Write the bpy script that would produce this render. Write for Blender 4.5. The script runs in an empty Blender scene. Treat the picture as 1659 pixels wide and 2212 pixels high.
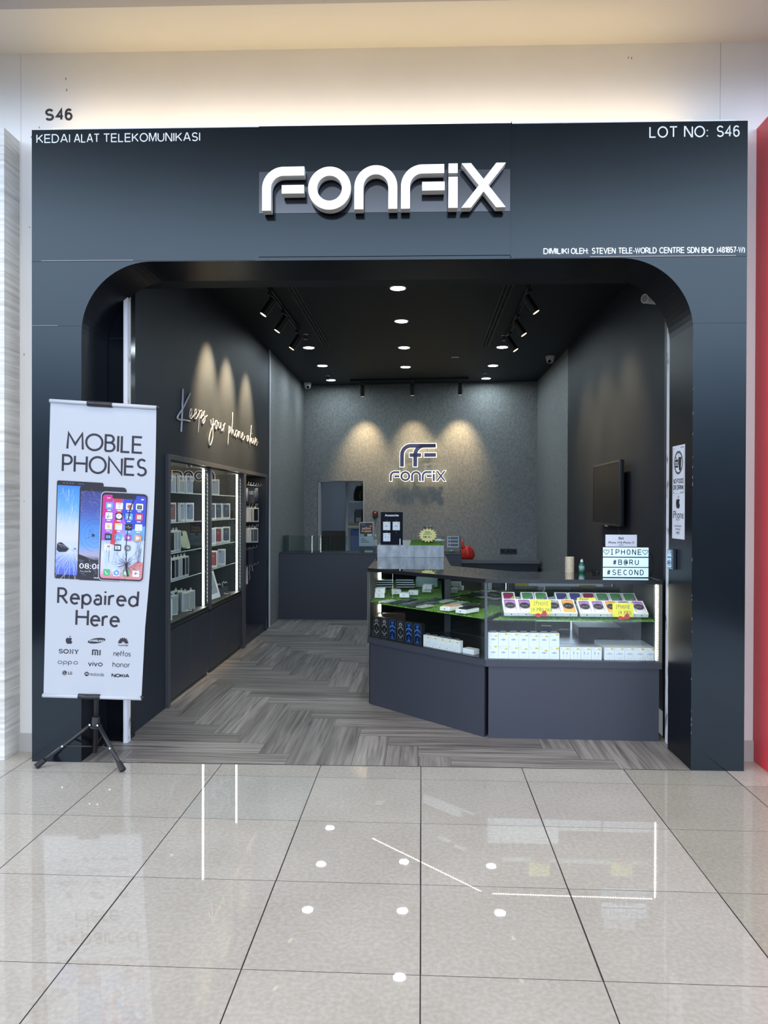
import bpy, bmesh, math, random
from mathutils import Vector, Matrix, Quaternion
R = math.radians
rnd = random.Random(7)
SC = bpy.context.scene
COL = SC.collection

# ------------------------------------------------------------------ camera
FPX = 1640.0
cam_d = bpy.data.cameras.new('camera')
cam = bpy.data.objects.new('camera', cam_d)
COL.objects.link(cam)
cam_d.sensor_fit = 'HORIZONTAL'
cam_d.sensor_width = 36.0
cam_d.lens = 36.0 * FPX / 1659.0
cam_d.clip_start = 0.05
cam_d.clip_end = 200
_yaw, _pit, _rol = math.atan(81.5 / FPX), math.atan(11.2 / FPX), 0.0028
_fw = Vector((-math.sin(_yaw) * math.cos(_pit), math.cos(_yaw) * math.cos(_pit), -math.sin(_pit)))
_r = _fw.cross(Vector((0, 0, 1))).normalized()
_u = _r.cross(_fw)
_r2 = _r * math.cos(_rol) + _u * math.sin(_rol)
_u2 = -_r * math.sin(_rol) + _u * math.cos(_rol)
_m = Matrix((_r2, _u2, -_fw)).transposed()
cam.matrix_world = Matrix.Translation((0, 0, 1.554)) @ _m.to_4x4()
SC.camera = cam

# ------------------------------------------------------------------ view
SC.view_settings.view_transform = 'Standard'
SC.view_settings.look = 'None'
SC.view_settings.exposure = 0.0
SC.view_settings.gamma = 1.0
SC.view_settings.use_curve_mapping = False
SC.cycles.max_bounces = 10
SC.cycles.transparent_max_bounces = 24
SC.cycles.sample_clamp_indirect = 6.0
SC.cycles.caustics_reflective = False
SC.cycles.caustics_refractive = False

# ------------------------------------------------------------------ world: the bright mall concourse behind the viewer
W = bpy.data.worlds.new('mall_light')
SC.world = W
W.use_nodes = True
nt = W.node_tree
nt.nodes.clear()
wo = nt.nodes.new('ShaderNodeOutputWorld')
bg = nt.nodes.new('ShaderNodeBackground')
tc = nt.nodes.new('ShaderNodeTexCoord')
sp = nt.nodes.new('ShaderNodeSeparateXYZ')
mr = nt.nodes.new('ShaderNodeMapRange')
cr = nt.nodes.new('ShaderNodeValToRGB')
nt.links.new(tc.outputs['Generated'], sp.inputs[0])
nt.links.new(sp.outputs['Z'], mr.inputs['Value'])
mr.inputs['From Min'].default_value = -1
mr.inputs['From Max'].default_value = 1
nt.links.new(mr.outputs[0], cr.inputs[0])
el = cr.color_ramp.elements
WORLD = [(-1.0, (.10, .10, .11)), (-.20, (.15, .16, .18)), (0.0, (.50, .64, .86)), (.085, (1.05, 1.4, 2.0)), (.14, (2.3, 3.0, 4.2)), (.20, (4.7, 5.8, 7.7)), (.28, (5.8, 6.9, 8.8)), (.325, (5.8, 6.9, 8.7)),
         (.365, (2.7, 3.2, 4.0)), (.405, (.85, .92, 1.05)), (.435, (.22, .21, .19)), (.56, (.34, .33, .31)), (.70, (.66, .59, .49)), (1.0, (.72, .64, .54))]
while len(el) < len(WORLD):
    el.new(0.5)
for e, (z, c) in zip(el, WORLD):
    e.position = (z + 1) / 2
    e.color = (*c, 1)
nt.links.new(cr.outputs[0], bg.inputs[0])
bg.inputs[1].default_value = 1.0
nt.links.new(bg.outputs[0], wo.inputs[0])

def area(name, loc, rot, sx, sy, power, color):
    d = bpy.data.lights.new(name, 'AREA')
    d.shape = 'RECTANGLE'; d.size = sx; d.size_y = sy; d.energy = power; d.color = color
    o = bpy.data.objects.new(name, d); COL.objects.link(o)
    o.location = loc; o.rotation_euler = rot
    return o

# unseen fill lamp added overhead to brighten the floor before the shopfront
area('added_floor_fill', (0.0, 2.3, 5.6), (0, 0, 0), 6, .9, 135, (1, .92, .82))

# ------------------------------------------------------------------ materials
MATS = {}
def mat(name, col=(.5, .5, .5), rough=.5, metal=0.0, emit=None, strength=1.0, spec=.5, coat=0.0):
    if name in MATS: return MATS[name]
    m = bpy.data.materials.new(name); m.use_nodes = True
    b = m.node_tree.nodes['Principled BSDF']
    b.inputs['Base Color'].default_value = (*col, 1)
    b.inputs['Roughness'].default_value = rough
    b.inputs['Metallic'].default_value = metal
    b.inputs['Specular IOR Level'].default_value = spec
    b.inputs['Coat Weight'].default_value = coat
    b.inputs['Coat Roughness'].default_value = .03
    if emit:
        b.inputs['Emission Color'].default_value = (*emit, 1)
        b.inputs['Emission Strength'].default_value = strength
    MATS[name] = m
    return m

def nodes(m):
    t = m.node_tree
    return t, t.nodes['Principled BSDF']

def add_noise(m, c1, c2, scale=20, detail=4, stretch=(1, 1, 1), lo=.3, hi=.7, bump=0, coords='Object', dist=0.0):
    t, b = nodes(m)
    tc = t.nodes.new('ShaderNodeTexCoord'); mp = t.nodes.new('ShaderNodeMapping')
    mp.inputs['Scale'].default_value = stretch
    n = t.nodes.new('ShaderNodeTexNoise'); n.inputs['Scale'].default_value = scale; n.inputs['Detail'].default_value = detail
    n.inputs['Distortion'].default_value = dist
    r = t.nodes.new('ShaderNodeValToRGB')
    r.color_ramp.elements[0].position = lo; r.color_ramp.elements[0].color = (*c1, 1)
    r.color_ramp.elements[1].position = hi; r.color_ramp.elements[1].color = (*c2, 1)
    t.links.new(tc.outputs[coords], mp.inputs[0]); t.links.new(mp.outputs[0], n.inputs['Vector'])
    t.links.new(n.outputs[0], r.inputs[0]); t.links.new(r.outputs[0], b.inputs['Base Color'])
    if bump:
        bp = t.nodes.new('ShaderNodeBump'); bp.inputs['Strength'].default_value = bump; bp.inputs['Distance'].default_value = .004
        t.links.new(n.outputs[0], bp.inputs['Height']); t.links.new(bp.outputs[0], b.inputs['Normal'])
    return r

def glass_mat(name, tint=(.93, .97, .95), ior=1.5, boost=1.0, rough=0.0):
    if name in MATS: return MATS[name]
    m = bpy.data.materials.new(name); m.use_nodes = True
    t = m.node_tree; t.nodes.clear()
    out = t.nodes.new('ShaderNodeOutputMaterial'); mx = t.nodes.new('ShaderNodeMixShader')
    tr = t.nodes.new('ShaderNodeBsdfTransparent'); gl = t.nodes.new('ShaderNodeBsdfGlossy')
    fr = t.nodes.new('ShaderNodeFresnel'); ge = t.nodes.new('ShaderNodeNewGeometry')
    su = t.nodes.new('ShaderNodeMath'); su.operation = 'SUBTRACT'; su.inputs[0].default_value = 1.0
    mu = t.nodes.new('ShaderNodeMath'); mu.operation = 'MULTIPLY'
    mb = t.nodes.new('ShaderNodeMath'); mb.operation = 'MULTIPLY'; mb.inputs[1].default_value = boost; mb.use_clamp = True
    tr.inputs[0].default_value = (*tint, 1); gl.inputs['Roughness'].default_value = rough
    fr.inputs['IOR'].default_value = ior
    t.links.new(ge.outputs['Backfacing'], su.inputs[1]); t.links.new(su.outputs[0], mu.inputs[0])
    t.links.new(fr.outputs[0], mb.inputs[0]); t.links.new(mb.outputs[0], mu.inputs[1])
    t.links.new(mu.outputs[0], mx.inputs[0]); t.links.new(tr.outputs[0], mx.inputs[1]); t.links.new(gl.outputs[0], mx.inputs[2])
    t.links.new(mx.outputs[0], out.inputs[0])
    MATS[name] = m
    return m

def grad_mat(name, stops, rough=.25, axis='Y', emit=0.0):
    """a printed picture: colour bands along one local UV axis (0..1), soft blends"""
    if name in MATS: return MATS[name]
    m = mat(name, (1, 1, 1), rough)
    t, b = nodes(m)
    uv = t.nodes.new('ShaderNodeUVMap'); s = t.nodes.new('ShaderNodeSeparateXYZ'); r = t.nodes.new('ShaderNodeValToRGB')
    t.links.new(uv.outputs[0], s.inputs[0]); t.links.new(s.outputs[axis], r.inputs[0])
    e = r.color_ramp.elements
    while len(e) < len(stops): e.new(.5)
    for el_, (p, c) in zip(e, stops):
        el_.position = p; el_.color = (*c, 1)
    t.links.new(r.outputs[0], b.inputs['Base Color'])
    return m

# ------------------------------------------------------------------ mesh building
class MB:
    def __init__(s):
        s.v = []; s.f = []; s.m = []; s.uv = {}
    def add(s, vs, fs, m=0, uvs=None):
        o = len(s.v); s.v += [tuple(v) for v in vs]
        for i, f in enumerate(fs):
            if uvs: s.uv[len(s.f)] = [uvs[k] for k in f]
            s.f.append([k + o for k in f]); s.m.append(m)
        return s
    def box(s, x0, y0, z0, x1, y1, z1, m=0):
        x0, x1 = min(x0, x1), max(x0, x1); y0, y1 = min(y0, y1), max(y0, y1); z0, z1 = min(z0, z1), max(z0, z1)
        vs = [(x0, y0, z0), (x1, y0, z0), (x1, y1, z0), (x0, y1, z0), (x0, y0, z1), (x1, y0, z1), (x1, y1, z1), (x0, y1, z1)]
        return s.add(vs, [(0, 3, 2, 1), (4, 5, 6, 7), (0, 1, 5, 4), (1, 2, 6, 5), (2, 3, 7, 6), (3, 0, 4, 7)], m)
    def prism(s, pts, a, b, plane='xy', m=0, mside=None):
        """polygon extruded from a to b across its plane"""
        def P(p, q):
            return {'xy': (p[0], p[1], q), 'xz': (p[0], q, p[1]), 'yz': (q, p[0], p[1])}[plane]
        n = len(pts)
        vs = [P(p, a) for p in pts] + [P(p, b) for p in pts]
        s.add(vs, [list(range(n))[::-1], list(range(n, 2 * n))], m)
        s.add(vs, [(i, (i + 1) % n, n + (i + 1) % n, n + i) for i in range(n)], m if mside is None else mside)
        return s
    def quad(s, a, b, c, d, m=0, uv=True):
        return s.add([a, b, c, d], [(0, 1, 2, 3)], m, [(0, 0), (1, 0), (1, 1), (0, 1)])
    def cyl(s, p0, p1, r0, r1=None, n=16, m=0, caps=True):
        r1 = r0 if r1 is None else r1
        p0 = Vector(p0); p1 = Vector(p1); d = (p1 - p0).normalized()
        a = d.orthogonal().normalized(); b = d.cross(a)
        vs = []
        for p, r in ((p0, r0), (p1, r1)):
            for i in range(n):
                t = 2 * math.pi * i / n
                vs.append(p + a * r * math.cos(t) + b * r * math.sin(t))
        fs = [(i, (i + 1) % n, n + (i + 1) % n, n + i) for i in range(n)]
        if caps: fs += [tuple(range(n))[::-1], tuple(range(n, 2 * n))]
        return s.add(vs, fs, m)
    def tube(s, pts, r, n=8, m=0):
        pts = [Vector(p) for p in pts]
        k = len(pts); vs = []; a = None
        for i, p in enumerate(pts):
            d = (pts[min(i + 1, k - 1)] - pts[max(i - 1, 0)]).normalized()
            if a is None: a = d.orthogonal().normalized()
            a = (a - d * a.dot(d))
            a = a.normalized() if a.length > 1e-6 else d.orthogonal().normalized()
            b = d.cross(a)
            rr = r[i] if isinstance(r, (list, tuple)) else r
            for j in range(n):
                t = 2 * math.pi * j / n
                vs.append(p + a * rr * math.cos(t) + b * rr * math.sin(t))
        fs = [(i * n + j, i * n + (j + 1) % n, (i + 1) * n + (j + 1) % n, (i + 1) * n + j) for i in range(k - 1) for j in range(n)]
        fs += [tuple(range(n))[::-1], tuple(range((k - 1) * n, k * n))]
        return s.add(vs, fs, m)
    def lathe(s, prof, c=(0, 0, 0), n=24, m=0):
        vs = []; k = len(prof)
        for r, z in prof:
            for j in range(n):
                t = 2 * math.pi * j / n
                vs.append((c[0] + r * math.cos(t), c[1] + r * math.sin(t), c[2] + z))
        fs = [(i * n + j, i * n + (j + 1) % n, (i + 1) * n + (j + 1) % n, (i + 1) * n + j) for i in range(k - 1) for j in range(n)]
        fs += [tuple(range(n))[::-1], tuple(range((k - 1) * n, k * n))]
        return s.add(vs, fs, m)
    def flat(s, vs2, fs, fn, m=0):
        """2-D shape carried onto a surface by fn(x, y) -> 3-D"""
        return s.add([fn(*v) for v in vs2], fs, m)
    def build(s, name, mats, parent=None, loc=(0, 0, 0), rot=(0, 0, 0), smooth=False, bevel=0, auto=False, fix=True):
        me = bpy.data.meshes.new(name)
        me.from_pydata(s.v, [], s.f)
        for mm in (mats if isinstance(mats, (list, tuple)) else [mats]): me.materials.append(mm)
        me.polygons.foreach_set('material_index', s.m)
        if s.uv:
            l = me.uv_layers.new(name='UVMap')
            for pi, us in s.uv.items():
                p = me.polygons[pi]
                for q, li in enumerate(p.loop_indices): l.data[li].uv = us[q]
        if fix:
            bm = bmesh.new(); bm.from_mesh(me)
            bmesh.ops.recalc_face_normals(bm, faces=bm.faces)
            bm.to_mesh(me); bm.free()
        if smooth:
            me.polygons.foreach_set('use_smooth', [True] * len(me.polygons))
            if auto: me.set_sharp_from_angle(angle=R(40))
        me.update()
        o = bpy.data.objects.new(name, me); COL.objects.link(o)
        o.location = loc; o.rotation_euler = rot
        if parent: o.parent = parent
        if bevel:
            b = o.modifiers.new('bevel', 'BEVEL'); b.width = bevel; b.segments = 2; b.limit_method = 'ANGLE'; b.angle_limit = R(50)
        return o

def tag(o, label, cat, group=None, kind=None):
    o['label'] = label; o['category'] = cat
    if group: o['group'] = group
    if kind: o['kind'] = kind
    return o
def thing(name, label, cat, loc=(0, 0, 0), rot=(0, 0, 0), group=None):
    o = bpy.data.objects.new(name, None); COL.objects.link(o)
    o.empty_display_size = .05
    o.location = loc; o.rotation_euler = rot
    return tag(o, label, cat, group)
def struct(o):
    o['kind'] = 'structure'
    return o
def copy_tree(o, parent=None):
    c = o.copy(); COL.objects.link(c)
    if parent: c.parent = parent
    for ch in list(o.children): copy_tree(ch, c)
    return c
def dup(o, loc, rot=None, label=None, group=None):
    c = copy_tree(o)
    c.location = loc
    if rot is not None: c.rotation_euler = rot
    if label: c['label'] = label
    if group: c['group'] = group
    return c
ORD = ['first', 'second', 'third', 'fourth', 'fifth', 'sixth', 'seventh', 'eighth', 'ninth', 'tenth', 'eleventh', 'twelfth']

# ------------------------------------------------------------------ lettering
def arc(cx, cy, rx, ry, a0, a1, n=14):
    return [(cx + rx * math.cos(R(a0 + (a1 - a0) * i / n)), cy + ry * math.sin(R(a0 + (a1 - a0) * i / n))) for i in range(n + 1)]
def rrect(x0, y0, x1, y1, r, n=5):
    return arc(x1 - r, y1 - r, r, r, 0, 90, n) + arc(x0 + r, y1 - r, r, r, 90, 180, n) + arc(x0 + r, y0 + r, r, r, 180, 270, n) + arc(x1 - r, y0 + r, r, r, 270, 360, n)
def ribbon2(path, w, closed=False):
    """(left points, right points) of a stroke of width w along a 2-D path with mitred joints"""
    P = [Vector(p) for p in path]
    if closed and (P[0] - P[-1]).length < 1e-6: P.pop()
    n = len(P); L = []; Rr = []
    for i in range(n):
        if closed: a, b = P[i - 1], P[(i + 1) % n]
        else: a, b = P[max(i - 1, 0)], P[min(i + 1, n - 1)]
        d0 = (P[i] - a); d1 = (b - P[i])
        if d0.length < 1e-9: d0 = d1
        if d1.length < 1e-9: d1 = d0
        d0 = d0.normalized(); d1 = d1.normalized()
        n0 = Vector((-d0.y, d0.x)); n1 = Vector((-d1.y, d1.x))
        mv = n0 + n1
        mv = mv.normalized() if mv.length > 1e-6 else n0
        k = 1 / max(.45, mv.dot(n0))
        L.append(P[i] + mv * w / 2 * k); Rr.append(P[i] - mv * w / 2 * k)
    return L, Rr
def stroke_flat(mb, path, w, fn, m=0, closed=False):
    L, Q = ribbon2(path, w, closed); n = len(L)
    fs = [(i, (i + 1) % n, n + (i + 1) % n, n + i) for i in range(n if closed else n - 1)]
    mb.flat([tuple(p) for p in L + Q], fs, fn, m)
def stroke_solid(mb, path, w, fn, depth, m=0, mside=1, closed=False):
    """fn(x, y, d): 2-D plus depth d -> 3-D; front at d=0, back at d=depth"""
    L, Q = ribbon2(path, w, closed); n = len(L)
    pts = [tuple(p) for p in L + Q]
    vs = [fn(x, y, 0) for x, y in pts] + [fn(x, y, depth) for x, y in pts]
    N = 2 * n; seg = range(n if closed else n - 1)
    mb.add(vs, [(i, (i + 1) % n, n + (i + 1) % n, n + i) for i in seg], m)
    fs = [(N + i, N + (i + 1) % n, N + n + (i + 1) % n, N + n + i) for i in seg]
    fs += [(i, (i + 1) % n, N + (i + 1) % n, N + i) for i in seg] + [(n + i, n + (i + 1) % n, N + n + (i + 1) % n, N + n + i) for i in seg]
    if not closed: fs += [(0, n, N + n, N), (n - 1, N - 1, 2 * N - 1, N + n - 1)]
    mb.add(vs, fs, mside)
_TX = {}
def text2(s, bold=0.0):
    """2-D mesh of a line of type, scaled so that its box starts at 0,0 and is 1 high; returns verts, faces, width"""
    key = (s, bold)
    if key in _TX: return _TX[key]
    c = bpy.data.curves.new('type', 'FONT'); c.body = s; c.size = 1; c.offset = bold; c.resolution_u = 3
    o = bpy.data.objects.new('type', c); COL.objects.link(o)
    dg = bpy.context.evaluated_depsgraph_get(); dg.update()
    me = bpy.data.meshes.new_from_object(o.evaluated_get(dg))
    vs = [(v.co.x, v.co.y) for v in me.vertices]; fs = [tuple(p.vertices) for p in me.polygons]
    bpy.data.objects.remove(o); bpy.data.curves.remove(c); bpy.data.meshes.remove(me)
    x0 = min(v[0] for v in vs); x1 = max(v[0] for v in vs); y0 = min(v[1] for v in vs); y1 = max(v[1] for v in vs)
    h = y1 - y0
    _TX[key] = ([((x - x0) / h, (y - y0) / h) for x, y in vs], fs, (x1 - x0) / h)
    return _TX[key]
def put_text(mb, s, x0, y0, x1, y1, fn, m=0, bold=0.0):
    """type filling the 2-D box x0..x1, y0..y1"""
    vs, fs, w = text2(s, bold)
    mb.flat([(x0 + x / w * (x1 - x0), y0 + y * (y1 - y0)) for x, y in vs], fs, fn, m)
def put_poly(mb, pts, fn, m=0):
    mb.flat(pts, [tuple(range(len(pts)))], fn, m)
def text_c(mb, s, cx, y0, h, fn, m=0, bold=0.0, maxw=None, squeeze=1.0):
    vs, fs, w = text2(s, bold)
    w = w * h * squeeze
    if maxw: w = min(w, maxw)
    put_text(mb, s, cx - w / 2, y0, cx + w / 2, y0 + h, fn, m, bold)

# plain grotesque capitals and figures, as strokes
SG = {
 'A': (.74, [[(0, 0), (.33, 1), (.41, 1), (.74, 0)], [(.13, .32), (.61, .32)]]), 'B': (.62, [[(0, 0), (0, 1), (.34, 1)] + arc(.36, .77, .22, .23, 90, -90, 10) + [(0, .54)], [(.3, .54), (.36, .54)] + arc(.38, .27, .24, .27, 90, -90, 12) + [(0, 0)]]),
 'C': (.72, [arc(.40, .5, .38, .5, 42, 318, 26)]), 'D': (.72, [[(0, 0), (0, 1), (.3, 1)] + arc(.3, .5, .40, .5, 90, -90, 18) + [(0, 0)]]),
 'E': (.60, [[(.60, 1), (0, 1), (0, 0), (.62, 0)], [(0, .52), (.56, .52)]]), 'H': (.68, [[(0, 0), (0, 1)], [(.68, 0), (.68, 1)], [(0, .54), (.68, .54)]]),
 'I': (.02, [[(.01, 0), (.01, 1)]]), 'K': (.66, [[(0, 0), (0, 1)], [(.62, 1), (0, .36)], [(.22, .58), (.66, 0)]]), 'L': (.52, [[(0, 1), (0, 0), (.52, 0)]]),
 'M': (.76, [[(0, 0), (0, 1), (.08, 1), (.38, .06), (.68, 1), (.76, 1), (.76, 0)]]), 'N': (.68, [[(0, 0), (0, 1), (.06, 1), (.62, 0), (.68, 0), (.68, 1)]]),
 'O': (.84, [arc(.42, .5, .42, .5, 90, 450, 32)]), 'P': (.60, [[(0, 0), (0, 1), (.34, 1)] + arc(.34, .73, .26, .27, 90, -90, 10) + [(0, .46)]]),
 'R': (.68, [[(0, 0), (0, 1), (.36, 1)] + arc(.36, .73, .25, .27, 90, -90, 10) + [(0, .46)], [(.34, .46), (.68, 0)]]), 'S': (.60, [arc(.30, .745, .27, .255, 25, 262, 14) + arc(.30, .25, .29, .25, 82, -155, 14)]),
 'T': (.66, [[(.33, 0), (.33, 1)], [(0, 1), (.66, 1)]]), 'U': (.66, [[(0, 1), (0, .36)] + arc(.33, .35, .33, .35, 180, 360, 16) + [(.66, 1)]]), 'V': (.72, [[(0, 1), (.36, 0), (.72, 1)]]),
 'W': (1.0, [[(0, 1), (.25, 0), (.5, .96), (.75, 0), (1.0, 1)]]), 'F': (.54, [[(.54, 1), (0, 1), (0, 0)], [(0, .52), (.48, .52)]]),
 '1': (.24, [[(0, .76), (.24, 1), (.24, 0)]]), '4': (.58, [[(.42, 0), (.42, 1), (0, .32), (.58, .32)]]), '5': (.52, [[(.48, 1), (.10, 1), (.04, .50)] + arc(.25, .30, .26, .30, 128, -150, 14)]),
 '6': (.54, [arc(.27, .31, .26, .31, 180, 540, 22), [(.01, .31), (.01, .55)] + arc(.28, .66, .26, .34, 180, 40, 12)]), '7': (.52, [[(0, 1), (.52, 1), (.18, 0)]]),
 '8': (.54, [arc(.27, .76, .23, .24, 90, 450, 20), arc(.27, .27, .27, .27, 90, 450, 20)]), '0': (.54, [arc(.27, .5, .27, .5, 90, 450, 26)]),
 ':': (.04, [[(.02, 0), (.02, .10)], [(.02, .55), (.02, .65)]]), '-': (.28, [[(0, .36), (.28, .36)]]), '(': (.16, [arc(.38, .42, .38, .62, 128, 232, 10)]), ')': (.16, [arc(-.22, .42, .38, .62, 52, -52, 10)]),
 '#': (.62, [[(.14, 0), (.26, 1)], [(.38, 0), (.50, 1)], [(.0, .33), (.58, .33)], [(.06, .67), (.64, .67)]]), '.': (.04, [[(.02, 0), (.02, .1)]]), '&': (.6, [[(.6, 0), (.12, .72)] + arc(.27, .80, .16, .2, 200, -40, 10) + [(.1, .42)] + arc(.25, .24, .24, .24, 150, 380, 12)]),
 'G': (.76, [arc(.40, .5, .38, .5, 42, 340, 26) + [(.76, .46), (.46, .46)]]),
 '@': (.86, [arc(.43, .46, .43, .54, -40, 300, 28), arc(.43, .46, .17, .22, 0, 360, 20), [(.62, .68), (.60, .34), (.70, .24), (.84, .42)]]),
 ' ': (.16, []),
}
def put_sans(mb, s, x0, y0, x1, y1, wt, fn, m=0, gap=.19):
    h = y1 - y0; tot = sum(SG[c][0] for c in s) + gap * (len(s) - 1); k = (x1 - x0) / tot; x = x0; wt *= abs(h)
    for c in s:
        for st in SG[c][1]:
            closed = len(st) > 18 and abs(st[0][0] - st[-1][0]) < 1e-4 and abs(st[0][1] - st[-1][1]) < 1e-4
            stroke_flat(mb, [(x + px * k, y0 + wt / 2 + py * (h - wt)) for px, py in st], wt, fn, m, closed)
        x += (SG[c][0] + gap) * k
def sans_c(mb, s, cx, y0, h, fn, m=0, wt=.14, maxw=None, gap=.19, squeeze=1.0):
    w = (sum(SG[c][0] for c in s) + gap * (len(s) - 1)) * h * squeeze
    if maxw: w = min(w, maxw)
    put_sans(mb, s, cx - w / 2, y0, cx + w / 2, y0 + h, wt, fn, m, gap)

# stroked geometric sans for the banner (cap height 1)
GL = {
 'M': (.98, [[(0, 0), (.06, 1), (.49, .3), (.92, 1), (.98, 0)]]),
 'O': (1.02, [arc(.51, .5, .51, .5, 90, 450, 36)]),
 'B': (.56, [[(0, 0), (0, 1)] + arc(.27, .77, .23, .23, 90, -90, 10) + [(0, .54)], [(.25, .54)] + arc(.29, .27, .27, .27, 90, -90, 12) + [(0, 0)]]),
 'I': (.04, [[(.02, 0), (.02, 1)]]),
 'L': (.48, [[(0, 1), (0, 0), (.48, 0)]]),
 'E': (.55, [[(.55, 1), (0, 1), (0, 0), (.57, 0)], [(0, .52), (.5, .52)]]),
 'P': (.56, [[(0, 0), (0, 1)] + arc(.28, .73, .28, .27, 90, -90, 12) + [(0, .46)]]),
 'H': (.76, [[(0, 0), (0, 1)], [(.76, 0), (.76, 1)], [(0, .54), (.76, .54)]]),
 'N': (.8, [[(0, 0), (0, 1), (.8, 0), (.8, 1)]]),
 'S': (.52, [arc(.27, .745, .23, .255, 35, 270, 16) + arc(.26, .245, .26, .245, 90, -150, 16)]),
 'R': (.62, [[(0, 0), (0, 1)] + arc(.27, .74, .26, .26, 90, -90, 12) + [(0, .48)], [(.24, .48), (.62, 0)]]),
 'e': (.56, [[(.02, .35), (.55, .35)] + arc(.28, .32, .27, .32, 8, 315, 20)]),
 'p': (.58, [[(0, -.33), (0, .64)], arc(.28, .32, .28, .32, 180, -180, 26)]),
 'a': (.46, [[(.44, 0), (.44, .4)] + arc(.24, .42, .2, .22, 0, 150, 10), arc(.22, .18, .22, .18, 60, 330, 14)]),
 'i': (.05, [[(.03, 0), (.03, .64)], [(.03, .82), (.03, .93)]]),
 'r': (.3, [[(0, 0), (0, .64)], [(0, .42)] + arc(.22, .42, .2, .22, 160, 60, 6)]),
 'd': (.58, [[(.56, 0), (.56, 1.02)], arc(.28, .32, .28, .32, 0, 360, 26)]),
 'n': (.5, [[(0, 0), (0, .64)], [(0, .38)] + arc(.25, .39, .25, .25, 180, 0, 12) + [(.5, 0)]]),
 'h': (.5, [[(0, 0), (0, .95)], [(0, .38)] + arc(.25, .39, .25, .25, 180, 0, 12) + [(.5, 0)]]),
 'o': (.6, [arc(.3, .32, .3, .32, 0, 360, 26)]),
 'f': (.34, [[(.1, 0), (.1, .75)] + arc(.27, .75, .17, .2, 180, 80, 6), [(0, .6), (.32, .6)]]),
 's': (.4, [arc(.2, .48, .17, .16, 30, 270, 10) + arc(.2, .16, .19, .16, 90, -150, 10)]),
 'v': (.5, [[(0, .64), (.25, 0), (.5, .64)]]),
 'm': (.8, [[(0, 0), (0, .64)], [(0, .38)] + arc(.2, .42, .2, .22, 180, 0, 10) + [(.4, 0)], [(.4, .38)] + arc(.6, .42, .2, .22, 180, 0, 10) + [(.8, 0)]]),
 't': (.28, [[(.1, .9), (.1, .1)] + arc(.2, .12, .1, .12, 180, 270, 5) + [(.28, 0)], [(0, .6), (.28, .6)]]),
 'l': (.04, [[(.02, 0), (.02, 1)]]),
}
def glyph_width(s, gap=.2): return sum(GL[c][0] for c in s) + gap * (len(s) - 1)
def put_glyphs(mb, s, x0, y0, x1, y1, wt, fn, m=0, gap=.2):
    """stroked capitals filling the box x0..x1, baseline y0, cap top y1; wt = stroke in cap heights"""
    h = y1 - y0; k = (x1 - x0) / glyph_width(s, gap); x = x0
    for c in s:
        for st in GL[c][1]:
            stroke_flat(mb, [(x + px * k, y0 + py * h) for px, py in st], wt * abs(h), fn, m,
                        closed=len(st) > 20 and abs(st[0][0] - st[-1][0]) < 1e-4)
        x += (GL[c][0] + gap) * k
def apple_mark(cx, cy, h):
    """a round fruit silhouette with a bite and a leaf, as two polygons"""
    k = h
    body = [(0, .30), (.12, .345), (.24, .33), (.34, .25), (.27, .17), (.245, .07), (.28, -.05), (.385, -.12), (.33, -.25), (.24, -.37), (.16, -.40), (.06, -.365),
            (0, -.36), (-.07, -.365), (-.16, -.40), (-.26, -.34), (-.36, -.18), (-.405, 0), (-.39, .16), (-.31, .28), (-.20, .335), (-.10, .325)]
    leaf = [(0, .37), (.02, .48), (.1, .575), (.17, .6), (.165, .5), (.1, .41)]
    return [[(cx + x * k, cy + y * k) for x, y in p] for p in (body, leaf)]
# ================================================================== SURFACES
NAVY = mat('navy_panel', (.008, .010, .014), .13, spec=.275)
add_noise(NAVY, (.0035, .0045, .0065), (.005, .0065, .009), 3, 4)
NAVY.node_tree.nodes['Principled BSDF'].inputs['Specular Tint'].default_value = (.80, .95, 1.0, 1)
NAVYW = mat('navy_wall_paint', (.022, .027, .036), .55, spec=.2)
add_noise(NAVYW, (.0205, .0255, .034), (.0235, .029, .0385), 4, 5)
NAVYD = mat('navy_laminate', (.021, .026, .037), .40, spec=.5)
NAVYC = mat('slate_laminate', (.068, .073, .090), .45, spec=.4)
add_noise(NAVYC, (.043, .046, .060), (.051, .055, .071), 900, 2, lo=.42, hi=.58)
BLACK = mat('black_satin', (.008, .009, .011), .35)
SEAM = mat('panel_joint', (.012, .014, .018), .6)
SCUFF = mat('chipped_edge', (.30, .30, .30), .7)
CEIL = mat('black_ceiling_paint', (.013, .018, .022), .6, spec=.2)
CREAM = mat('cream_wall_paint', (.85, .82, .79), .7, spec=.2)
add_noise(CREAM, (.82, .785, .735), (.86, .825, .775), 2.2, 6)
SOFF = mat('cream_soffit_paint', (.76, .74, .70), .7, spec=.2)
GREYSOFF = mat('grey_mall_ceiling', (.46, .46, .48), .7)
SKIRT = mat('skirting_tile', (.50, .48, .44), .3)
CONC = mat('concrete_wallpaper', (.2, .2, .2), .62, spec=.3)
_r = add_noise(CONC, (.176, .188, .192), (.255, .266, .266), 42, 8, stretch=(1, 1, .6), lo=.34, hi=.66, bump=.08)
WHITEP = mat('white_frame_paint', (.72, .72, .74), .5)
_rr = add_noise(WHITEP, (.22, .21, .19), (.74, .74, .76), 9, 8, stretch=(2, 2, 1), lo=.33, hi=.43)
LILAC = mat('white_trim', (.70, .68, .76), .45)
REDP = mat('red_panel', (.68, .040, .055), .40, spec=.5)
WOODP = mat('pale_wood_laminate', (.5, .47, .42), .45)
add_noise(WOODP, (.50, .465, .41), (.74, .72, .66), 3.2, 7, stretch=(.7, .7, 14), lo=.3, hi=.62, dist=.5)

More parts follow.
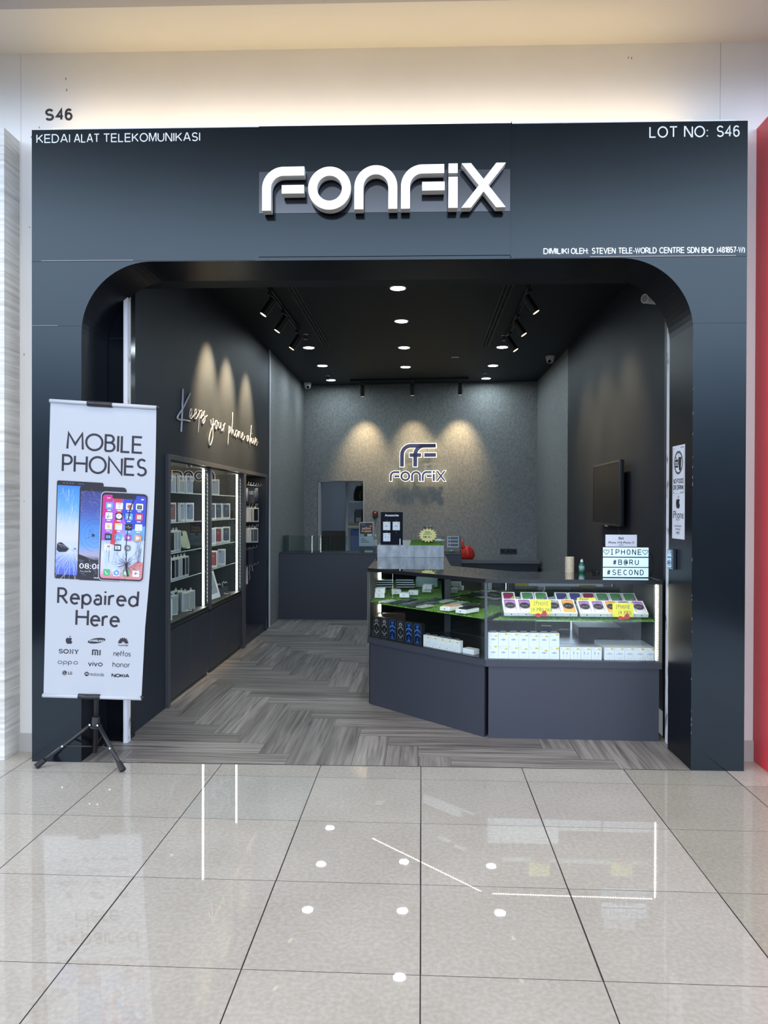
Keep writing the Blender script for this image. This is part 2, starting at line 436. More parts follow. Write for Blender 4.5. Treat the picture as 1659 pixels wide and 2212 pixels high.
TILE = mat('polished_tile', (.56, .53, .48), .015, spec=.5)
def tile_nodes():
    t, b = nodes(TILE)
    ge = t.nodes.new('ShaderNodeNewGeometry'); tc = t.nodes.new('ShaderNodeTexCoord')
    n = t.nodes.new('ShaderNodeTexNoise'); n.inputs['Scale'].default_value = 55; n.inputs['Detail'].default_value = 6
    n2 = t.nodes.new('ShaderNodeTexNoise'); n2.inputs['Scale'].default_value = 2.5; n2.inputs['Detail'].default_value = 3
    r = t.nodes.new('ShaderNodeValToRGB')
    r.color_ramp.elements[0].position = .38; r.color_ramp.elements[0].color = (.472, .448, .404, 1)
    r.color_ramp.elements[1].position = .66; r.color_ramp.elements[1].color = (.548, .528, .484, 1)
    at = t.nodes.new('ShaderNodeAttribute'); at.attribute_name = 'batch'
    mx = t.nodes.new('ShaderNodeMixRGB'); mx.blend_type = 'MULTIPLY'; mx.inputs[0].default_value = 1
    mx2 = t.nodes.new('ShaderNodeMixRGB'); mx2.blend_type = 'SOFT_LIGHT'; mx2.inputs[0].default_value = .25
    for q in (n, n2): t.links.new(tc.outputs['Object'], q.inputs['Vector'])
    t.links.new(n.outputs[0], r.inputs[0]); t.links.new(r.outputs[0], mx2.inputs[1]); t.links.new(n2.outputs[0], mx2.inputs[2])
    t.links.new(mx2.outputs[0], mx.inputs[1]); t.links.new(at.outputs['Color'], mx.inputs[2])
    t.links.new(mx.outputs[0], b.inputs['Base Color'])
tile_nodes()
GROUT = mat('dark_grout', (.045, .042, .05), .7)

PLANK = mat('grey_vinyl_plank', (.16, .14, .13), .42, spec=.4)
def plank_nodes():
    t, b = nodes(PLANK)
    uv = t.nodes.new('ShaderNodeUVMap'); ge = t.nodes.new('ShaderNodeNewGeometry')
    mp = t.nodes.new('ShaderNodeMapping'); mp.inputs['Scale'].default_value = (1.2, 26, 1)
    cmb = t.nodes.new('ShaderNodeCombineXYZ'); mu = t.nodes.new('ShaderNodeMath'); mu.operation = 'MULTIPLY'; mu.inputs[1].default_value = 50
    t.links.new(ge.outputs['Random Per Island'], mu.inputs[0]); t.links.new(mu.outputs[0], cmb.inputs[0]); t.links.new(mu.outputs[0], cmb.inputs[2])
    t.links.new(cmb.outputs[0], mp.inputs['Location']); t.links.new(uv.outputs[0], mp.inputs[0])
    n = t.nodes.new('ShaderNodeTexNoise'); n.inputs['Scale'].default_value = 1; n.inputs['Detail'].default_value = 8; n.inputs['Distortion'].default_value = .9
    t.links.new(mp.outputs[0], n.inputs['Vector'])
    r = t.nodes.new('ShaderNodeValToRGB'); e = r.color_ramp.elements
    e[0].position = .30; e[0].color = (.125, .112, .104, 1)
    e[1].position = .72; e[1].color = (.41, .385, .36, 1)
    k = e.new(.47); k.color = (.245, .226, .213, 1)
    k = e.new(.56); k.color = (.305, .285, .27, 1)
    hs = t.nodes.new('ShaderNodeHueSaturation'); mr = t.nodes.new('ShaderNodeMapRange')
    mr.inputs['To Min'].default_value = .72; mr.inputs['To Max'].default_value = 1.22
    t.links.new(ge.outputs['Random Per Island'], mr.inputs['Value']); t.links.new(mr.outputs[0], hs.inputs['Value'])
    t.links.new(n.outputs[0], r.inputs[0]); t.links.new(r.outputs[0], hs.inputs['Color']); t.links.new(hs.outputs[0], b.inputs['Base Color'])
    bp = t.nodes.new('ShaderNodeBump'); bp.inputs['Strength'].default_value = .08; bp.inputs['Distance'].default_value = .002
    t.links.new(n.outputs[0], bp.inputs['Height']); t.links.new(bp.outputs[0], b.inputs['Normal'])
plank_nodes()

# ================================================================== THE SETTING
FO = Vector((-2.361, 4.492, 0)); FA = math.atan2(.077, 4.264)      # shopfront: left bottom corner and the slight turn of its plane
FR = (0, 0, FA)
def fw(u, v, z):      # shopfront plane -> world
    return (FO.x + u * math.cos(FA) - v * math.sin(FA), FO.y + u * math.sin(FA) + v * math.cos(FA), z)

def clip_poly(poly, region):
    for i in range(len(region)):
        a = Vector(region[i]); b = Vector(region[(i + 1) % len(region)])
        out = []
        side = lambda p: (b.x - a.x) * (p[1] - a.y) - (b.y - a.y) * (p[0] - a.x)
        for j in range(len(poly)):
            p, q = poly[j - 1], poly[j]
            sp_, sq = side(p), side(q)
            if (sp_ >= 0) != (sq >= 0):
                t = sp_ / (sp_ - sq); out.append((p[0] + (q[0] - p[0]) * t, p[1] + (q[1] - p[1]) * t))
            if sq >= 0: out.append(q)
        poly = out
        if len(poly) < 3: return []
    return poly

# --- mall floor: polished tiles over dark joints
mb = MB(); tints = []
region = [(-4.2, -3.2), (4.2, -3.2), (4.2, 4.95), (-4.2, 4.95)]
mb.box(-4.2, -3.2, -.05, 4.2, 4.95, -.0015, 1); tints += [(1, 1, 1)] * 6
xs = [-4.2 + .6 * i for i in range(15)]
ys = [4.325 - .6045 * i for i in range(0, 13)]
ys = [4.93] + ys
for i in range(len(xs) - 1):
    for j in range(len(ys) - 1):
        x0, x1, y0, y1 = xs[i], xs[i + 1], ys[j + 1], ys[j]
        gx = .0022 if rnd.random() < .6 else .0030
        c = clip_poly([(x0 + gx, y0 + .0013), (x1 - gx, y0 + .0013), (x1 - gx, y1 - .0013), (x0 + gx, y1 - .0013)], region)
        if not c: continue
        mb.add([(p[0], p[1], 0) for p in c], [tuple(range(len(c)))], 0)
        k = rnd.uniform(.965, 1.03); t = (k, k, k)
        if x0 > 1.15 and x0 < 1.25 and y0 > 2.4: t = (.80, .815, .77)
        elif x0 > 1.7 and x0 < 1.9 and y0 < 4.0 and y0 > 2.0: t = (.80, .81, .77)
        elif abs(x0 + 1.2) < .05 and abs(y0 - 3.72) < .05: t = (.95, 1.0, 1.02)
        elif x0 > 1.7: t = (1.02, .97, .95)
        tints.append(t)
floor = struct(mb.build('floor', [TILE, GROUT], fix=False))
ca = floor.data.attributes.new('batch', 'FLOAT_COLOR', 'FACE')
for i, t in enumerate(tints): ca.data[i].color = (*t, 1)

# --- shop floor: herringbone vinyl planks
mb = MB(); mb.uv = {}
A_ = fw(.29, .0, 0); B_ = fw(3.97, .0, 0)
region = [(A_[0], A_[1]), (B_[0], B_[1]), (1.95, 12.8), (-2.15, 12.8)]
mb.add([(p[0], p[1], .0012) for p in region], [(0, 1, 2, 3)], 1)
PL, PW, g = 1.0, .2, .0009
for b in range(-8, 14):
    for k in range(-70, 70):
        ox = -.018 + k * PW + b * PL; oy = 2.718 - k * PW + b * PL
        for kind in (0, 1):
            if kind == 0: x0, y0, x1, y1 = ox, oy, ox + PL, oy + PW
            else: x0, y0, x1, y1 = ox + PL, oy, ox + PL + PW, oy + PL
            if x1 < -2.3 or x0 > 2.1 or y1 < 4.3 or y0 > 13: continue
            c = clip_poly([(x0 + g, y0 + g), (x1 - g, y0 + g), (x1 - g, y1 - g), (x0 + g, y1 - g)], region)
            if not c: continue
            uvs = [((p[0] - x0), (p[1] - y0)) if kind == 0 else ((p[1] - y0), (p[0] - x0)) for p in c]
            mb.add([(p[0], p[1], .003) for p in c], [tuple(range(len(c)))], 0, uvs)
struct(mb.build('floor.001', [PLANK, SEAM], fix=False))

# --- shopfront portal: panelled frame round the arched opening, 0.4 m deep
U0, U1, ZT, rr = .304, 3.955, 3.027, .43
archp = [(U0, 0), (U0, ZT - rr)] + arc(U0 + rr, ZT - rr, rr, rr, 180, 90, 20)[1:] + arc(U1 - rr, ZT - rr, rr, rr, 90, 0, 20) + [(U1, 0)]
outer = [(4.265, 0), (4.265, 3.825), (0, 3.825), (0, 0)]
mb = MB()
FRONT = archp + outer
n = len(archp)
def fan(v):        # front or back face of the frame, cut into convex pieces
    mid = n // 2
    P = lambda p: (p[0], v, p[1])
    mb.add([P((0, 0)), P((U0, 0)), P((U0, ZT - rr)), P((0, ZT - rr))], [(0, 1, 2, 3)])
    mb.add([P((U1, 0)), P((4.265, 0)), P((4.265, ZT - rr)), P((U1, ZT - rr))], [(0, 1, 2, 3)])
    al = archp[1:23 - 1]; ar = archp[22:-1]
    L = [P((0, ZT - rr))] + [P(p) for p in al] + [P((0, ZT))]
    for i in range(1, len(L) - 2): mb.add([L[0] if i < 12 else L[-1], L[i], L[i + 1]], [(0, 1, 2)])
    mb.add([L[0], L[12], L[-1]], [(0, 1, 2)])
    Q = [P((4.265, ZT))] + [P(p) for p in ar] + [P((4.265, ZT - rr))]
    for i in range(1, len(Q) - 2): mb.add([Q[0] if i < 12 else Q[-1], Q[i], Q[i + 1]], [(0, 1, 2)])
    mb.add([Q[0], Q[12], Q[-1]], [(0, 1, 2)])
    mb.add([P((0, ZT)), P((4.265, ZT)), P((4.265, 3.825)), P((0, 3.825))], [(0, 1, 2, 3)])
fan(0); fan(.40)
vs = [(p[0], 0, p[1]) for p in archp] + [(p[0], .40, p[1]) for p in archp]
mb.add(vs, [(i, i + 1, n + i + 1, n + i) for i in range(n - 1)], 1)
mb.add([(0, 0, 0), (0, .4, 0), (0, .4, 3.825), (0, 0, 3.825)], [(0, 1, 2, 3)])
mb.add([(4.265, 0, 0), (4.265, .4, 0), (4.265, .4, 3.825), (4.265, 0, 3.825)], [(0, 1, 2, 3)])
mb.add([(0, 0, 3.825), (4.265, 0, 3.825), (4.265, .4, 3.825), (0, .4, 3.825)], [(0, 1, 2, 3)])
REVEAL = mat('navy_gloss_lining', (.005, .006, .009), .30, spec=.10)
# panel joints and chipped joint filler
for (a, b, c, d) in ((.0, 3.030, 1.36, 3.0325), (2.9, 3.030, 4.265, 3.0325), (0, 2.640, .30, 2.6425), (3.955, 2.640, 4.265, 2.6425)):
    mb.box(a, -.0012, b, c, .01, d, 2)
for (a, b, c, d) in ((.06, 3.034, .62, 3.0375), (3.35, 3.034, 4.2, 3.0385), (.0, 2.643, .16, 2.6455)):
    mb.box(a, -.0012, b, c, .01, d, 3)
for k in range(22):
    z = rnd.uniform(.1, 2.4); mb.box(U1 + .0003, -.0008, z, U1 + .0018, .01, z + rnd.uniform(.003, .022), 3)
# joints inside the lining
mb.box(1.43, .0, ZT - .002, 1.433, .4, ZT + .01, 2)
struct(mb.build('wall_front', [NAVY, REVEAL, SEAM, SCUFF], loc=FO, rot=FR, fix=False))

# --- mall wall around the shopfront, soffit above, skirting
mb = MB()
mb.box(-1.4, .19, 0, 0.0, .30, 3.825); mb.box(4.265, .19, 0, 5.6, .30, 3.825)
mb.box(-1.4, .19, 3.8251, 5.6, .30, 4.44)
mb.box(-.165, .1885, 3.2, -.1645, .19, 4.42, 1)
mb.box(4.18, .1885, 3.83, 4.1815, .19, 4.42, 1)
for q in range(40):      # scratches and drill marks
    u = rnd.choice((rnd.uniform(-.16, -.01), rnd.uniform(4.27, 4.32))); z = rnd.uniform(.2, 3.7); s = rnd.uniform(.002, .006)
    mb.box(u, .1888, z, u + s, .19, z + s * rnd.uniform(.6, 3), 2)
for u, z in ((.12, 4.23), (.125, 4.16), (-.10, 3.87), (-.05, 3.93), (3.62, 4.31), (3.64, 4.305)):
    mb.box(u, .1885, z, u + .005, .19, z + rnd.uniform(.006, .016), 2)
struct(mb.build('wall_outside', [CREAM, mat('hairline_crack', (.38, .36, .33), .8), mat('wall_scuff', (.24, .20, .16), .8)], loc=FO, rot=FR))
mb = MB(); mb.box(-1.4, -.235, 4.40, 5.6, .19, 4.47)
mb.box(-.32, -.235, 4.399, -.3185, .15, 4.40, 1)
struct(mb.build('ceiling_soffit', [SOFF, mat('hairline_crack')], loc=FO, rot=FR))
mb = MB(); mb.box(-1.4, -1.1, 4.398, 5.6, -.2352, 4.6)
struct(mb.build('trim_1', [GREYSOFF], loc=FO, rot=FR))
mb = MB(); mb.box(-1.4, .178, .0, -.001, .19, .115); mb.box(4.266, .178, 0, 5.6, .19, .125)
struct(mb.build('baseboard_outside', [SKIRT], loc=FO, rot=FR))

# --- shop shell
XL, XR, ZC = -1.96, 1.84, 3.565
YB = lambda x: 12.58 + (x - XL) / (XR - XL) * (12.24 - 12.58)     # the back wall is a little out of square
mb = MB()   # left navy wall, with the opening for the built-in display units
mb.box(XL - .1, 5.02, 0, XL, 5.73, ZC + .05)
mb.box(XL - .1, 5.73, 1.955, XL, 9.45, ZC + .05)
mb.box(XL - .1, 9.45, 0, XL, 9.66, ZC + .05)
struct(mb.build('wall_left', [NAVYW]))
mb = MB(); mb.box(XL - .1, 9.70, 0, XL, YB(XL) + .2, ZC + .05)
struct(mb.build('wall_left.001', [CONC]))
mb = MB(); mb.box(XL - .1, 9.66, 0.0, XL + .012, 9.70, ZC)
struct(mb.build('trim_2', [LILAC]))
mb = MB(); mb.box(XR, 5.20, 0, XR + .1, 9.71, ZC + .05)
struct(mb.build('wall_right', [NAVYW]))
mb = MB(); mb.box(XR, 9.71, 0, XR + .1, YB(XR) + .2, ZC + .05)
struct(mb.build('wall_right.001', [CONC]))
mb = MB()
DX0, DX1, DZ = -1.722, -.945, 1.98
def wb(x0, x1, z0, z1):
    vs = [(x0, YB(x0), z0), (x1, YB(x1), z0), (x1, YB(x1) + .12, z0), (x0, YB(x0) + .12, z0), (x0, YB(x0), z1), (x1, YB(x1), z1), (x1, YB(x1) + .12, z1), (x0, YB(x0) + .12, z1)]
    mb.add(vs, [(0, 3, 2, 1), (4, 5, 6, 7), (0, 1, 5, 4), (1, 2, 6, 5), (2, 3, 7, 6), (3, 0, 4, 7)])
wb(XL, DX0, 0, ZC + .05); wb(DX1, XR, 0, ZC + .05); wb(DX0, DX1, DZ, ZC + .05)
struct(mb.build('wall_back', [CONC]))
mb = MB(); mb.box(XL - .1, 4.96, ZC, XR + .1, 12.9, ZC + .1)
struct(mb.build('ceiling', [CEIL]))
mb = MB(); mb.box(-2.2, 4.915, 3.045, 1.94, 5.13, ZC + .02)
struct(mb.build('wall_bulkhead', [CEIL]))
# returns behind the portal: left panel, right jamb, the worn white shutter rails
mb = MB(); mb.box(-2.2, 4.905, 0, -1.948, 5.02, 3.045); mb.box(-1.948, 4.93, 0, -1.93, 5.03, 3.045)
mb.box(-2.09, 4.9035, 2.655, -1.948, 4.905, 2.658, 1)
struct(mb.build('wall_left.002', [NAVY, SEAM]))
mb = MB(); mb.box(1.628, 5.10, 0, 1.94, 5.20, 3.045)
struct(mb.build('wall_right.002', [NAVYD]))
mb = MB(); mb.box(-1.9478, 4.872, .003, -1.921, 4.928, 3.04); mb.box(-1.9465, 4.868, .003, -1.936, 4.872, 3.04)
struct(mb.build('trim_3', [WHITEP]))
mb = MB(); mb.box(1.612, 4.985, .003, 1.70, 5.099, 3.04)
struct(mb.build('trim_4', [WHITEP]))

# --- stock room seen through the doorway
ROOMP = mat('pale_blue_room_paint', (.26, .30, .34), .7)
mb = MB()
mb.box(-2.5, 14.6, 0, .2, 14.7, 2.9); mb.box(-2.5, 12.72, 0, -2.4, 14.6, 2.9); mb.box(.1, 12.72, 0, .2, 14.6, 2.9)
mb.box(-2.5, 12.72, 2.6, .2, 14.7, 2.7); mb.box(-2.5, 12.72, -.05, .2, 14.7, 0.0)
struct(mb.build('wall_stockroom', [ROOMP]))
mb = MB()
mb.box(DX0, YB(DX0) - .012, 0, DX0 + .045, YB(DX0) + .14, DZ); mb.box(DX1 - .02, YB(DX1) - .008, 0, DX1, YB(DX1) + .14, DZ); mb.box(DX0, YB(DX0) - .012, DZ - .012, DX1, YB(DX0) + .14, DZ)
struct(mb.build('door_1', [mat('aluminium_frame', (.32, .34, .36), .4, .3)]))

# --- neighbours at the two edges of the frontage
mb = MB(); mb.box(-3.6, 4.50, 0, -2.537, 4.70, 3.85)
struct(mb.build('wall_neighbour_left', [WOODP], bevel=.002))
mb = MB(); mb.box(2.036, 4.50, 0.0, 3.4, 4.765, 3.87)
struct(mb.build('wall_neighbour_right', [REDP], bevel=.002))
# ================================================================== SIGNS ON THE SHOPFRONT
GLOW = mat('lit_white_acrylic', (.8, .85, .86), .35, emit=(.93, 1.0, 1.0), strength=.62)
RETURN = mat('white_letter_return', (.62, .61, .58), .5)
VINYL = mat('white_vinyl_letter', (.80, .80, .80), .5)
BLKV = mat('black_vinyl_letter', (.02, .02, .022), .5)

def logo_parts():
    """the shop's six-letter wordmark: strokes (path, width), closed rings and solid polygons, 1505 wide and 272 high"""
    f = lambda x, b0, b1, y0, y1, e: [('s', [(x, 0), (x, 137)] + arc(x + 105, 137, 105, 105, 180, 90, 16)[1:] + [(e, 242)]), ('p', [(b0, y0), (b1, y0), (b1, y1), (b0, y1)])]
    return [f(105, 200, 338, 104, 156, 340),
            [('o', arc(497, 133, 105, 105, 0, 360, 48))],
            [('s', [(679, 0), (679, 137)] + arc(784, 137, 105, 105, 180, 0, 28)[1:-1] + [(889, 137), (889, 0)])],
            f(967, 1070, 1208, 109, 162, 1205),
            [('p', [(1232, 0), (1288, 0), (1288, 190), (1232, 190)]), ('p', [(1232, 214), (1288, 214), (1288, 272), (1232, 272)])],
            [('p', [(1312, 272), (1370, 272), (1447.5, 173), (1525, 272), (1583, 272), (1476.5, 136), (1583, 0), (1525, 0), (1447.5, 99), (1370, 0), (1312, 0), (1418.5, 136)])]]
def solid_poly(mb, pts, fn, depth, m=0, mside=1, cuts=None):
    n = len(pts)
    vs = [fn(x, y, 0) for x, y in pts] + [fn(x, y, depth) for x, y in pts]
    if n > 8:      # the X: five convex pieces
        fs = [(0, 1, 2, 11), (2, 3, 4, 5), (5, 6, 7, 8), (8, 9, 10, 11), (2, 5, 8, 11)]
    else: fs = [tuple(range(n))]
    mb.add(vs, fs, m)
    mb.add(vs, [tuple(k + n for k in f) for f in fs] + [(i, (i + 1) % n, n + (i + 1) % n, n + i) for i in range(n)], mside)
def logo_mesh(parts, fn, depth, sw, m=0, mside=1, grow=0):
    mb = MB()
    for kind, pts in parts:
        if kind == 'p':
            if grow:
                if len(pts) > 8:
                    cx, cy = 1447.5, 136
                    a = 58 + grow * 2.4
                    pts = [(1341 - a / 2, 272 + grow), (1341 + a / 2 - grow * .4, 272 + grow), (1447.5, 173 + grow * 1.2), (1554 - a / 2 + grow * .4, 272 + grow), (1554 + a / 2, 272 + grow), (1476.5 + grow * 1.2, 136),
                           (1554 + a / 2, -grow), (1554 - a / 2 + grow * .4, -grow), (1447.5, 99 - grow * 1.2), (1341 + a / 2 - grow * .4, -grow), (1341 - a / 2, -grow), (1418.5 - grow * 1.2, 136)]
                else:
                    xs = [p[0] for p in pts]; ys = [p[1] for p in pts]
                    pts = [(min(xs) - grow, min(ys) - grow), (max(xs) + grow, min(ys) - grow), (max(xs) + grow, max(ys) + grow), (min(xs) - grow, max(ys) + grow)]
            solid_poly(mb, pts, fn, depth, m, mside)
        else:
            p = list(pts)
            if kind == 's' and grow:
                d0 = (Vector(p[0]) - Vector(p[1])).normalized() * grow; d1 = (Vector(p[-1]) - Vector(p[-2])).normalized() * grow
                p[0] = tuple(Vector(p[0]) + d0); p[-1] = tuple(Vector(p[-1]) + d1)
            stroke_solid(mb, p, sw + 2 * grow, fn, depth, m, mside, closed=(kind == 'o'))
    return mb

sign = thing('shop_sign', 'large lit white letter sign on the dark fascia above the entrance', 'sign', FO, FR)
mb = MB(); mb.box(1.382, -.006, 3.048, 2.882, -.0005, 3.826); mb.box(2.882, -.010, 3.035, 2.888, -.0005, 3.832)
mb.build('backing_panel', [NAVY], sign)
mb = MB(); mb.box(1.384, -.0085, 3.306, 2.878, -.0061, 3.553)
band = mb.build('backing_band', [mat('gloss_navy_band', (.014, .017, .026), .10, spec=.7)], sign)
LS = .000946
for parts in logo_parts():
    fn = lambda x, y, d: (1.418 + (x - 78) * LS, -.088 + d, 3.291 + y * LS + (x - 78) * .0000055)
    o = logo_mesh(parts, fn, .062, 55).build('letter', [GLOW, RETURN], sign)
    o['label'] = 'lit white block letter'

def facade_text(name, words, label, z0, z1, wt=.12, gap=.24, slope=0.0):
    """words = [(text, x0, x1)]: each word a part of the lettering"""
    t = thing(name, label, 'lettering', FO, FR)
    for s, x0, x1 in words:
        mb = MB(); put_sans(mb, s, x0, z0, x1 - (z1 - z0) * .14, z1, wt, lambda x, y: (x, -.0010, y + (x - words[0][1]) * slope), 0, gap)
        mb.build('word', [VINYL], t, fix=False)
facade_text('trade_lettering', [('KEDAI', .032, .240), ('ALAT', .262, .420), ('TELEKOMUNIKASI', .441, 1.031)], 'white trade lettering at the top left corner of the fascia', 3.745, 3.798)
facade_text('lot_lettering', [('LOT', 3.697, 3.864), ('NO:', 3.899, 4.041), ('S46', 4.088, 4.224)], 'large white lot number lettering at the top right corner of the fascia', 3.731, 3.798)
facade_text('owner_lettering', [('DIMILIKI', 3.079, 3.228), ('OLEH:', 3.240, 3.343), ('STEVEN', 3.363, 3.503), ('TELE-WORLD', 3.517, 3.743), ('CENTRE', 3.757, 3.905), ('SDN', 3.918, 3.990), ('BHD', 4.003, 4.075), ('(481857-W)', 4.092, 4.255)], 'small white owner lettering low on the right of the fascia', 3.052, 3.088, .155, .21)
t = thing('lot_number', 'chipped black lot number on the cream wall above the fascia', 'lettering', FO, FR)
for c, x0, x1 in (('S', -.010, .047), ('4', .060, .110), ('6', .116, .165)):
    mb = MB(); put_sans(mb, c, x0 + .006, 3.976, x1 - .006, 4.052, .19, lambda x, y: (x, .1885, y)); mb.build('character', [BLKV], t, fix=False)
# warm lamp strip lying on top of the fascia, washing the wall and soffit
WARMLED = mat('warm_lamp_strip', (.9, .8, .6), .5, emit=(1.0, .71, .31), strength=17)
mb = MB()
tr = thing('cove_light', 'warm light strip lying on top of the fascia below the cream wall', 'light', FO, FR)
MB().box(.05, .015, 3.8255, 4.2, .065, 3.84).build('channel', [mat('aluminium_channel', (.5, .5, .5), .4, .8)], tr)
MB().box(.12, .025, 3.8401, 3.95, .055, 3.846).build('lamp_strip', [WARMLED], tr)

# ================================================================== THE SIGN ON THE BACK WALL
HALO = mat('halo_acrylic', (.9, .85, .7), .5, emit=(1.0, .90, .62), strength=1.7)
STEEL = mat('blue_steel_face', (.10, .115, .26), .25, .55)
bs = thing('wall_sign', 'halo-lit shop emblem and name letters on the grey back wall', 'sign', (-.515, YB(0) - .0, 1.972), (0, 0, math.atan2(-.34, 3.8)))
KS = .000690
def mark(grow):
    P = [('s', [(428 - 140, 340), (428 - 140, 610)] + arc(288 + 205, 610 + 13, 205, 205, 180, 90, 18)[1:] + [(1225 - 140, 828)]),
         ('s', [(740 - 140, 340), (740 - 140, 610)] + arc(600 + 210, 618, 210, 210, 180, 90, 18)[1:] + [(1225 - 140, 828)]),
         ('p', [(605 - 140, 565), (880 - 140, 565), (880 - 140, 655), (605 - 140, 655)]), ('p', [(950 - 140, 565), (1228 - 140, 565), (1228 - 140, 655), (950 - 140, 655)])]
    return P
for nm, parts, sw, k, ox, gr in [('emblem', mark(0), 95, KS, 0, 12)] + [('letter', p, 55, KS * 1320 / 1505, -78, 13) for p in logo_parts()]:
    fnF = lambda x, y, d: ((x + ox) * k, -.062 + d, y * k)
    fnH = lambda x, y, d: ((x + ox) * k, -.056 + d, y * k)
    o = logo_mesh(parts, fnF, .005, sw).build(nm, [STEEL, STEEL], bs)
    h = logo_mesh(parts, fnH, .018, sw, 0, 0, grow=gr).build('halo', [HALO], o)
mb = MB(); put_text(mb, 'by steven tele-world centre', 1320 * .40 * KS, -.068, 1320 * 1.0 * KS, -.038, lambda x, y: (x, -.03, y))
mb.build('tagline', [mat('grey_tagline', (.42, .42, .40), .5)], bs, fix=False)

# ================================================================== WALL SCRIPT
SCR = [
[(6.117, 2.514), (6.114, 2.444), (6.102, 2.347), (6.095, 2.275), (6.075, 2.158)],
[(6.313, 2.505), (6.225, 2.436), (6.117, 2.354), (6.027, 2.3), (5.983, 2.269), (5.99, 2.255), (6.035, 2.251), (6.148, 2.262), (6.306, 2.269)],
[(6.306, 2.304), (6.346, 2.332), (6.354, 2.365), (6.341, 2.377), (6.314, 2.36), (6.298, 2.328), (6.302, 2.299), (6.33, 2.293), (6.371, 2.31), (6.429, 2.339)],
[(6.429, 2.339), (6.48, 2.36), (6.488, 2.382), (6.471, 2.391), (6.441, 2.371), (6.429, 2.334), (6.441, 2.308), (6.48, 2.31), (6.523, 2.335), (6.558, 2.365)],
[(6.558, 2.398), (6.572, 2.356), (6.558, 2.278), (6.541, 2.193)],
[(6.568, 2.356), (6.593, 2.387), (6.637, 2.401), (6.646, 2.376), (6.62, 2.341), (6.602, 2.326), (6.646, 2.345), (6.719, 2.385)],
[(6.741, 2.408), (6.7, 2.388), (6.697, 2.371), (6.737, 2.355), (6.747, 2.33), (6.71, 2.3), (6.683, 2.292), (6.674, 2.306), (6.71, 2.336), (6.821, 2.379)],
[(6.946, 2.353), (6.942, 2.315), (6.966, 2.304), (7.01, 2.327), (7.015, 2.366), (7.017, 2.361), (7.006, 2.272), (7.002, 2.201), (6.967, 2.149), (6.912, 2.117), (6.879, 2.136), (6.885, 2.179), (6.927, 2.237), (6.996, 2.299), (7.076, 2.332)],
[(7.158, 2.366), (7.117, 2.367), (7.086, 2.336), (7.097, 2.293), (7.123, 2.287), (7.148, 2.315), (7.152, 2.349), (7.137, 2.366), (7.168, 2.35), (7.21, 2.352)],
[(7.215, 2.361), (7.206, 2.321), (7.232, 2.307), (7.274, 2.328), (7.291, 2.367), (7.296, 2.302), (7.322, 2.286), (7.361, 2.314)],
[(7.372, 2.356), (7.383, 2.299), (7.394, 2.295), (7.405, 2.342), (7.445, 2.378), (7.454, 2.364)],
[(7.599, 2.368), (7.587, 2.302), (7.553, 2.163)],
[(7.592, 2.326), (7.634, 2.36), (7.67, 2.358), (7.658, 2.327), (7.599, 2.294)],
[(7.748, 2.523), (7.741, 2.438), (7.706, 2.284), (7.735, 2.328), (7.773, 2.344), (7.783, 2.303), (7.816, 2.285), (7.865, 2.317)],
[(7.941, 2.358), (7.898, 2.351), (7.873, 2.311), (7.89, 2.279), (7.928, 2.292), (7.959, 2.332), (7.948, 2.356), (7.979, 2.34)],
[(8.0, 2.355), (7.992, 2.286), (8.031, 2.339), (8.062, 2.355), (8.079, 2.3), (8.11, 2.29), (8.137, 2.318)],
[(8.137, 2.305), (8.204, 2.337), (8.196, 2.358), (8.15, 2.332), (8.159, 2.288), (8.205, 2.279), (8.295, 2.329)],
[(8.442, 2.346), (8.399, 2.339), (8.38, 2.301), (8.408, 2.279), (8.448, 2.314), (8.465, 2.348), (8.477, 2.297), (8.515, 2.287)],
[(8.608, 2.482), (8.573, 2.365), (8.53, 2.275), (8.56, 2.224)],
[(8.53, 2.275), (8.624, 2.336)],
[(8.642, 2.338), (8.625, 2.283), (8.673, 2.283), (8.716, 2.318)],
[(8.648, 2.396), (8.645, 2.387)],
[(8.725, 2.346), (8.741, 2.279), (8.759, 2.275), (8.802, 2.325), (8.833, 2.362)],
[(8.828, 2.3), (8.897, 2.326), (8.897, 2.354), (8.849, 2.329), (8.85, 2.281), (8.885, 2.271), (8.974, 2.326)]]
def smooth2(p, k=4):      # Catmull-Rom through the points
    if len(p) < 3: return p
    q = [p[0]] + list(p) + [p[-1]]; out = []
    for i in range(1, len(q) - 2):
        a, b, c, d = (Vector(q[j]) for j in (i - 1, i, i + 1, i + 2))
        for s in range(k):
            t = s / k
            out.append(tuple(.5 * ((2 * b) + (c - a) * t + (2 * a - 5 * b + 4 * c - d) * t * t + (3 * b - a - 3 * c + d) * t ** 3)))
    return out + [tuple(p[-1])]
mb = MB()
for i, st in enumerate(SCR):
    r = .0080 if i < 2 else .0050
    mb.tube([(XL + .008, y, z) for y, z in smooth2(st)], r, 6)
tag(mb.build('script_lettering', [mat('white_script', (.52, .52, .54), .5, spec=.1)], smooth=True), 'white handwritten slogan lettering on the navy left wall', 'lettering')

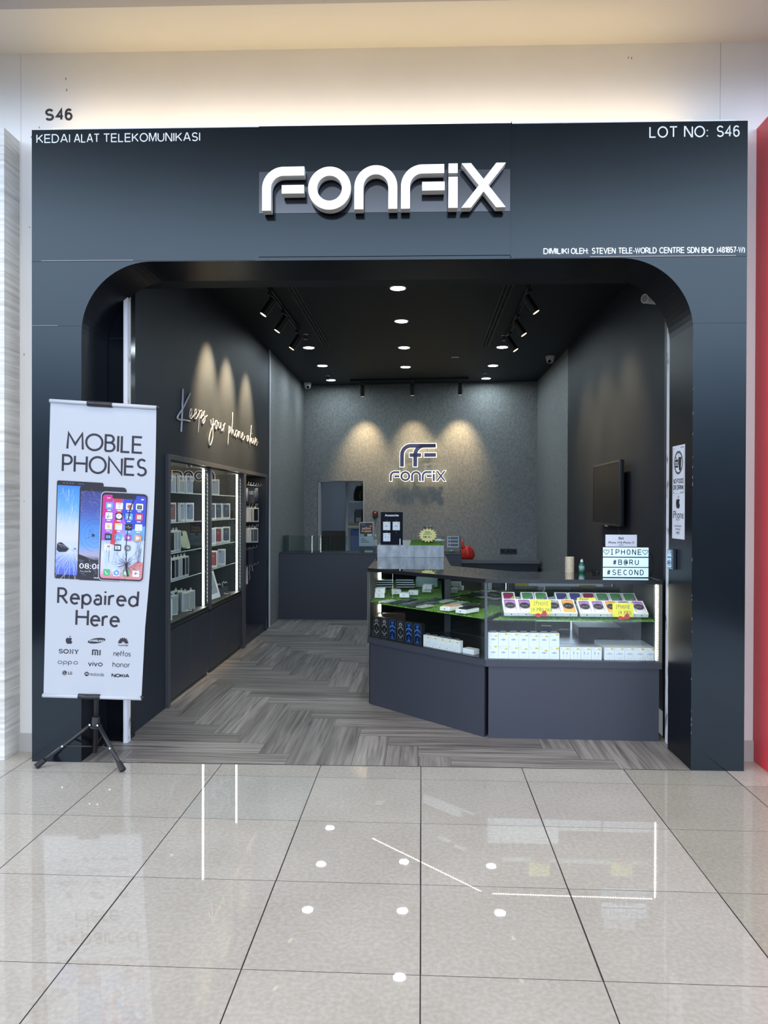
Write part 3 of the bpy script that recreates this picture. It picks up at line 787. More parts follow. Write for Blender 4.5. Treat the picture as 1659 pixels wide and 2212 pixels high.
# ================================================================== CEILING FITTINGS
LAMP = mat('downlight_diffuser', (.9, .9, .9), .5, emit=(.78, .92, 1.0), strength=185)
RING = mat('white_lamp_ring', (.75, .77, .78), .4)
DL = [(-.225, 6.98, 'nearest in the middle row'), (-.226, 8.22, 'second from the front in the middle row'), (-.228, 9.58, 'third from the front in the middle row'), (-.239, 10.91, 'farthest in the middle row'),
      (-1.43, 9.54, 'nearest in the left row'), (-1.42, 10.77, 'in the middle of the left row'), (-1.444, 12.0, 'farthest in the left row by the back wall'),
      (1.003, 9.6, 'nearest in the right row'), (1.004, 10.85, 'in the middle of the right row'), (.997, 11.92, 'farthest in the right row by the back wall')]
d0 = None
for x, y, w in DL:
    lab = 'round white ceiling downlight, ' + w
    if d0 is None:
        d0 = thing('downlight', lab, 'ceiling light', (x, y, ZC), group='recessed downlights in the black ceiling')
        MB().lathe([(.067, 0), (.080, 0), (.080, -.004), (.069, -.008), (.066, -.003)], n=28).build('trim_ring', [RING], d0, smooth=True, auto=True)
        MB().lathe([(.066, -.001), (.066, -.004), (.0, -.0045)], n=28).build('diffuser', [LAMP], d0)
    else: dup(d0, (x, y, ZC), label=lab)

RAIL = mat('black_track', (.012, .012, .014), .35)
def rail(name, p0, p1, label):
    mb = MB(); a = Vector(p0); b = Vector(p1); d = (b - a).normalized(); s = Vector((-d.y, d.x, 0))
    def bar(o0, o1, z0, z1):
        vs = [a + s * o0, b + s * o0, b + s * o1, a + s * o1]
        vs = [(v.x, v.y, z0) for v in vs] + [(v.x, v.y, z1) for v in vs]
        mb.add(vs, [(0, 3, 2, 1), (4, 5, 6, 7), (0, 1, 5, 4), (1, 2, 6, 5), (2, 3, 7, 6), (3, 0, 4, 7)])
    bar(-.018, -.007, p0[2] - .03, p0[2]); bar(.007, .018, p0[2] - .03, p0[2]); bar(-.007, .007, p0[2] - .012, p0[2])
    return tag(mb.build(name, [RAIL]), label, 'track rail')
rail('track_rail', (-1.40, 6.4, ZC), (-1.39, 8.56, ZC), 'black lighting track on the ceiling along the left wall')
rail('track_rail', (.955, 6.4, ZC), (.99, 8.86, ZC), 'black lighting track on the ceiling along the right wall')
rail('track_rail', (-1.13, 11.98, ZC), (.72, 11.82, ZC), 'black lighting track across the ceiling before the back wall')
SPOTLENS = mat('warm_spot_lens', (.9, .85, .7), .3, emit=(1, .80, .52), strength=2.5)
def spot_head(loc, aim, label, group, power, size, first=None, length=.17, blend=1.0, rad=.03):
    d = Vector(aim).normalized()
    if first is None:
        t = thing('track_spotlight', label, 'spotlight', loc, group=group)
        MB().box(-.016, -.045, -.045, .016, .045, -.012).cyl((0, 0, -.045), (0, 0, -.10), .007).build('adapter', [RAIL], t, bevel=.002)
        hd = MB()
        hd.cyl((0, 0, .055), (0, 0, -length + .055), .036, n=24).cyl((0, 0, .058), (0, 0, .055), .030, .036, n=24)
        ho = hd.build('lamp_head', [mat('black_lamp_head', (.010, .010, .011), .45)], t, smooth=True, auto=True)
        lens = MB().lathe([(.031, 0), (.031, -.004), (0, -.004)], (0, 0, -length + .055), n=24).build('lens', [SPOTLENS], ho)
    else:
        t = dup(first, loc, label=label)
        ho = [c for c in t.children if c.name.startswith('lamp_head')][0]
    ho.location = (0, 0, -.12)
    ho.rotation_mode = 'QUATERNION'
    ho.rotation_quaternion = Vector((0, 0, -1)).rotation_difference(d)
    l = bpy.data.lights.new('spot_beam', 'SPOT'); l.energy = power; l.color = (1, .71, .38); l.spot_size = R(size); l.spot_blend = blend; l.shadow_soft_size = rad
    lo = bpy.data.objects.new('spot_beam', l); COL.objects.link(lo)
    lo.location = Vector(loc) + Vector((0, 0, -.12)) + d * (length - .055 + .012)
    lo.rotation_mode = 'QUATERNION'; lo.rotation_quaternion = Vector((0, 0, -1)).rotation_difference(d)
    return t
zc = ZC - .028
gL = 'black track spotlights along the left wall'; gR = 'black track spotlights along the right wall'; gB = 'black track spotlights before the back wall'
s1 = spot_head((-1.40, 6.95, zc), (-.56, -.08, -.85), 'black track spotlight nearest the entrance on the left track', gL, 620, 62)
spot_head((-1.397, 7.60, zc), (-.56, -.04, -.85), 'middle black spotlight of three on the left track', gL, 620, 62, s1)
spot_head((-1.395, 8.44, zc), (-.56, -.04, -.85), 'black track spotlight farthest inside on the left track', gL, 480, 62, s1)
spot_head((.965, 6.95, zc), (.60, -.02, -.9), 'black track spotlight nearest the entrance on the right track', gR, 150, 74, s1)['group'] = gR
spot_head((.975, 7.85, zc), (.60, -.04, -.9), 'middle black spotlight of three on the right track', gR, 150, 74, s1)['group'] = gR
spot_head((.985, 8.62, zc), (.60, -.04, -.9), 'black track spotlight farthest inside on the right track', gR, 120, 74, s1)['group'] = gR
for x, w, p in ((-.945, 'left end of the back wall track', 135), (-.153, 'middle of the back wall track', 80), (.592, 'right end of the back wall track', 135)):
    y = 11.98 - (x + 1.13) / 1.85 * .16
    spot_head((x, y, zc), (0, .46, -.9), 'short black spotlight at the ' + w, gB, p, 60, s1, blend=1.0)['group'] = gB

# linear air slots either side
def slot(x0, x1, y0, y1, label):
    t = thing('air_diffuser', label, 'air vent', ((x0 + x1) / 2, y0, ZC))
    w = (x1 - x0) / 2; L = y1 - y0
    fr = mat('dark_grey_vent', (.030, .033, .035), .5)
    mb = MB(); mb.box(-w, 0, -.006, -w + .012, L, 0); mb.box(w - .012, 0, -.006, w, L, 0); mb.box(-w, 0, -.006, w, .01, 0); mb.box(-w, L - .01, -.006, w, L, 0); mb.box(-.006, 0, -.006, .006, L, 0)
    mb.build('frame', [fr], t)
    MB().box(-w + .012, .01, -.002, w - .012, L - .01, 0).build('throat', [mat('vent_throat', (.002, .002, .002), .9)], t)
    for k in range(7):
        yy = 1.2 + k * (L - 1.4) / 6
        MB().box(-w + .012, yy, -.005, -.006, yy + .012, -.001).build('clip', [fr], t); MB().box(.006, yy + .1, -.005, w - .012, yy + .112, -.001).build('clip', [fr], t)
slot(-1.235, -1.155, 5.6, 9.46, 'long double-slot air diffuser in the ceiling by the left track')
slot(.735, .825, 5.6, 9.53, 'long double-slot air diffuser in the ceiling by the right track')

# sprinklers, emergency sensor, cameras
CHR = mat('chrome', (.55, .55, .55), .2, 1.0)
sp = None
for x, y, w in ((-1.357, 8.80, 'beside the left track end'), (.954, 8.95, 'beside the right track end'), (-1.446, 11.6, 'near the back left downlights'), (.949, 11.5, 'near the back right downlights')):
    lab = 'small chrome ceiling sprinkler ' + w
    if sp is None:
        sp = thing('sprinkler', lab, 'sprinkler', (x, y, ZC), group='fire sprinklers in the ceiling')
        MB().lathe([(.032, 0), (.030, -.006), (.01, -.008)], n=16).build('escutcheon', [CHR], sp, smooth=True)
        MB().cyl((0, 0, -.006), (0, 0, -.05), .008).cyl((-.012, 0, -.03), (-.008, 0, -.06), .003, n=6).cyl((.012, 0, -.03), (.008, 0, -.06), .003, n=6).build('body', [CHR], sp)
        MB().lathe([(.0, -.058), (.024, -.060), (.026, -.064), (0, -.064)], n=16).build('deflector', [CHR], sp)
    else: dup(sp, (x, y, ZC), label=lab)
t = thing('ceiling_label', 'small pale access plate flat on the black ceiling', 'plate', (.44, 10.23, ZC))
MB().box(-.05, -.035, -.006, .05, .035, 0).build('plate', [mat('pale_plate', (.55, .56, .55), .4)], t, bevel=.003)
CAMW = mat('camera_white', (.80, .81, .82), .35)
def dome(loc, rotz, label):
    t = thing('security_camera', label, 'security camera', loc, (0, 0, rotz))
    MB().lathe([(.058, 0), (.060, -.025), (.052, -.034)], n=24).build('base', [CAMW], t, smooth=True, auto=True)
    MB().lathe([(.052, -.030), (.052, -.05), (.045, -.075), (.03, -.092), (0, -.098)], n=24).build('ball', [CAMW], t, smooth=True)
    MB().cyl((0, -.030, -.070), (0, -.056, -.082), .024, .022, 20).build('lens', [mat('lens_black', (.006, .006, .007), .1)], t)
dome((-1.86, 12.28, ZC), .3, 'white security camera in the back left ceiling corner')
dome((1.70, 10.21, ZC), -.35, 'white security camera under the ceiling by the right wall')
t = thing('bracket_camera', 'white bullet camera on a bracket behind the top right of the entrance', 'security camera', (1.80, 5.62, 3.02))
MB().box(-.03, -.05, -.09, 0, .05, .06).build('junction_box', [CAMW], t, bevel=.006)
MB().tube([(-.02, 0, .02), (-.07, .0, .05), (-.12, .0, .05)], .014).build('arm', [CAMW], t, smooth=True)
MB().cyl((-.10, .02, .05), (-.20, -.05, .04), .034, n=20).build('body', [CAMW], t, smooth=True, auto=True)
MB().cyl((-.198, -.0486, .0402), (-.202, -.0514, .0398), .026, n=20).build('lens', [mat('camera_lens_grey', (.35, .36, .37), .3)], t)
# ================================================================== BUILT-IN DISPLAY CABINETS (left wall)
GLASS = glass_mat('clear_glass', (.965, .985, .975))
SHELFG = glass_mat('shelf_glass', (.88, .95, .92), boost=1.3)
GEDGE = mat('self_glowing_glass_edge', (.42, .52, .50), .15, emit=(.75, .9, .85), strength=.12)  # weak emission painted in for bright shelf edges; the glass is no lamp
LINING = mat('grey_fabric_lining', (.105, .115, .115), .55)
add_noise(LINING, (.026, .030, .030), (.042, .047, .047), 60, 4, stretch=(1, 1, 3))
FRAME = mat('charcoal_frame', (.052, .055, .062), .42)
COLD = mat('cold_led_strip', (.9, .92, .9), .5, emit=(.95, 1.0, .93), strength=20)
XB = XL - .40
def W2L(o):      # a part given in world coordinates under a thing standing at o
    return (-o.location.x, -o.location.y, -o.location.z)
def cabinet(y0, y1, label, seamy, stripy):
    t = thing('display_cabinet', label, 'cabinet', (XL, y0, 0), group='built-in lit display cabinets')
    o = W2L(t); ym = (y0 + y1) / 2
    mb = MB()
    mb.box(XB, y0, .6, XB + .01, y1, 1.91); mb.box(XB, y0, .6, XL - .012, y0 + .012, 1.91); mb.box(XB, y1 - .012, .6, XL - .012, y1, 1.91)
    mb.box(XB, y0, 1.90, XL - .012, y1, 1.915); mb.box(XB, y0, .595, XL - .004, y1, .634)
    mb.build('lining', [LINING], t, o)
    mb = MB()
    mb.box(XL - .03, y0, .045, XL + .004, ym - .0015, .578); mb.box(XL - .03, ym + .0015, .045, XL + .004, y1, .578)
    b = mb.build('base_panel', [NAVYD], t, o, bevel=.0015)
    MB().box(XL - .03, y0, .003, XL - .02, y1, .045).box(XL - .02, y0, .578, XL + .002, y1, .600).build('shadow_gap', [BLACK], t, o)
    for a, b_ in ((y0 + .004, ym - .002), (ym + .002, y1 - .004)):
        d = MB().box(XL - .010, a, .606, XL - .004, b_, 1.905).build('glass_door', [GLASS], t, o)
    mb = MB()
    MB().cyl((XL - .016, ym, .70 - .03), (XL + .016, ym, .70 - .03), .012).cyl((XL + .016, ym, .67), (XL + .022, ym, .67), .016).build('door_lock', [CHR], t, o, smooth=True, auto=True)
    MB().box(XL - .02, ym - .03, 1.885, XL - .002, ym + .03, 1.91).build('door_catch', [BLACK], t, o)
    for z in SHZ:
        s = MB().box(XB + .012, y0 + .014, z - .008, XL - .030, y1 - .014, z).build('shelf', [SHELFG], t, o)
        MB().box(XL - .0299, y0 + .014, z - .008, XL - .0285, y1 - .014, z).build('polished_edge', [GEDGE], s)
        pg = MB()
        for yy in (y0 + .012, y1 - .03):
            for xx in (XL - .07, XB + .06): pg.cyl((xx, yy, z - .013), (xx, yy + .02, z - .013), .005, n=8)
        pg.build('shelf_pin', [CHR], s)
    s = MB().box(XL - .062, y1 - .022, .636, XL - .036, y1 - .0125, 1.899).build('aluminium_channel', [mat('aluminium_channel')], t, o)
    MB().box(XL - .058, y1 - .025, .64, XL - .040, y1 - .0222, 1.895).build('lamp_strip', [COLD], s)
    s = MB().box(XL - .062, y0 + .0125, .636, XL - .036, y0 + .022, 1.899).build('aluminium_channel', [mat('aluminium_channel')], t, o)
    MB().box(XL - .058, y0 + .0222, .64, XL - .040, y0 + .025, 1.895).build('lamp_strip', [COLD], s)
    s = MB().box(XL - .018, y1 - .0165, .66, XL - .0105, y1 - .0125, 1.86).build('diode_tape', [DIODE], t, o)
    return t
DIODE = mat('dim_diode_tape', (.30, .31, .30), .4, emit=(.95, 1.0, .92), strength=1)
SHZ = [1.667, 1.425, 1.180, .956]
cabinet(5.775, 6.925, 'lit glass-doored display cabinet nearest the entrance in the left wall', 6.31, 6.64)
cabinet(6.97, 8.19, 'lit glass-doored display cabinet in the middle of the left wall', 7.55, 7.84)
t = thing('cabinet_surround', 'charcoal frame around the three display bays of the left wall', 'cabinet frame', (XL, 5.73, 0))
o = W2L(t)
MB().box(XL - .03, 5.725, .003, XL + .026, 5.772, 1.955).build('stile', [FRAME], t, o, bevel=.002)
MB().box(XL - .03, 6.927, .6, XL + .012, 6.968, 1.91).build('stile', [FRAME], t, o, bevel=.002)
MB().box(XL - .40, 8.193, .003, XL + .026, 8.285, 1.91).build('stile', [FRAME], t, o, bevel=.002)
MB().box(XL - .40, 9.375, .003, XL + .022, 9.45, 1.955).build('stile', [NAVYD], t, o, bevel=.002)
MB().box(XL - .40, 5.772, 1.9155, XL + .026, 9.375, 1.955).build('top_rail', [FRAME], t, o, bevel=.002)
# open hook bay
HOOKB = mat('black_slatboard', (.012, .013, .017), .5)
t = thing('hook_display', 'open black hook bay at the far end of the left wall', 'display rack', (XL, 8.29, 0), group='built-in lit display cabinets')
o = W2L(t)
mb = MB(); mb.box(XB, 8.286, .10, XB + .02, 9.374, 1.915)
for k in range(12): mb.box(XB + .02, 8.287, .16 + k * .145, XB + .026, 9.373, .16 + k * .145 + .125)
mb.build('slatboard', [HOOKB], t, o)
MB().box(XB, 8.286, .003, XL + .004, 9.374, .10).build('plinth', [NAVYD], t, o)
MB().lathe([(.05, 0), (.05, -.006), (0, -.006)], (XL - .14, 8.75, 1.9155), 24).build('puck_lamp', [mat('puck_lamp_glow', (.9, .9, .8), .5, emit=(1, .93, .8), strength=38)], t, o)
HOOKS = []
HKM = mat('wire_hook', (.35, .35, .36), .3, .9)
for z, ys_, L in ((1.80, (8.50, 8.62, 8.76, 8.9, 9.02, 9.16), .372), (1.555, (8.60, 8.76, 8.94, 9.04), .36), (1.31, (8.60, 8.76, 8.96, 9.06), .36), (1.06, (8.60, 8.80, 8.98), .36), (.86, (8.60, 8.85, 9.02), .37)):
    for y in ys_:
        HOOKS.append((y, z, L))
        MB().tube([(XB + .02, y, z), (XB + .02 + L, y, z), (XB + .03 + L, y, z + .012), (XB + .034 + L, y, z + .03)], .0035, 6).build('hook', [HKM], t, o, smooth=True)

# ================================================================== GLASS DISPLAY COUNTERS (right)
A, B, C_ = (-.425, 5.954), (.430, 5.108), (1.589, 5.096)
Ai, Bi, Ci = (.240, 6.250), (.700, 5.735), (1.589, 5.725)
ZG0, ZG1, ZSH = .530, 1.060, .800
def shrink(poly, d):
    n = len(poly); out = []
    for i in range(n):
        p, q, r = Vector(poly[i - 1]), Vector(poly[i]), Vector(poly[(i + 1) % n])
        a = (q - p).normalized(); b = (r - q).normalized()
        na = Vector((-a.y, a.x)); nb = Vector((-b.y, b.x)); m = (na + nb)
        out.append(tuple(q + m * (d / (1 + na.dot(nb)))))
    return out
def wallseg(mb, p, q, z0, z1, th, m=0, off=0.0):
    """upright slab of thickness th standing inside the line p-q (left of its direction)"""
    p = Vector(p); q = Vector(q); d = (q - p).normalized(); nn = Vector((-d.y, d.x))
    a, b = p + nn * off, q + nn * off; c, e = q + nn * (off + th), p + nn * (off + th)
    mb.prism([tuple(a), tuple(b), tuple(c), tuple(e)], z0, z1, 'xy', m)
DARKG = glass_mat('tinted_back_glass', (.30, .33, .34), ior=3.6, boost=1.8)
TOPG = glass_mat('counter_top_glass', (.86, .92, .90), ior=1.55, boost=1.8)
CASEIN = mat('warm_grey_case_lining', (.11, .108, .105), .6, spec=.2)
WARMS = mat('warm_led_strip', (.9, .85, .7), .5, emit=(1, .90, .72), strength=34)
ALU = mat('aluminium_channel')
def led_dots(m, strength, pitch):      # separate diodes along the tape
    t, b = nodes(m)
    tc = t.nodes.new('ShaderNodeTexCoord'); sx = t.nodes.new('ShaderNodeSeparateXYZ')
    ad = t.nodes.new('ShaderNodeMath'); ad.operation = 'ADD'
    mu = t.nodes.new('ShaderNodeMath'); mu.operation = 'MULTIPLY'; mu.inputs[1].default_value = 2 * math.pi / pitch
    sn = t.nodes.new('ShaderNodeMath'); sn.operation = 'SINE'
    mr = t.nodes.new('ShaderNodeMapRange'); mr.inputs['From Min'].default_value = -.35; mr.inputs['From Max'].default_value = .35
    mr.inputs['To Min'].default_value = strength * .12; mr.inputs['To Max'].default_value = strength * 1.6
    t.links.new(tc.outputs['Object'], sx.inputs[0]); t.links.new(sx.outputs['X'], ad.inputs[0]); t.links.new(sx.outputs['Z'], ad.inputs[1])
    t.links.new(ad.outputs[0], mu.inputs[0]); t.links.new(mu.outputs[0], sn.inputs[0]); t.links.new(sn.outputs[0], mr.inputs['Value'])
    t.links.new(mr.outputs[0], b.inputs['Emission Strength'])
led_dots(WARMS, 52, .0165)
led_dots(DIODE, .42, .036)
def counter(label, poly, fronts, backs, ends, name='display_counter'):
    t = thing(name, label, 'display counter', (poly[0][0], poly[0][1], 0))
    o = W2L(t)
    MB().prism(shrink(poly, .014), .003, .485).build('base_cabinet', [NAVYC], t, o)
    MB().prism(poly, .485, .530).build('ledge', [NAVYC], t, o, bevel=.002)
    MB().prism(shrink(poly, .012), .530, .534).build('case_floor', [mat('case_floor', (.035, .038, .044), .25)], t, o)
    s = MB().prism(shrink(poly, .03), ZSH - .014, ZSH - .004).build('shelf', [SHELFG], t, o)
    for p, q in fronts:
        mb = MB(); wallseg(mb, p, q, ZG0, ZG1, .007); mb.build('front_pane', [GLASS], t, o)
        mb = MB(); wallseg(mb, p, q, 1.0462, ZG1 + .013, .010, 0, -.001); mb.build('top_trim', [BLACK], t, o)
        mb = MB(); wallseg(mb, p, q, 1.050, 1.058, .012, 0, .010); ch = mb.build('aluminium_channel', [ALU], t, o)
        P = Vector(p); Q = Vector(q); d = (Q - P).normalized()
        mb = MB(); wallseg(mb, tuple(P + d * .05), tuple(Q - d * .05), 1.0475, 1.0499, .008, 0, .012); mb.build('lamp_strip', [WARMS], ch)
    for p, q in backs:
        mb = MB(); wallseg(mb, p, q, ZG0 + .004, ZG1, .008); mb.build('back_pane', [DARKG], t, o)
    for p, q in ends:
        mb = MB(); wallseg(mb, p, q, ZG0, ZG1 + .012, .022); mb.build('end_panel', [CASEIN if name == 'display_counter' else NAVYC], t, o)
    MB().prism(shrink(poly, .001), ZG1 + .001, ZG1 + .011).build('glass_top', [TOPG], t, o)
    return t
c1 = counter('angled glass display counter with black phone boxes facing the entrance', [A, B, Bi, Ai], [(A, B)], [(Bi, Ai)], [])
c2 = counter('straight front glass display counter with white phone boxes, under the lit message box', [B, C_, Ci, Bi], [(B, C_)], [(Ci, Bi)], [(C_, Ci)])
Ae, Be = (-.425, 8.62), (.235, 8.62)
c3 = counter('long glass side counter carrying the concrete-look plinth', [A, Ai, Be, Ae], [], [], [])
o = W2L(c3)
mb = MB(); wallseg(mb, Ae, (A[0], 6.03), ZG0, ZG1, .016); mb.build('side_panel', [CASEIN], c3, o)
mb = MB(); wallseg(mb, (A[0], 6.03), (A[0], 5.962), ZG0, ZG1, .006); mb.build('side_pane', [GLASS], c3, o)
MB().box(A[0] - .001, 5.953, ZG0, A[0] + .006, 5.961, ZG1).build('glass_edge', [mat('grey_corner_seal', (.07, .085, .095), .35, spec=.2)], c3, o)
mb = MB(); wallseg(mb, Ai, Be, ZG0, ZG1, .020); mb.build('side_panel', [NAVYC], c3, o)
mb = MB(); wallseg(mb, Be, Ae, ZG0, ZG1, .020); mb.build('back_panel', [NAVYC], c3, o)
mb = MB(); mb.prism([(.19, 6.24), (.245, 6.24), (.245, 6.30), (.19, 6.30)], ZG0, ZG1); mb.build('post', [NAVYD], c3, o)
mb = MB(); mb.box(-.405, 7.26, .54, -.385, 7.28, 1.04); ch = mb.build('aluminium_channel', [ALU], c3, o)
MB().box(-.403, 7.255, .545, -.387, 7.2599, 1.035).build('lamp_strip', [WARMS], ch)
# corner post and right-hand lamp strip of the front case
o = W2L(c2)
MB().box(.424, 5.110, ZG0, .440, 5.124, ZG1).build('glass_corner', [mat('grey_corner_seal', (.07, .085, .095), .35, spec=.2)], c2, o)
s = MB().box(1.548, 5.118, .535, 1.5668, 5.142, 1.045).build('aluminium_channel', [ALU], c2, o)
BRS = mat('bright_warm_strip', (.9, .85, .7), .5, emit=(1, .92, .76), strength=24)
led_dots(BRS, 24, .0165)
MB().box(1.553, 5.115, .54, 1.5628, 5.1179, 1.042).build('lamp_strip', [BRS], s)

# artificial grass mats on the middle shelves
GRASS = mat('artificial_grass', (.05, .13, .015), .6)
add_noise(GRASS, (.055, .17, .020), (.19, .38, .06), 40, 3, lo=.35, hi=.65)
def pip(p, poly):
    return all((poly[(i + 1) % len(poly)][0] - poly[i][0]) * (p[1] - poly[i][1]) - (poly[(i + 1) % len(poly)][1] - poly[i][1]) * (p[0] - poly[i][0]) > 0 for i in range(len(poly)))
def grass(poly, z, density, label, seed):
    rg = random.Random(seed); mb = MB()
    mb.prism(poly, z, z + .004)
    xs = [p[0] for p in poly]; ys = [p[1] for p in poly]
    n = int((max(xs) - min(xs)) * (max(ys) - min(ys)) * density)
    for _ in range(n):
        x, y = rg.uniform(min(xs), max(xs)), rg.uniform(min(ys), max(ys))
        if not pip((x, y), poly): continue
        a = rg.uniform(0, 6.283); h = rg.uniform(.007, .015); w = .0016; l = rg.uniform(.002, .009); b = rg.uniform(0, 6.283)
        dx, dy = w * math.cos(a), w * math.sin(a)
        mb.add([(x - dx, y - dy, z + .004), (x + dx, y + dy, z + .004), (x + l * math.cos(b), y + l * math.sin(b), z + h)], [(0, 1, 2)])
    ob = mb.build('artificial_grass_mat', [GRASS], fix=False)
    return tag(ob, label, 'artificial grass', kind='stuff')
ZGR = ZSH - .004
grass(shrink([A, B, Bi, Ai], .032), ZGR, 22000, 'green artificial grass lining the shelf of the angled counter', 1)
grass([(B[0] + .05, B[1] + .018), (1.56, 5.116), (1.56, 5.68), (Bi[0] + .02, 5.68)], ZGR, 16000, 'green artificial grass lining the shelf of the front counter', 2)
grass([(-.40, 6.02), (.17, 6.30), (.20, 7.75), (-.40, 7.75)], ZGR, 14000, 'green artificial grass lining the shelf of the side counter', 3)

# ================================================================== SERVICE COUNTER, DESK, GLASS SCREENS (back)
t = thing('service_counter', 'dark slate service counter across the back of the shop', 'counter', (XL, 10.36, 0))
o = W2L(t)
MB().box(XL + .003, 10.36, .003, .545, 10.40, .905).box(.505, 10.40, .003, .545, 10.95, .905).build('front_panel', [NAVYC], t, o, bevel=.002)
MB().box(XL + .003, 10.355, .905, .548, 10.95, .917).build('worktop', [NAVYD], t, o, bevel=.002)
t = thing('glass_screen', 'low frameless glass screen standing on the service counter', 'glass screen', (-1.92, 10.42, .9172))
o = W2L(t)
SCR_G = glass_mat('screen_glass', (.80, .87, .86), boost=1.3)
MB().box(-1.915, 10.42, .9172, -.44, 10.428, 1.154).build('front_pane', [SCR_G], t, o)
MB().box(-1.925, 10.42, .9172, -1.917, 10.90, 1.154).build('side_pane', [SCR_G], t, o)
MB().box(-1.917, 10.4195, .9172, -1.9135, 10.4285, 1.154).build('glass_edge', [mat('dark_glass_edge', (.05, .09, .09), .2)], t, o)
t = thing('glass_screen', 'small clear glass panel at the right end of the service counter', 'glass screen', (.05, 10.42, .9172))
o = W2L(t)
MB().box(.05, 10.42, .9172, .533, 10.428, 1.154).build('front_pane', [glass_mat('clear_screen_glass', (.93, .95, .95))], t, o)
MB().box(.522, 10.4195, .9172, .533, 10.4285, 1.154).build('glass_edge', [mat('dark_glass_edge')], t, o)
t = thing('work_desk', 'long grey-topped work desk along the back wall', 'desk', (.56, 11.62, 0))
o = W2L(t)
vs = [(-.6, 11.64), (1.80, 11.64), (1.80, 12.22), (-.6, 12.40)]
MB().prism(vs, .695, .745).build('worktop', [mat('grey_laminate_top', (.14, .145, .15), .5)], t, o, bevel=.002)
MB().prism([(-.58, 11.70), (1.775, 11.70), (1.775, 12.2), (-.58, 12.36)], .003, .6945).build('base_cabinet', [NAVYD], t, o)

# ================================================================== RIGHT WALL: television, sockets
t = thing('wall_television', 'black flat television mounted on the navy right wall', 'television', (XR, 7.33, 1.66))
o = W2L(t)
y0, y1, z0, z1, xs_ = 6.80, 7.86, 1.385, 1.978, 1.748
MB().box(xs_ + .004, y0, z0, xs_ + .036, y1, z1).build('housing', [mat('tv_housing', (.009, .009, .010), .3)], t, o, bevel=.004)
mb = MB(); mb.box(xs_ - .002, y0, z0, xs_ + .004, y0 + .016, z1); mb.box(xs_ - .002, y1 - .016, z0, xs_ + .004, y1, z1); mb.box(xs_ - .002, y0 + .016, z0, xs_ + .004, y1 - .016, z0 + .02); mb.box(xs_ - .002, y0 + .016, z1 - .016, xs_ + .004, y1 - .016, z1)
mb.build('bezel', [mat('tv_bezel', (.012, .012, .013), .25)], t, o)
MB().box(xs_ + .001, y0 + .016, z0 + .02, xs_ + .0039, y1 - .016, z1 - .016).build('screen', [mat('tv_screen', (.008, .008, .009), .35, spec=.15)], t, o)
MB().box(xs_ + .036, 7.05, 1.48, xs_ + .07, 7.62, 1.88).box(xs_ + .07, 7.15, 1.55, XR, 7.5, 1.80).build('wall_mount', [BLACK], t, o)
MB().box(xs_ - .002, 7.25, z0 - .012, xs_ + .012, 7.35, z0).build('sensor', [mat('tv_sensor', (.25, .25, .25), .3)], t, o, bevel=.002)
MB().tube([(xs_ + .05, 7.1, 1.50), (xs_ + .06, 7.08, 1.35), (XR - .01, 7.05, 1.25), (XR - .006, 7.04, .9)], .005, 6).build('power_cable', [BLACK], t, o, smooth=True)
s0 = None
for k, x in enumerate((1.305, 1.395, 1.483)):
    y = YB(x); lab = f'{["left", "middle", "right"][k]} of the three black sockets above the work desk'
    if s0 is None:
        s0 = thing('wall_socket', lab, 'socket', (x, y, .845), (0, 0, math.atan2(-.34, 3.8)), group='black sockets above the desk')
        MB().box(-.043, -.011, -.043, .043, -.0005, .043).build('plate', [mat('socket_plate', (.007, .007, .008), .3)], s0, bevel=.003)
        MB().box(-.02, -.0118, -.016, .02, -.0111, .014).build('outlet', [mat('socket_plate_gloss', (.015, .015, .017), .15)], s0)
    else: dup(s0, (x, y, .845), label=lab)
MB_ = None
# ================================================================== RIGHT JAMB: paper notices, switch plate  (paper x runs towards the shop -> street)
PAPER = mat('white_paper', (.74, .75, .80), .55)
INK = mat('black_ink', (.015, .015, .02), .5)
GREYINK = mat('grey_ink', (.09, .09, .10), .5)
def jamb(x, y):      # x 0..0.215 left to right as read, y = height
    return (U1 - .0016 - .0012 * math.sin(x * 24), .335 - x, y)
def paper(label, z0, z1, draw):
    t = thing('paper_notice', label, 'notice', FO, FR, group='paper notices on the right jamb')
    mb = MB(); N = 10
    vs = [(U1 - .0006 - .0012 * math.sin(.215 * i / N * 24) - q, .335 - .215 * i / N, z) for q in (0, .0006) for i in range(N + 1) for z in (z0, z1)]
    k = 2 * (N + 1)
    fs = [(2 * i + b, 2 * i + 1 + b, 2 * i + 3 + b, 2 * i + 2 + b) for b in (0, k) for i in range(N)]
    fs += [(0, 1, k + 1, k), (k - 2, k - 1, 2 * k - 1, 2 * k - 2)]
    mb.add(vs, fs); mb.build('sheet', [PAPER], t, smooth=False)
    mb = MB(); draw(mb); mb.build('print', [INK, GREYINK], t, fix=False)
    return t
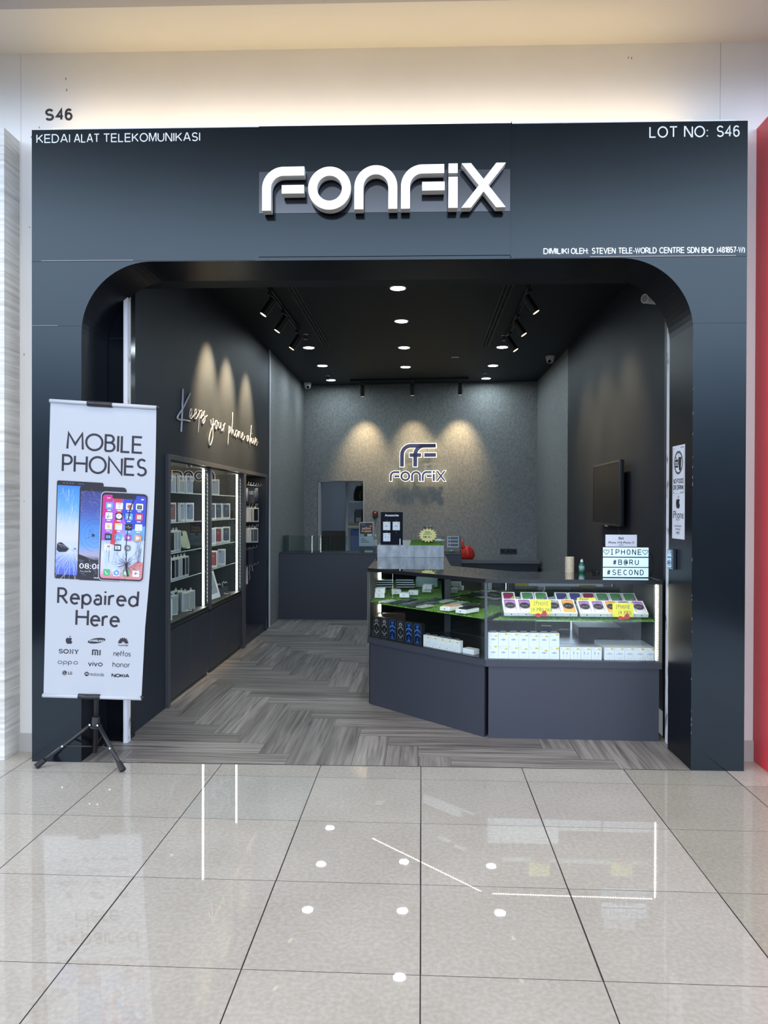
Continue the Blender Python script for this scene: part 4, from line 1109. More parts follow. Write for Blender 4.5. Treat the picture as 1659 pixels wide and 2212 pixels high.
def d_food(mb):
    stroke_flat(mb, rrect(.012, 1.648, .203, 1.925, .012), .0035, jamb, 0, True)
    stroke_flat(mb, arc(.107, 1.833, .066, .066, 0, 360, 40), .014, jamb, 1, True)
    stroke_flat(mb, [(.055, 1.876), (.155, 1.786)], .010, jamb, 1)
    for z0, z1, a, b in ((1.838, 1.852, .052, .108), (1.828, 1.833, .050, .110), (1.819, 1.824, .050, .110), (1.803, 1.815, .053, .107)):
        put_poly(mb, [(a, z0), (b, z0), (b, z1), (a, z1)], jamb, 0)
    put_poly(mb, [(.118, 1.784), (.146, 1.784), (.157, 1.866), (.108, 1.866)], jamb, 0)
    stroke_flat(mb, [(.118, 1.866), (.108, 1.893)], .004, jamb, 1)
    sans_c(mb, 'NO FOOD', .107, 1.704, .030, jamb, 0, .19, .165); sans_c(mb, 'OR DRINK', .107, 1.664, .030, jamb, 0, .19, .178)
def d_phone(mb):
    for p in apple_mark(.105, 1.580, .082): put_poly(mb, p, jamb, 0)
    text_c(mb, 'iPhone', .105, 1.487, .047, jamb, 0, .005, .185)
    text_c(mb, 'NEW SET', .105, 1.473, .011, jamb, 1, .01, .085); text_c(mb, '&', .105, 1.453, .010, jamb, 1, .01)
    text_c(mb, 'SECONDHAND', .105, 1.434, .012, jamb, 1, .01, .135); text_c(mb, 'AVAILABLE', .105, 1.415, .012, jamb, 1, .01, .11); text_c(mb, 'HERE', .105, 1.390, .017, jamb, 0, .01, .075)
paper('white paper no food or drink notice on the right jamb', 1.642, 1.940, d_food)
paper('white paper notice with a fruit emblem, below the food and drink notice', 1.360, 1.641, d_phone)
t = thing('switch_plate', 'shiny steel switch plate on the right jamb below the paper notices', 'light switch', FO, FR)
MB().box(U1 - .026, .255, 1.166, U1 - .0005, .345, 1.292).build('plate', [mat('polished_steel', (.42, .46, .52), .12, 1.0)], t, bevel=.004)
for z0, z1 in ((1.172, 1.188), (1.192, 1.245), (1.250, 1.287)):
    MB().box(U1 - .030, .262, z0, U1 - .0262, .338, z1).build('rocker', [mat('polished_steel_rocker', (.55, .62, .70), .08, 1.0)], t, bevel=.002)
# ================================================================== GOODS
WBOX = mat('white_carton', (.84, .86, .87), .5)
BBOX = mat('black_carton', (.010, .010, .012), .4)
YEL = mat('yellow_sticker', (.80, .52, .02), .5)
LINE = mat('grey_line_print', (.42, .47, .56), .5)
DGREY = mat('dark_print', (.03, .03, .035), .4)
def XZ(y): return lambda a, b: (a, y, b)
# ---- upright black phone cartons
RIMP = mat('print_grey_rim', (.16, .17, .18), .3); SILV = mat('print_silver', (.42, .43, .45), .3)
BLU = mat('print_blue', (.022, .125, .43), .3); BLUD = mat('print_deep_blue', (.004, .014, .055), .3); BLUL = mat('print_light_blue', (.34, .56, .85), .3)
def black_box(kind):
    w, d, h = .088, .034, .160
    b = MB().box(-w / 2, 0, 0, w / 2, d, h).build('phone_box', [BBOX], bevel=.001)
    mb = MB(); F = XZ(-.0006); G = XZ(-.0009); H = XZ(-.0012)
    x0, x1, z0, z1 = -.034, .034, .008, .152
    put_poly(mb, rrect(x0, z0, x1, z1, .012), F, 4 if kind else 5)
    stroke_flat(mb, rrect(x0, z0, x1, z1, .012), .0022, G, 0, True)
    c = {0: (1, 1, 1), 1: (2, 3, 2)}[kind]
    if kind == 0:
        stroke_flat(mb, arc(0, .126, .015, .014, -30, 210, 14), .006, H, 1); put_poly(mb, arc(0, .125, .008, .007, 0, 360, 12)[:-1], G, 0)
        stroke_flat(mb, arc(0, .075, .026, .035, 25, 155, 16), .006, H, 1); stroke_flat(mb, arc(0, .070, .026, .034, 205, 335, 16), .005, H, 1)
        put_poly(mb, [(-.003, .055), (.003, .055), (.004, .078), (-.004, .078)], H, 0); put_poly(mb, arc(0, .021, .016, .008, 0, 180, 10), G, 0)
    else:
        put_poly(mb, [(-.016, .142), (.016, .142), (.012, .128), (.003, .120), (-.003, .120), (-.012, .128)], G, 2)
        for z, r, t in ((.095, .030, .009), (.066, .025, .008)):
            stroke_flat(mb, arc(0, z - .012, r, r, 15, 165, 16), t * .75, G, 2); stroke_flat(mb, arc(0, z - .0125, r - .003, r - .003, 25, 155, 16), .0022, H, 3)
        put_poly(mb, [(-.004, .02), (.004, .02), (.003, .05), (-.003, .05)], H, 2); put_poly(mb, arc(0, .020, .015, .007, 0, 360, 14)[:-1], G, 2)
        put_poly(mb, [(-.003, .085), (.003, .085), (.004, .125), (-.004, .125)], H, 2)
    mb.build('cover_print', [RIMP, SILV, BLU, BLUL, BLUD, BBOX], b, fix=False)
    return b
R45 = (0, 0, math.atan2(B[1] - A[1], B[0] - A[0]))
dA = (Vector(B) - Vector(A)).normalized(); nA = Vector((-dA.y, dA.x))
def along(s, off, z): p = Vector(A) + dA * s + nA * off; return (p.x, p.y, z)
protos = {}
for i, k in enumerate((0, 0, 1, 0, 1, 1)):
    lab = f'{ORD[i]} upright black phone box from the left, angled counter, ' + ('blue swirl print' if k else 'grey ring print')
    if k not in protos: b = protos[k] = black_box(k); b.location = along(.074 + .0905 * i, .032, .5345); b.rotation_euler = R45
    else: b = dup(protos[k], along(.074 + .0905 * i, .032, .5345), R45)
    tag(b, lab, 'phone box', 'upright black phone boxes')
# ---- small white accessory cartons, each with a printed picture and a yellow price sticker
def small_box(kind, w, d, h, tab=False):
    b = MB().box(-w / 2, 0, 0, w / 2, d, h)
    b = b.build('accessory_box', [WBOX], bevel=.0008)
    F = XZ(-.0005)
    mb = MB()
    if kind == 'adapter':      # flat lozenge outline and faint plug
        put_poly(mb, [(-w * .30, h * .48), (0, h * .40), (w * .30, h * .48), (0, h * .58)], F, 0)
        stroke_flat(mb, arc(0, h * .36, w * .30, h * .16, 180, 360, 14), .0007, F, 1)
    elif kind == 'cable':
        for x in (-w * .18, w * .18):
            put_poly(mb, rrect(x - w * .055, h * .42, x + w * .055, h * .58, .0012, 2), F, 0); stroke_flat(mb, [(x, h * .42), (x, h * .1)], .0016, F, 1)
        put_poly(mb, [(-w * .22, h * .58), (-w * .14, h * .58), (-w * .14, h * .62), (-w * .22, h * .62)], F, 2)
    elif kind == 'cube':
        stroke_flat(mb, [(-w * .32, h * .5), (0, h * .6), (w * .32, h * .5), (0, h * .41), (-w * .32, h * .5)], .0012, F, 0)
        put_poly(mb, [(-w * .30, h * .5), (0, h * .585), (w * .30, h * .5), (0, h * .425)], F, 1)
        stroke_flat(mb, [(-w * .32, h * .5), (-w * .30, h * .2), (0, h * .1), (w * .30, h * .2), (w * .32, h * .5)], .0012, F, 0); stroke_flat(mb, [(0, h * .1), (0, h * .41)], .0010, F, 1)
    else:      # earbuds
        for x in (-w * .12, w * .06, w * .2): stroke_flat(mb, [(x, h * .2), (x + w * .05, h * .5)], .0012, F, 0)
        put_poly(mb, arc(-w * .2, h * .16, w * .05, h * .035, 0, 360, 8)[:-1], F, 2)
    for p in apple_mark(-w * .36, h * .9, h * .06): put_poly(mb, p, F, 2)
    for q in (.80, .76): put_poly(mb, [(-w * .40, h * q), (-w * (.08 if q > .78 else .02), h * q), (-w * (.08 if q > .78 else .02), h * (q + .016)), (-w * .40, h * (q + .016))], F, 1)
    mb.build('printed_picture', [LINE, mat('pale_line_print', (.58, .62, .68), .5), DGREY], b, fix=False)
    if tab:
        MB().box(-w * .32, d * .4, h, w * .32, d * .5, h + .012).build('hang_tab', [mat('clear_tab', (.10, .11, .12), .2)], b)
    return b
def sticker(b, x, z, w=.019, h=.010):
    MB().box(x - w / 2, -.0012, z - h / 2, x + w / 2, -.0006, z + h / 2).build('price_sticker', [YEL], b)
def shelf_row(kind, n, x0, pitch, y, z, w, d, h, where, group, rowname='', stick=None, tab=False, depth_rows=1, fwd=()):
    first = None
    for r_ in range(depth_rows):
        for i in range(n):
            loc = (x0 + pitch * (i + .5), y + r_ * (d + .0012) - (.006 if i in fwd and r_ == 0 else 0), z)
            lab = f'{ORD[i]} white {kind} box from the left, ' + (where if r_ == 0 else f'{ORD[r_]} row back, {where}')
            if r_ == 0:
                b = small_box(kind, w, d, h, tab); b.location = loc
                if stick: sticker(b, *stick[i % len(stick)])
                if first is None: first = b
                tag(b, lab, 'accessory box', group)
                if depth_rows > 1 and i == 0:
                    plain = None
            else:
                if plain is None:
                    plain = MB().box(-w / 2, 0, 0, w / 2, d, h).build('accessory_box', [WBOX], loc=loc, bevel=.0008)
                    tag(plain, lab, 'accessory box', group)
                else: dup(plain, loc, label=lab)
ST1 = [(.018, .066), (.018, .079), (.019, .076), (.020, .070), (.018, .068), (.017, .066), (.020, .078)]
ST2 = [(.016, .080), (.018, .066), (.019, .072), (.016, .066), (.020, .072), (.014, .057), (.020, .072)]
gA = 'white adapter boxes in the front counter'
shelf_row('adapter', 7, .450, .0678, 5.136, .5345, .0668, .040, .0868, 'lower row of the front counter', gA, stick=ST2)
shelf_row('adapter', 7, .450, .0678, 5.136, .6216, .0668, .040, .0868, 'upper row of the front counter', gA, stick=ST1, tab=True, fwd=(1,))
shelf_row('cable', 4, .928, .0696, 5.136, .5345, .0680, .030, .083, 'beside the adapter boxes', 'white cable boxes in the front counter', stick=[(.017, .070), (.016, .071), (.016, .070), (.017, .071)])
shelf_row('cube', 5, 1.222, .0676, 5.136, .5345, .0666, .042, .083, 'right end of front counter', 'white charger cube boxes in the front counter', stick=[(.017, .074)], depth_rows=7)
# flat cartons lying behind the cable boxes
pk = None
for i, (x, y, a, z) in enumerate(((.99, 5.24, .1, 0), (1.09, 5.27, -.15, 0), (1.0, 5.25, .3, .031), (1.15, 5.22, .02, 0))):
    lab = f'{ORD[i]} flat white carton lying behind the cable boxes'
    if pk is None: pk = tag(MB().box(-.04, -.03, 0, .04, .03, .03).build('flat_carton', [WBOX], loc=(x, y, .5345 + z), rot=(0, 0, a), bevel=.001), lab, 'carton', 'flat white cartons in the front counter')
    else: dup(pk, (x, y, .5345 + z), (0, 0, a), lab)
# earbud cartons in the angled counter
fb = None
for i in range(5):
    lab = f'{ORD[i]} white earphone box from the left, beside the black phone boxes'
    loc = along(.62 + .0715 * i, .034, .5345)
    b = small_box('earphone', .070, .034, .083, True); b.location = loc; b.rotation_euler = R45; sticker(b, .016, .070, .016, .011)
    tag(b, lab, 'accessory box', 'white earphone boxes in the angled counter')
tag(MB().box(-.05, 0, 0, .05, .06, .036).build('flat_carton', [WBOX], loc=along(1.005, .05, .5345), rot=R45, bevel=.001), 'low white carton at the right end of the earphone boxes', 'carton')
# brown stacked cartons
bc = None
for i in range(5):
    lab = f'{ORD[i]} thin brown carton from the bottom of the stack behind the black phone boxes'
    loc = (-.245 + .004 * (i % 2), 6.72, .5345 + .0155 * i)
    if bc is None: bc = tag(MB().box(-.10, -.05, 0, .10, .05, .0148).build('thin_carton', [mat('brown_carton', (.16, .075, .055), .5)], loc=loc, rot=(0, 0, .06), bevel=.001), lab, 'carton', 'brown cartons in the side counter')
    else: dup(bc, loc, (0, 0, .06 - .03 * (i % 3)), lab)

# ---- white phone cartons tilted on acrylic risers (front counter, upper shelf)
def screen_print(mb, w, l, kind, top):
    """printed phone front; x across, y along the carton"""
    F = lambda e: (lambda a, b: (a, b, top + .0004 + e))
    sw, sl = w * .80, l * .88
    x0, x1, y0, y1 = -sw / 2, sw / 2, l / 2 - sl / 2, l / 2 + sl / 2
    put_poly(mb, rrect(x0, y0, x1, y1, .011), F(0), 0)
    ins = .0022
    r = rrect(x0 + ins, y0 + ins, x1 - ins, y1 - ins, .009)
    n = len(r)
    mb.add([F(.0003)(*p) for p in r], [tuple(range(n))], 1, [((p[0] - x0) / sw, (p[1] - y0) / sl) for p in r])
    if kind.startswith('pro'):
        put_poly(mb, arc(0, y0 + sl * .52, sw * .44, sl * .255, 0, 360, 24)[:-1], F(.0006), 2)
        stroke_flat(mb, arc(0, y0 + sl * .34, sw * .34, sl * .17, 40, 140, 10), .0016, F(.0008), 3); stroke_flat(mb, arc(0, y0 + sl * .68, sw * .34, sl * .17, 220, 320, 10), .0012, F(.0008), 3)
        put_poly(mb, rrect(-.011, y1 - .011, .011, y1 - .006, .0024, 3), F(.0006), 0)
    else:
        A1 = [(x0 + ins, y0 + sl * .30)] + [(x0 + ins + (sw - 2 * ins) * t, y0 + sl * (.30 + .42 * t * t)) for t in (.2, .4, .6, .8, 1)] + [(x1 - ins, y0 + .012), (x1 - .010, y0 + ins), (x0 + .010, y0 + ins), (x0 + ins, y0 + .012)]
        put_poly(mb, A1, F(.0006), 2)
        A2 = [(x0 + ins, y0 + sl * .30)] + [(x0 + ins + (sw - 2 * ins) * t, y0 + sl * (.30 - .22 * t)) for t in (.25, .5, .75, 1)] + [(x1 - ins, y0 + .012), (x1 - .010, y0 + ins), (x0 + .010, y0 + ins), (x0 + ins, y0 + .012)]
        put_poly(mb, A2, F(.0008), 0)
        stroke_flat(mb, [(x0 + ins + (sw - 2 * ins) * t, y0 + sl * (.30 + .42 * t * t)) for t in (0, .2, .4, .6, .8, 1)], .0018, F(.0009), 3)
        put_poly(mb, rrect(-.014, y1 - .008, .014, y1 - .002, .002, 3), F(.0006), 0)
G_PURP = grad_mat('print_violet', [(0, (.78, .80, .86)), (.16, (.70, .70, .76)), (.55, (.30, .22, .36)), (.82, (.48, .22, .60)), (1, (.30, .12, .42))])
G_GOLD = grad_mat('print_gold', [(0, (.85, .48, .12)), (.3, (.80, .40, .08)), (.6, (.5, .25, .06)), (.85, (.86, .42, .08)), (1, (.82, .30, .05))])
G_SILV = grad_mat('print_silver_white', [(0, (.72, .73, .76)), (.3, (.5, .5, .52)), (.6, (.10, .10, .11)), (1, (.58, .58, .60))])
KIND = {'pro_violet': [G_PURP, mat('print_black_orb', (.028, .026, .034), .3), mat('print_pale_line', (.62, .60, .62), .3)],
        'pro_gold': [G_GOLD, mat('print_black_orb'), mat('print_pale_line')], 'pro_silver': [G_SILV, mat('print_black_orb'), mat('print_pale_line')],
        'green': [mat('print_green', (.10, .30, .12), .3), mat('print_violet_wave', (.17, .09, .32), .3), mat('print_pale_line')],
        'indigo': [mat('print_indigo', (.075, .07, .26), .3), mat('print_leaf_wave', (.16, .42, .14), .3), mat('print_pale_line')],
        'crimson': [mat('print_crimson', (.30, .035, .11), .3), mat('print_lime_wave', (.46, .48, .06), .3), mat('print_pale_line')]}
TILT = R(26)
def tilt_box(kind, w, l, h=.027):
    b = MB().box(-w / 2, 0, 0, w / 2, l, h).build('phone_box', [WBOX], bevel=.0008)
    mb = MB(); screen_print(mb, w, l, kind, h); mb.build('cover_print', [DGREY] + KIND[kind], b, fix=False)
    mb = MB()
    for p in apple_mark(0, h / 2, .011): put_poly(mb, p, XZ(-.0004))
    mb.build('emblem', [DGREY], b, fix=False)
    return b
tp = {}
def put_tilt(kind, x, y, z, w, l, lab, grp):
    key = (kind, w)
    if key not in tp: b = tp[key] = tilt_box(kind, w, l); b.location = (x, y, z); b.rotation_euler = (TILT, 0, 0)
    else: b = dup(tp[key], (x, y, z), (TILT, 0, 0))
    tag(b, lab, 'phone box', grp)
gF = 'white phone boxes tilted on the front riser row'; gBk = 'white phone boxes tilted on the rear riser row'
nm = {'pro_violet': 'violet', 'pro_gold': 'gold', 'pro_silver': 'silver', 'green': 'green and violet', 'indigo': 'indigo and green', 'crimson': 'crimson and lime'}
for i, k in enumerate(('pro_violet', 'pro_violet', 'pro_violet', 'pro_silver', 'pro_gold')):
    put_tilt(k, .608 + .0985 * i, 5.170, .818, .0970, .170, f'{ORD[i]} white phone box from the left, front tilted row, {nm[k]} print', gF)
for i, k in enumerate(('pro_violet', 'pro_violet', 'pro_gold', 'pro_violet', 'pro_violet')):
    put_tilt(k, 1.112 + .0905 * i, 5.165, .818, .0890, .160, f'{ORD[i + 5]} white phone box from the left, front tilted row, {nm[k]} print', gF)
for i, (x, k) in enumerate(((.622, 'crimson'), (.756, 'green'), (.852, 'green'), (.998, 'indigo'), (1.093, 'indigo'), (1.188, 'crimson'), (1.283, 'green'), (1.378, 'green'), (1.473, 'green'))):
    put_tilt(k, x, 5.372, .846, .092, .165, f'{ORD[i]} white phone box from the left, rear tilted row, {nm[k]} print', gBk)
ACR = glass_mat('acrylic', (.95, .97, .97), boost=1.2)
def riser(x0, x1, y, z, l, label):
    t = thing('acrylic_riser', label, 'riser', ((x0 + x1) / 2, y, ZGR + .004), group='clear acrylic risers')
    w = (x1 - x0) / 2; dz = z - ZGR - .004
    c, s_ = math.cos(TILT), math.sin(TILT)
    mb = MB(); mb.add([(-w, 0, dz - .004), (w, 0, dz - .004), (w, l * c, dz + l * s_ - .004), (-w, l * c, dz + l * s_ - .004), (-w, 0, dz - .001), (w, 0, dz - .001), (w, l * c, dz + l * s_ - .001), (-w, l * c, dz + l * s_ - .001)],
                      [(0, 3, 2, 1), (4, 5, 6, 7), (0, 1, 5, 4), (1, 2, 6, 5), (2, 3, 7, 6), (3, 0, 4, 7)])
    mb.build('plate', [ACR], t)
    MB().box(-w, l * c - .004, 0, w, l * c, dz + l * s_ - .006).build('rear_leg', [ACR], t)
    for sx in (-w - .004, w):
        mb = MB(); mb.prism([(-.02, .0), (l * c, .0), (l * c, dz + l * s_ + .012), (-.02, dz + .0)], sx, sx + .004, 'yz'); mb.build('side_cheek', [ACR], t)
riser(.556, 1.555, 5.172, .816, .15, 'clear acrylic riser under the front row of tilted phone boxes')
riser(.570, 1.525, 5.374, .844, .15, 'clear acrylic riser under the rear row of tilted phone boxes')
# handwritten yellow price cards with a red bow
CARD = mat('yellow_card', (.86, .80, .05), .55); PEN = mat('marker_pen', (.06, .06, .05), .6)
BOW = mat('red_bow', (.55, .02, .03), .45)
HAND = {'I': [[(.0, 1), (.3, 1)], [(.15, 1), (.13, 0)], [(0, 0), (.3, 0)]], 'P': [[(.1, 0), (.12, 1), (.5, .95), (.55, .65), (.12, .5)]], 'H': [[(.08, 1), (.05, 0)], [(.55, 1), (.5, 0)], [(.06, .5), (.55, .55)]],
        'O': [arc(.3, .5, .28, .45, 80, 430, 10)], 'N': [[(.05, 0), (.08, 1), (.5, .05), (.55, 1.05)]], 'E': [[(.5, .95), (.1, 1), (.08, 0), (.5, .05)], [(.1, .5), (.4, .55)]],
        '1': [[(.1, .8), (.2, 1), (.18, 0)]], '4': [[(.35, 1), (.05, .4), (.55, .42)], [(.42, .7), (.4, 0)]], 'R': [[(.1, 0), (.12, 1), (.5, .95), (.5, .6), (.12, .5), (.55, 0)]],
        'M': [[(0, 0), (.1, 1), (.32, .4), (.55, 1), (.62, 0)]], 'A': [[(.0, 0), (.28, 1), (.55, 0)], [(.12, .4), (.45, .4)]], 'X': [[(.0, 1), (.55, 0)], [(.55, 1), (.0, -.1)]], ' ': [], 'Z': []}
def hand(mb, s, x, y, h, fn, m=0, w=.0024, adv=.78):
    for i, c in enumerate(s):
        for st in HAND[c]:
            stroke_flat(mb, [(x + p[0] * h * .9, y + p[1] * h + (.08 * h if i % 3 == 1 else 0)) for p in st], w, fn, m)
        x += h * (adv * .9 if c not in '1I' else .5) if c != ' ' else h * .4
def price_card(loc, lines, label, w=.138, h=.096, rx=-.06):
    t = thing('price_card', label, 'price card', loc, (rx, 0, 0), group='handwritten yellow price cards')
    MB().prism(rrect(-w / 2, 0, w / 2, h, .004, 3), 0, .0015, 'xz').build('card', [CARD], t)
    mb = MB()
    for s, x, y, hh in lines: hand(mb, s, x, y, hh, XZ(-.0006))
    for x in (-w * .44, w * .44):
        for y in (.008, h - .008): put_poly(mb, arc(x, y, .002, .002, 0, 360, 8)[:-1], XZ(-.0006))
    for z in (.0, h): stroke_flat(mb, [(-w / 2, z), (w / 2, z)], .0012, XZ(-.0006))
    mb.build('handwriting', [PEN], t, fix=False)
    MB().prism([(0, 0), (-.012, .011), (-.028, .013), (-.038, .004), (-.037, -.010), (-.022, -.014), (-.010, -.010)], -.012, -.002, 'xz').build('bow', [BOW], t, (.004, 0, -.006), bevel=.004)
    MB().prism([(0, 0), (.006, .018), (.016, .030), (.028, .030), (.035, .016), (.034, -.004), (.018, -.009)], -.013, -.003, 'xz').build('bow', [BOW], t, (.004, 0, -.006), bevel=.004)
    MB().prism(rrect(-.005, -.006, .006, .006, .003, 3), -.0145, -.002, 'xz').build('bow_knot', [BOW], t, (.004, 0, -.006), bevel=.002)
    MB().box(-.01, .002, -.022, .01, .012, .03).build('clip', [ACR], t)
price_card((.799, 5.138, .836), [('IPHONE', -.045, .058, .026), ('14 PRO MAX', -.062, .018, .023)], 'yellow handwritten price card with a red bow, left one in the front counter')
price_card((1.345, 5.138, .822), [('IPHONE', -.045, .056, .024), ('14 PRO', -.032, .016, .024)], 'yellow handwritten price card with a red bow, right one in the front counter')
t = thing('price_card', 'small yellow price card mostly hidden behind the front tilted boxes', 'price card', (1.150, 5.352, .872), (-.1, 0, 0), group='handwritten yellow price cards')
MB().prism(rrect(-.065, 0, .065, .052, .004, 3), 0, .0015, 'xz').build('card', [CARD], t)
mb = MB(); hand(mb, 'IPHONE', -.05, .032, .014, XZ(-.0006), adv=1.0); mb.build('handwriting', [PEN], t, fix=False)

# ---- goods on the grass of the angled and side counters
WCASE = mat('black_glossy_carton', (.012, .012, .014), .25)
def carton_stack(x, y, n, w, d, h, mats, label, grp, tilt=.0):
    f = None
    for i in range(n):
        lab = f'{ORD[i]} from the bottom, {label}'
        loc = (x + rnd.uniform(-.006, .006), y + rnd.uniform(-.004, .004), .8125 + i * (h + .0006)); r = (0, 0, tilt + rnd.uniform(-.12, .12))
        if f is None:
            f = MB().box(-w / 2, -d / 2, 0, w / 2, d / 2, h).build('tablet_carton', [mats[0]], loc=loc, rot=r, bevel=.001)
            MB().box(-w / 2 - .0004, -d / 2 - .0006, h * .62, w / 2 + .0004, -d / 2, h * .98).build('white_band', [mats[1]], f)
            tag(f, lab, 'carton', grp)
        else: dup(f, loc, r, lab)
carton_stack(-.335, 6.90, 4, .15, .09, .020, [WCASE, WBOX], 'black carton with white band, left stack on the grass', 'black cartons stacked on the grass', .15)
carton_stack(-.150, 6.92, 4, .16, .09, .020, [WCASE, WBOX], 'black carton with white band, right stack on the grass', 'black cartons stacked on the grass', .05)
PALE = mat('pale_glass_packet', (.46, .56, .55), .2)
f = None
for i in range(9):
    lab = f'{ORD[i]} from the bottom, pale screen protector packet stack on the grass'
    loc = (.052 + rnd.uniform(-.008, .008), 7.08 + rnd.uniform(-.01, .01), .8125 + i * .0102); r = (0, 0, rnd.uniform(-.08, .08))
    if f is None: f = tag(MB().box(-.10, -.05, 0, .10, .05, .0095).build('screen_protector_packet', [PALE], loc=loc, rot=r, bevel=.0008), lab, 'packet', 'screen protector packets')
    else: dup(f, loc, r, lab)
wbp = None
for x, y, z, r, lab in ((-.341, 6.17, 0, .05, 'lower white phone box of two at the left end of the grass'), (-.338, 6.19, .037, -.02, 'upper white phone box of two at the left end of the grass'),
                        (-.212, 6.44, 0, .15, 'white phone box at the back left of three on the grass'), (-.070, 6.38, 0, -.1, 'white phone box at the back right of three on the grass'),
                        (-.140, 6.21, 0, -.05, 'white phone box at the front of three on the grass'), (.045, 6.60, 0, -.2, 'white phone box in front of the screen protector packets'), (.050, 6.56, .031, -.15, 'white phone box on top of another before the protector packets')):
    if wbp is None:
        wbp = MB().box(-.040, 0, 0, .040, .09, .036).build('phone_box', [WBOX], loc=(x, y, .8125 + z), rot=(0, 0, r), bevel=.001)
        mb = MB()
        for p in apple_mark(-.006, .018, .011): put_poly(mb, p, XZ(-.0005))
        mb.build('emblem', [GREYINK], wbp, fix=False); tag(wbp, lab, 'phone box', 'white phone boxes lying on the grass')
    else: dup(wbp, (x, y, .8125 + z), (0, 0, r), lab)
PH = [(-.268, 5.942, .1, 0), (-.183, 5.862, .05, 1), (-.108, 5.795, .0, 2), (-.045, 5.722, .1, 1), (.027, 5.655, .0, 0), (.075, 5.865, .1, 2), (-.10, 6.02, .05, 1), (-.015, 5.945, .0, 2), (.10, 6.06, .1, 1), (.19, 5.975, .05, 0), (.285, 5.87, .1, 0), (.36, 5.78, .0, 2), (.44, 5.69, .1, 1)]
COLS = [(mat('phone_back_silver', (.42, .46, .45), .25), 'pale silver'), (mat('phone_back_slate', (.030, .042, .050), .25), 'slate'), (mat('phone_back_teal', (.075, .11, .11), .25), 'teal grey')]
pp = {}
for i, (x, y, r, c) in enumerate(PH):
    lab = f'{COLS[c][1]} phone lying flat on the grass, ' + (ORD[i] if i < 12 else 'last') + ' from the left'
    rot = (R(2), R(1), r - .75)
    if c not in pp:
        b = pp[c] = MB().prism(rrect(-.034, -.069, .034, .069, .009, 4), 0, .0075).build('mobile_phone', [COLS[c][0]], loc=(x, y, .8115), rot=rot)
        MB().prism(rrect(-.031, .034, -.004, .066, .006, 3), .0075, .009).build('camera_island', [COLS[c][0]], b)
        MB().cyl((-.024, .057, .009), (-.024, .057, .0105), .006).cyl((-.011, .043, .009), (-.011, .043, .0105), .006).build('camera_lens', [mat('lens_black')], b)
    else: b = dup(pp[c], (x, y, .8115), rot)
    tag(b, lab, 'phone', 'phones lying on the grass')
for (x, y, c, lab) in ((.165, 5.435, (.62, .42, .33), 'open white phone box holding a rose gold phone'), (.272, 5.315, (.015, .015, .017), 'open white phone box holding a black phone')):
    t = thing('open_phone_box', lab + ', at the front of the grass', 'phone box', (x, y, .8125), (0, 0, R45[2] + .10), group='open phone boxes')
    MB().box(-.043, 0, 0, .043, .165, .026).build('carton', [WBOX], t, bevel=.001)
    mb = MB()
    for p in apple_mark(0, .013, .012): put_poly(mb, p, XZ(-.0005))
    mb.build('emblem', [DGREY], t, fix=False)
    p = MB().prism(rrect(-.035, .02, .035, .16, .009, 4), .0265, .033).build('displayed_phone', [mat('phone_' + lab[-16:-6].replace(' ', '_'), c, .15)], t, rot=(.03, 0, 0))
    MB().prism(rrect(-.028, .118, .02, .150, .007, 3), .033, .035).build('camera_island', [mat('phone_' + lab[-16:-6].replace(' ', '_'))], p)

# ================================================================== GOODS IN THE LEFT CABINETS
CASES = [mat('case_black', (.012, .012, .014), .25), mat('case_clear', (.36, .40, .40), .08), mat('case_smoke', (.07, .085, .09), .12), mat('case_tan', (.20, .13, .10), .3)]
PACKW = mat('white_case_pack', (.58, .63, .66), .35); HANGC = mat('clear_hanger', (.62, .66, .68), .15)
RIMG = mat('shiny_clear_rim', (.60, .64, .60), .05)
def case_pack(c):
    w, d, h = .084, .020, .172
    t = MB().box(-w / 2, 0, 0, w / 2, d, h).build('phone_case_pack', [PACKW], bevel=.0008)
    mb = MB(); mb.prism([(-w * .34, .012), (w * .40, .012), (w * .40, h * .93), (-w * .34, h * .93), (-w * .34, .06)], -.006, -.0003, 'xz')
    k = mb.build('phone_case', [CASES[c]], t, bevel=.002)
    mb = MB(); stroke_solid(mb, rrect(-w * .34, .012, w * .40, h * .93, .01, 4), .004, lambda x, y, e: (x, -.0085 + e, y), .0022, 0, 0, True); mb.build('clear_rim', [RIMG], k)
    mb = MB(); mb.box(-.012, d * .45, h, .012, d * .5, h + .006); stroke_solid(mb, arc(0, h + .013, .008, .008, 0, 360, 14), .0045, lambda x, y, e: (x, d * .45 + e, y), .0012, 0, 0, True); mb.build('hang_tab', [HANGC], t)
    mb = MB(); mb.box(w * .18, -.0012, h * .93, w * .46, -.0003, h * .985); mb.build('price_sticker', [mat('pale_sticker', (.62, .48, .22), .5)], t)
    return t
cp = {}
def put_pack(c, loc, rz, lab, grp):
    if c not in cp: b = cp[c] = case_pack(c); b.location = loc; b.rotation_euler = (0, 0, rz)
    else: b = dup(cp[c], loc, (0, 0, rz))
    tag(b, lab, 'phone case pack', grp)
Q = R(62)
gp = 'boxed phone cases in the nearest lit cabinet'
for i, (y, c) in enumerate(((5.965, 1), (6.055, 0), (6.15, 2), (6.24, 1), (6.325, 0), (6.415, 2))):
    put_pack(c, (-2.025, y, .9562), Q, f'{ORD[i]} hanging phone case pack from the left, lowest glass shelf, nearest cabinet', gp)
for i, (x, y, c) in enumerate(((-2.03, 5.99, 1), (-2.085, 6.30, 1), (-2.18, 6.50, 2), (-2.17, 6.63, 0), (-2.11, 6.60, 2), (-2.055, 6.53, 1), (-2.045, 6.66, 1))):
    put_pack(c, (x, y, .6342), R(58), f'{ORD[i]} hanging phone case pack from the left, floor of nearest cabinet', gp)
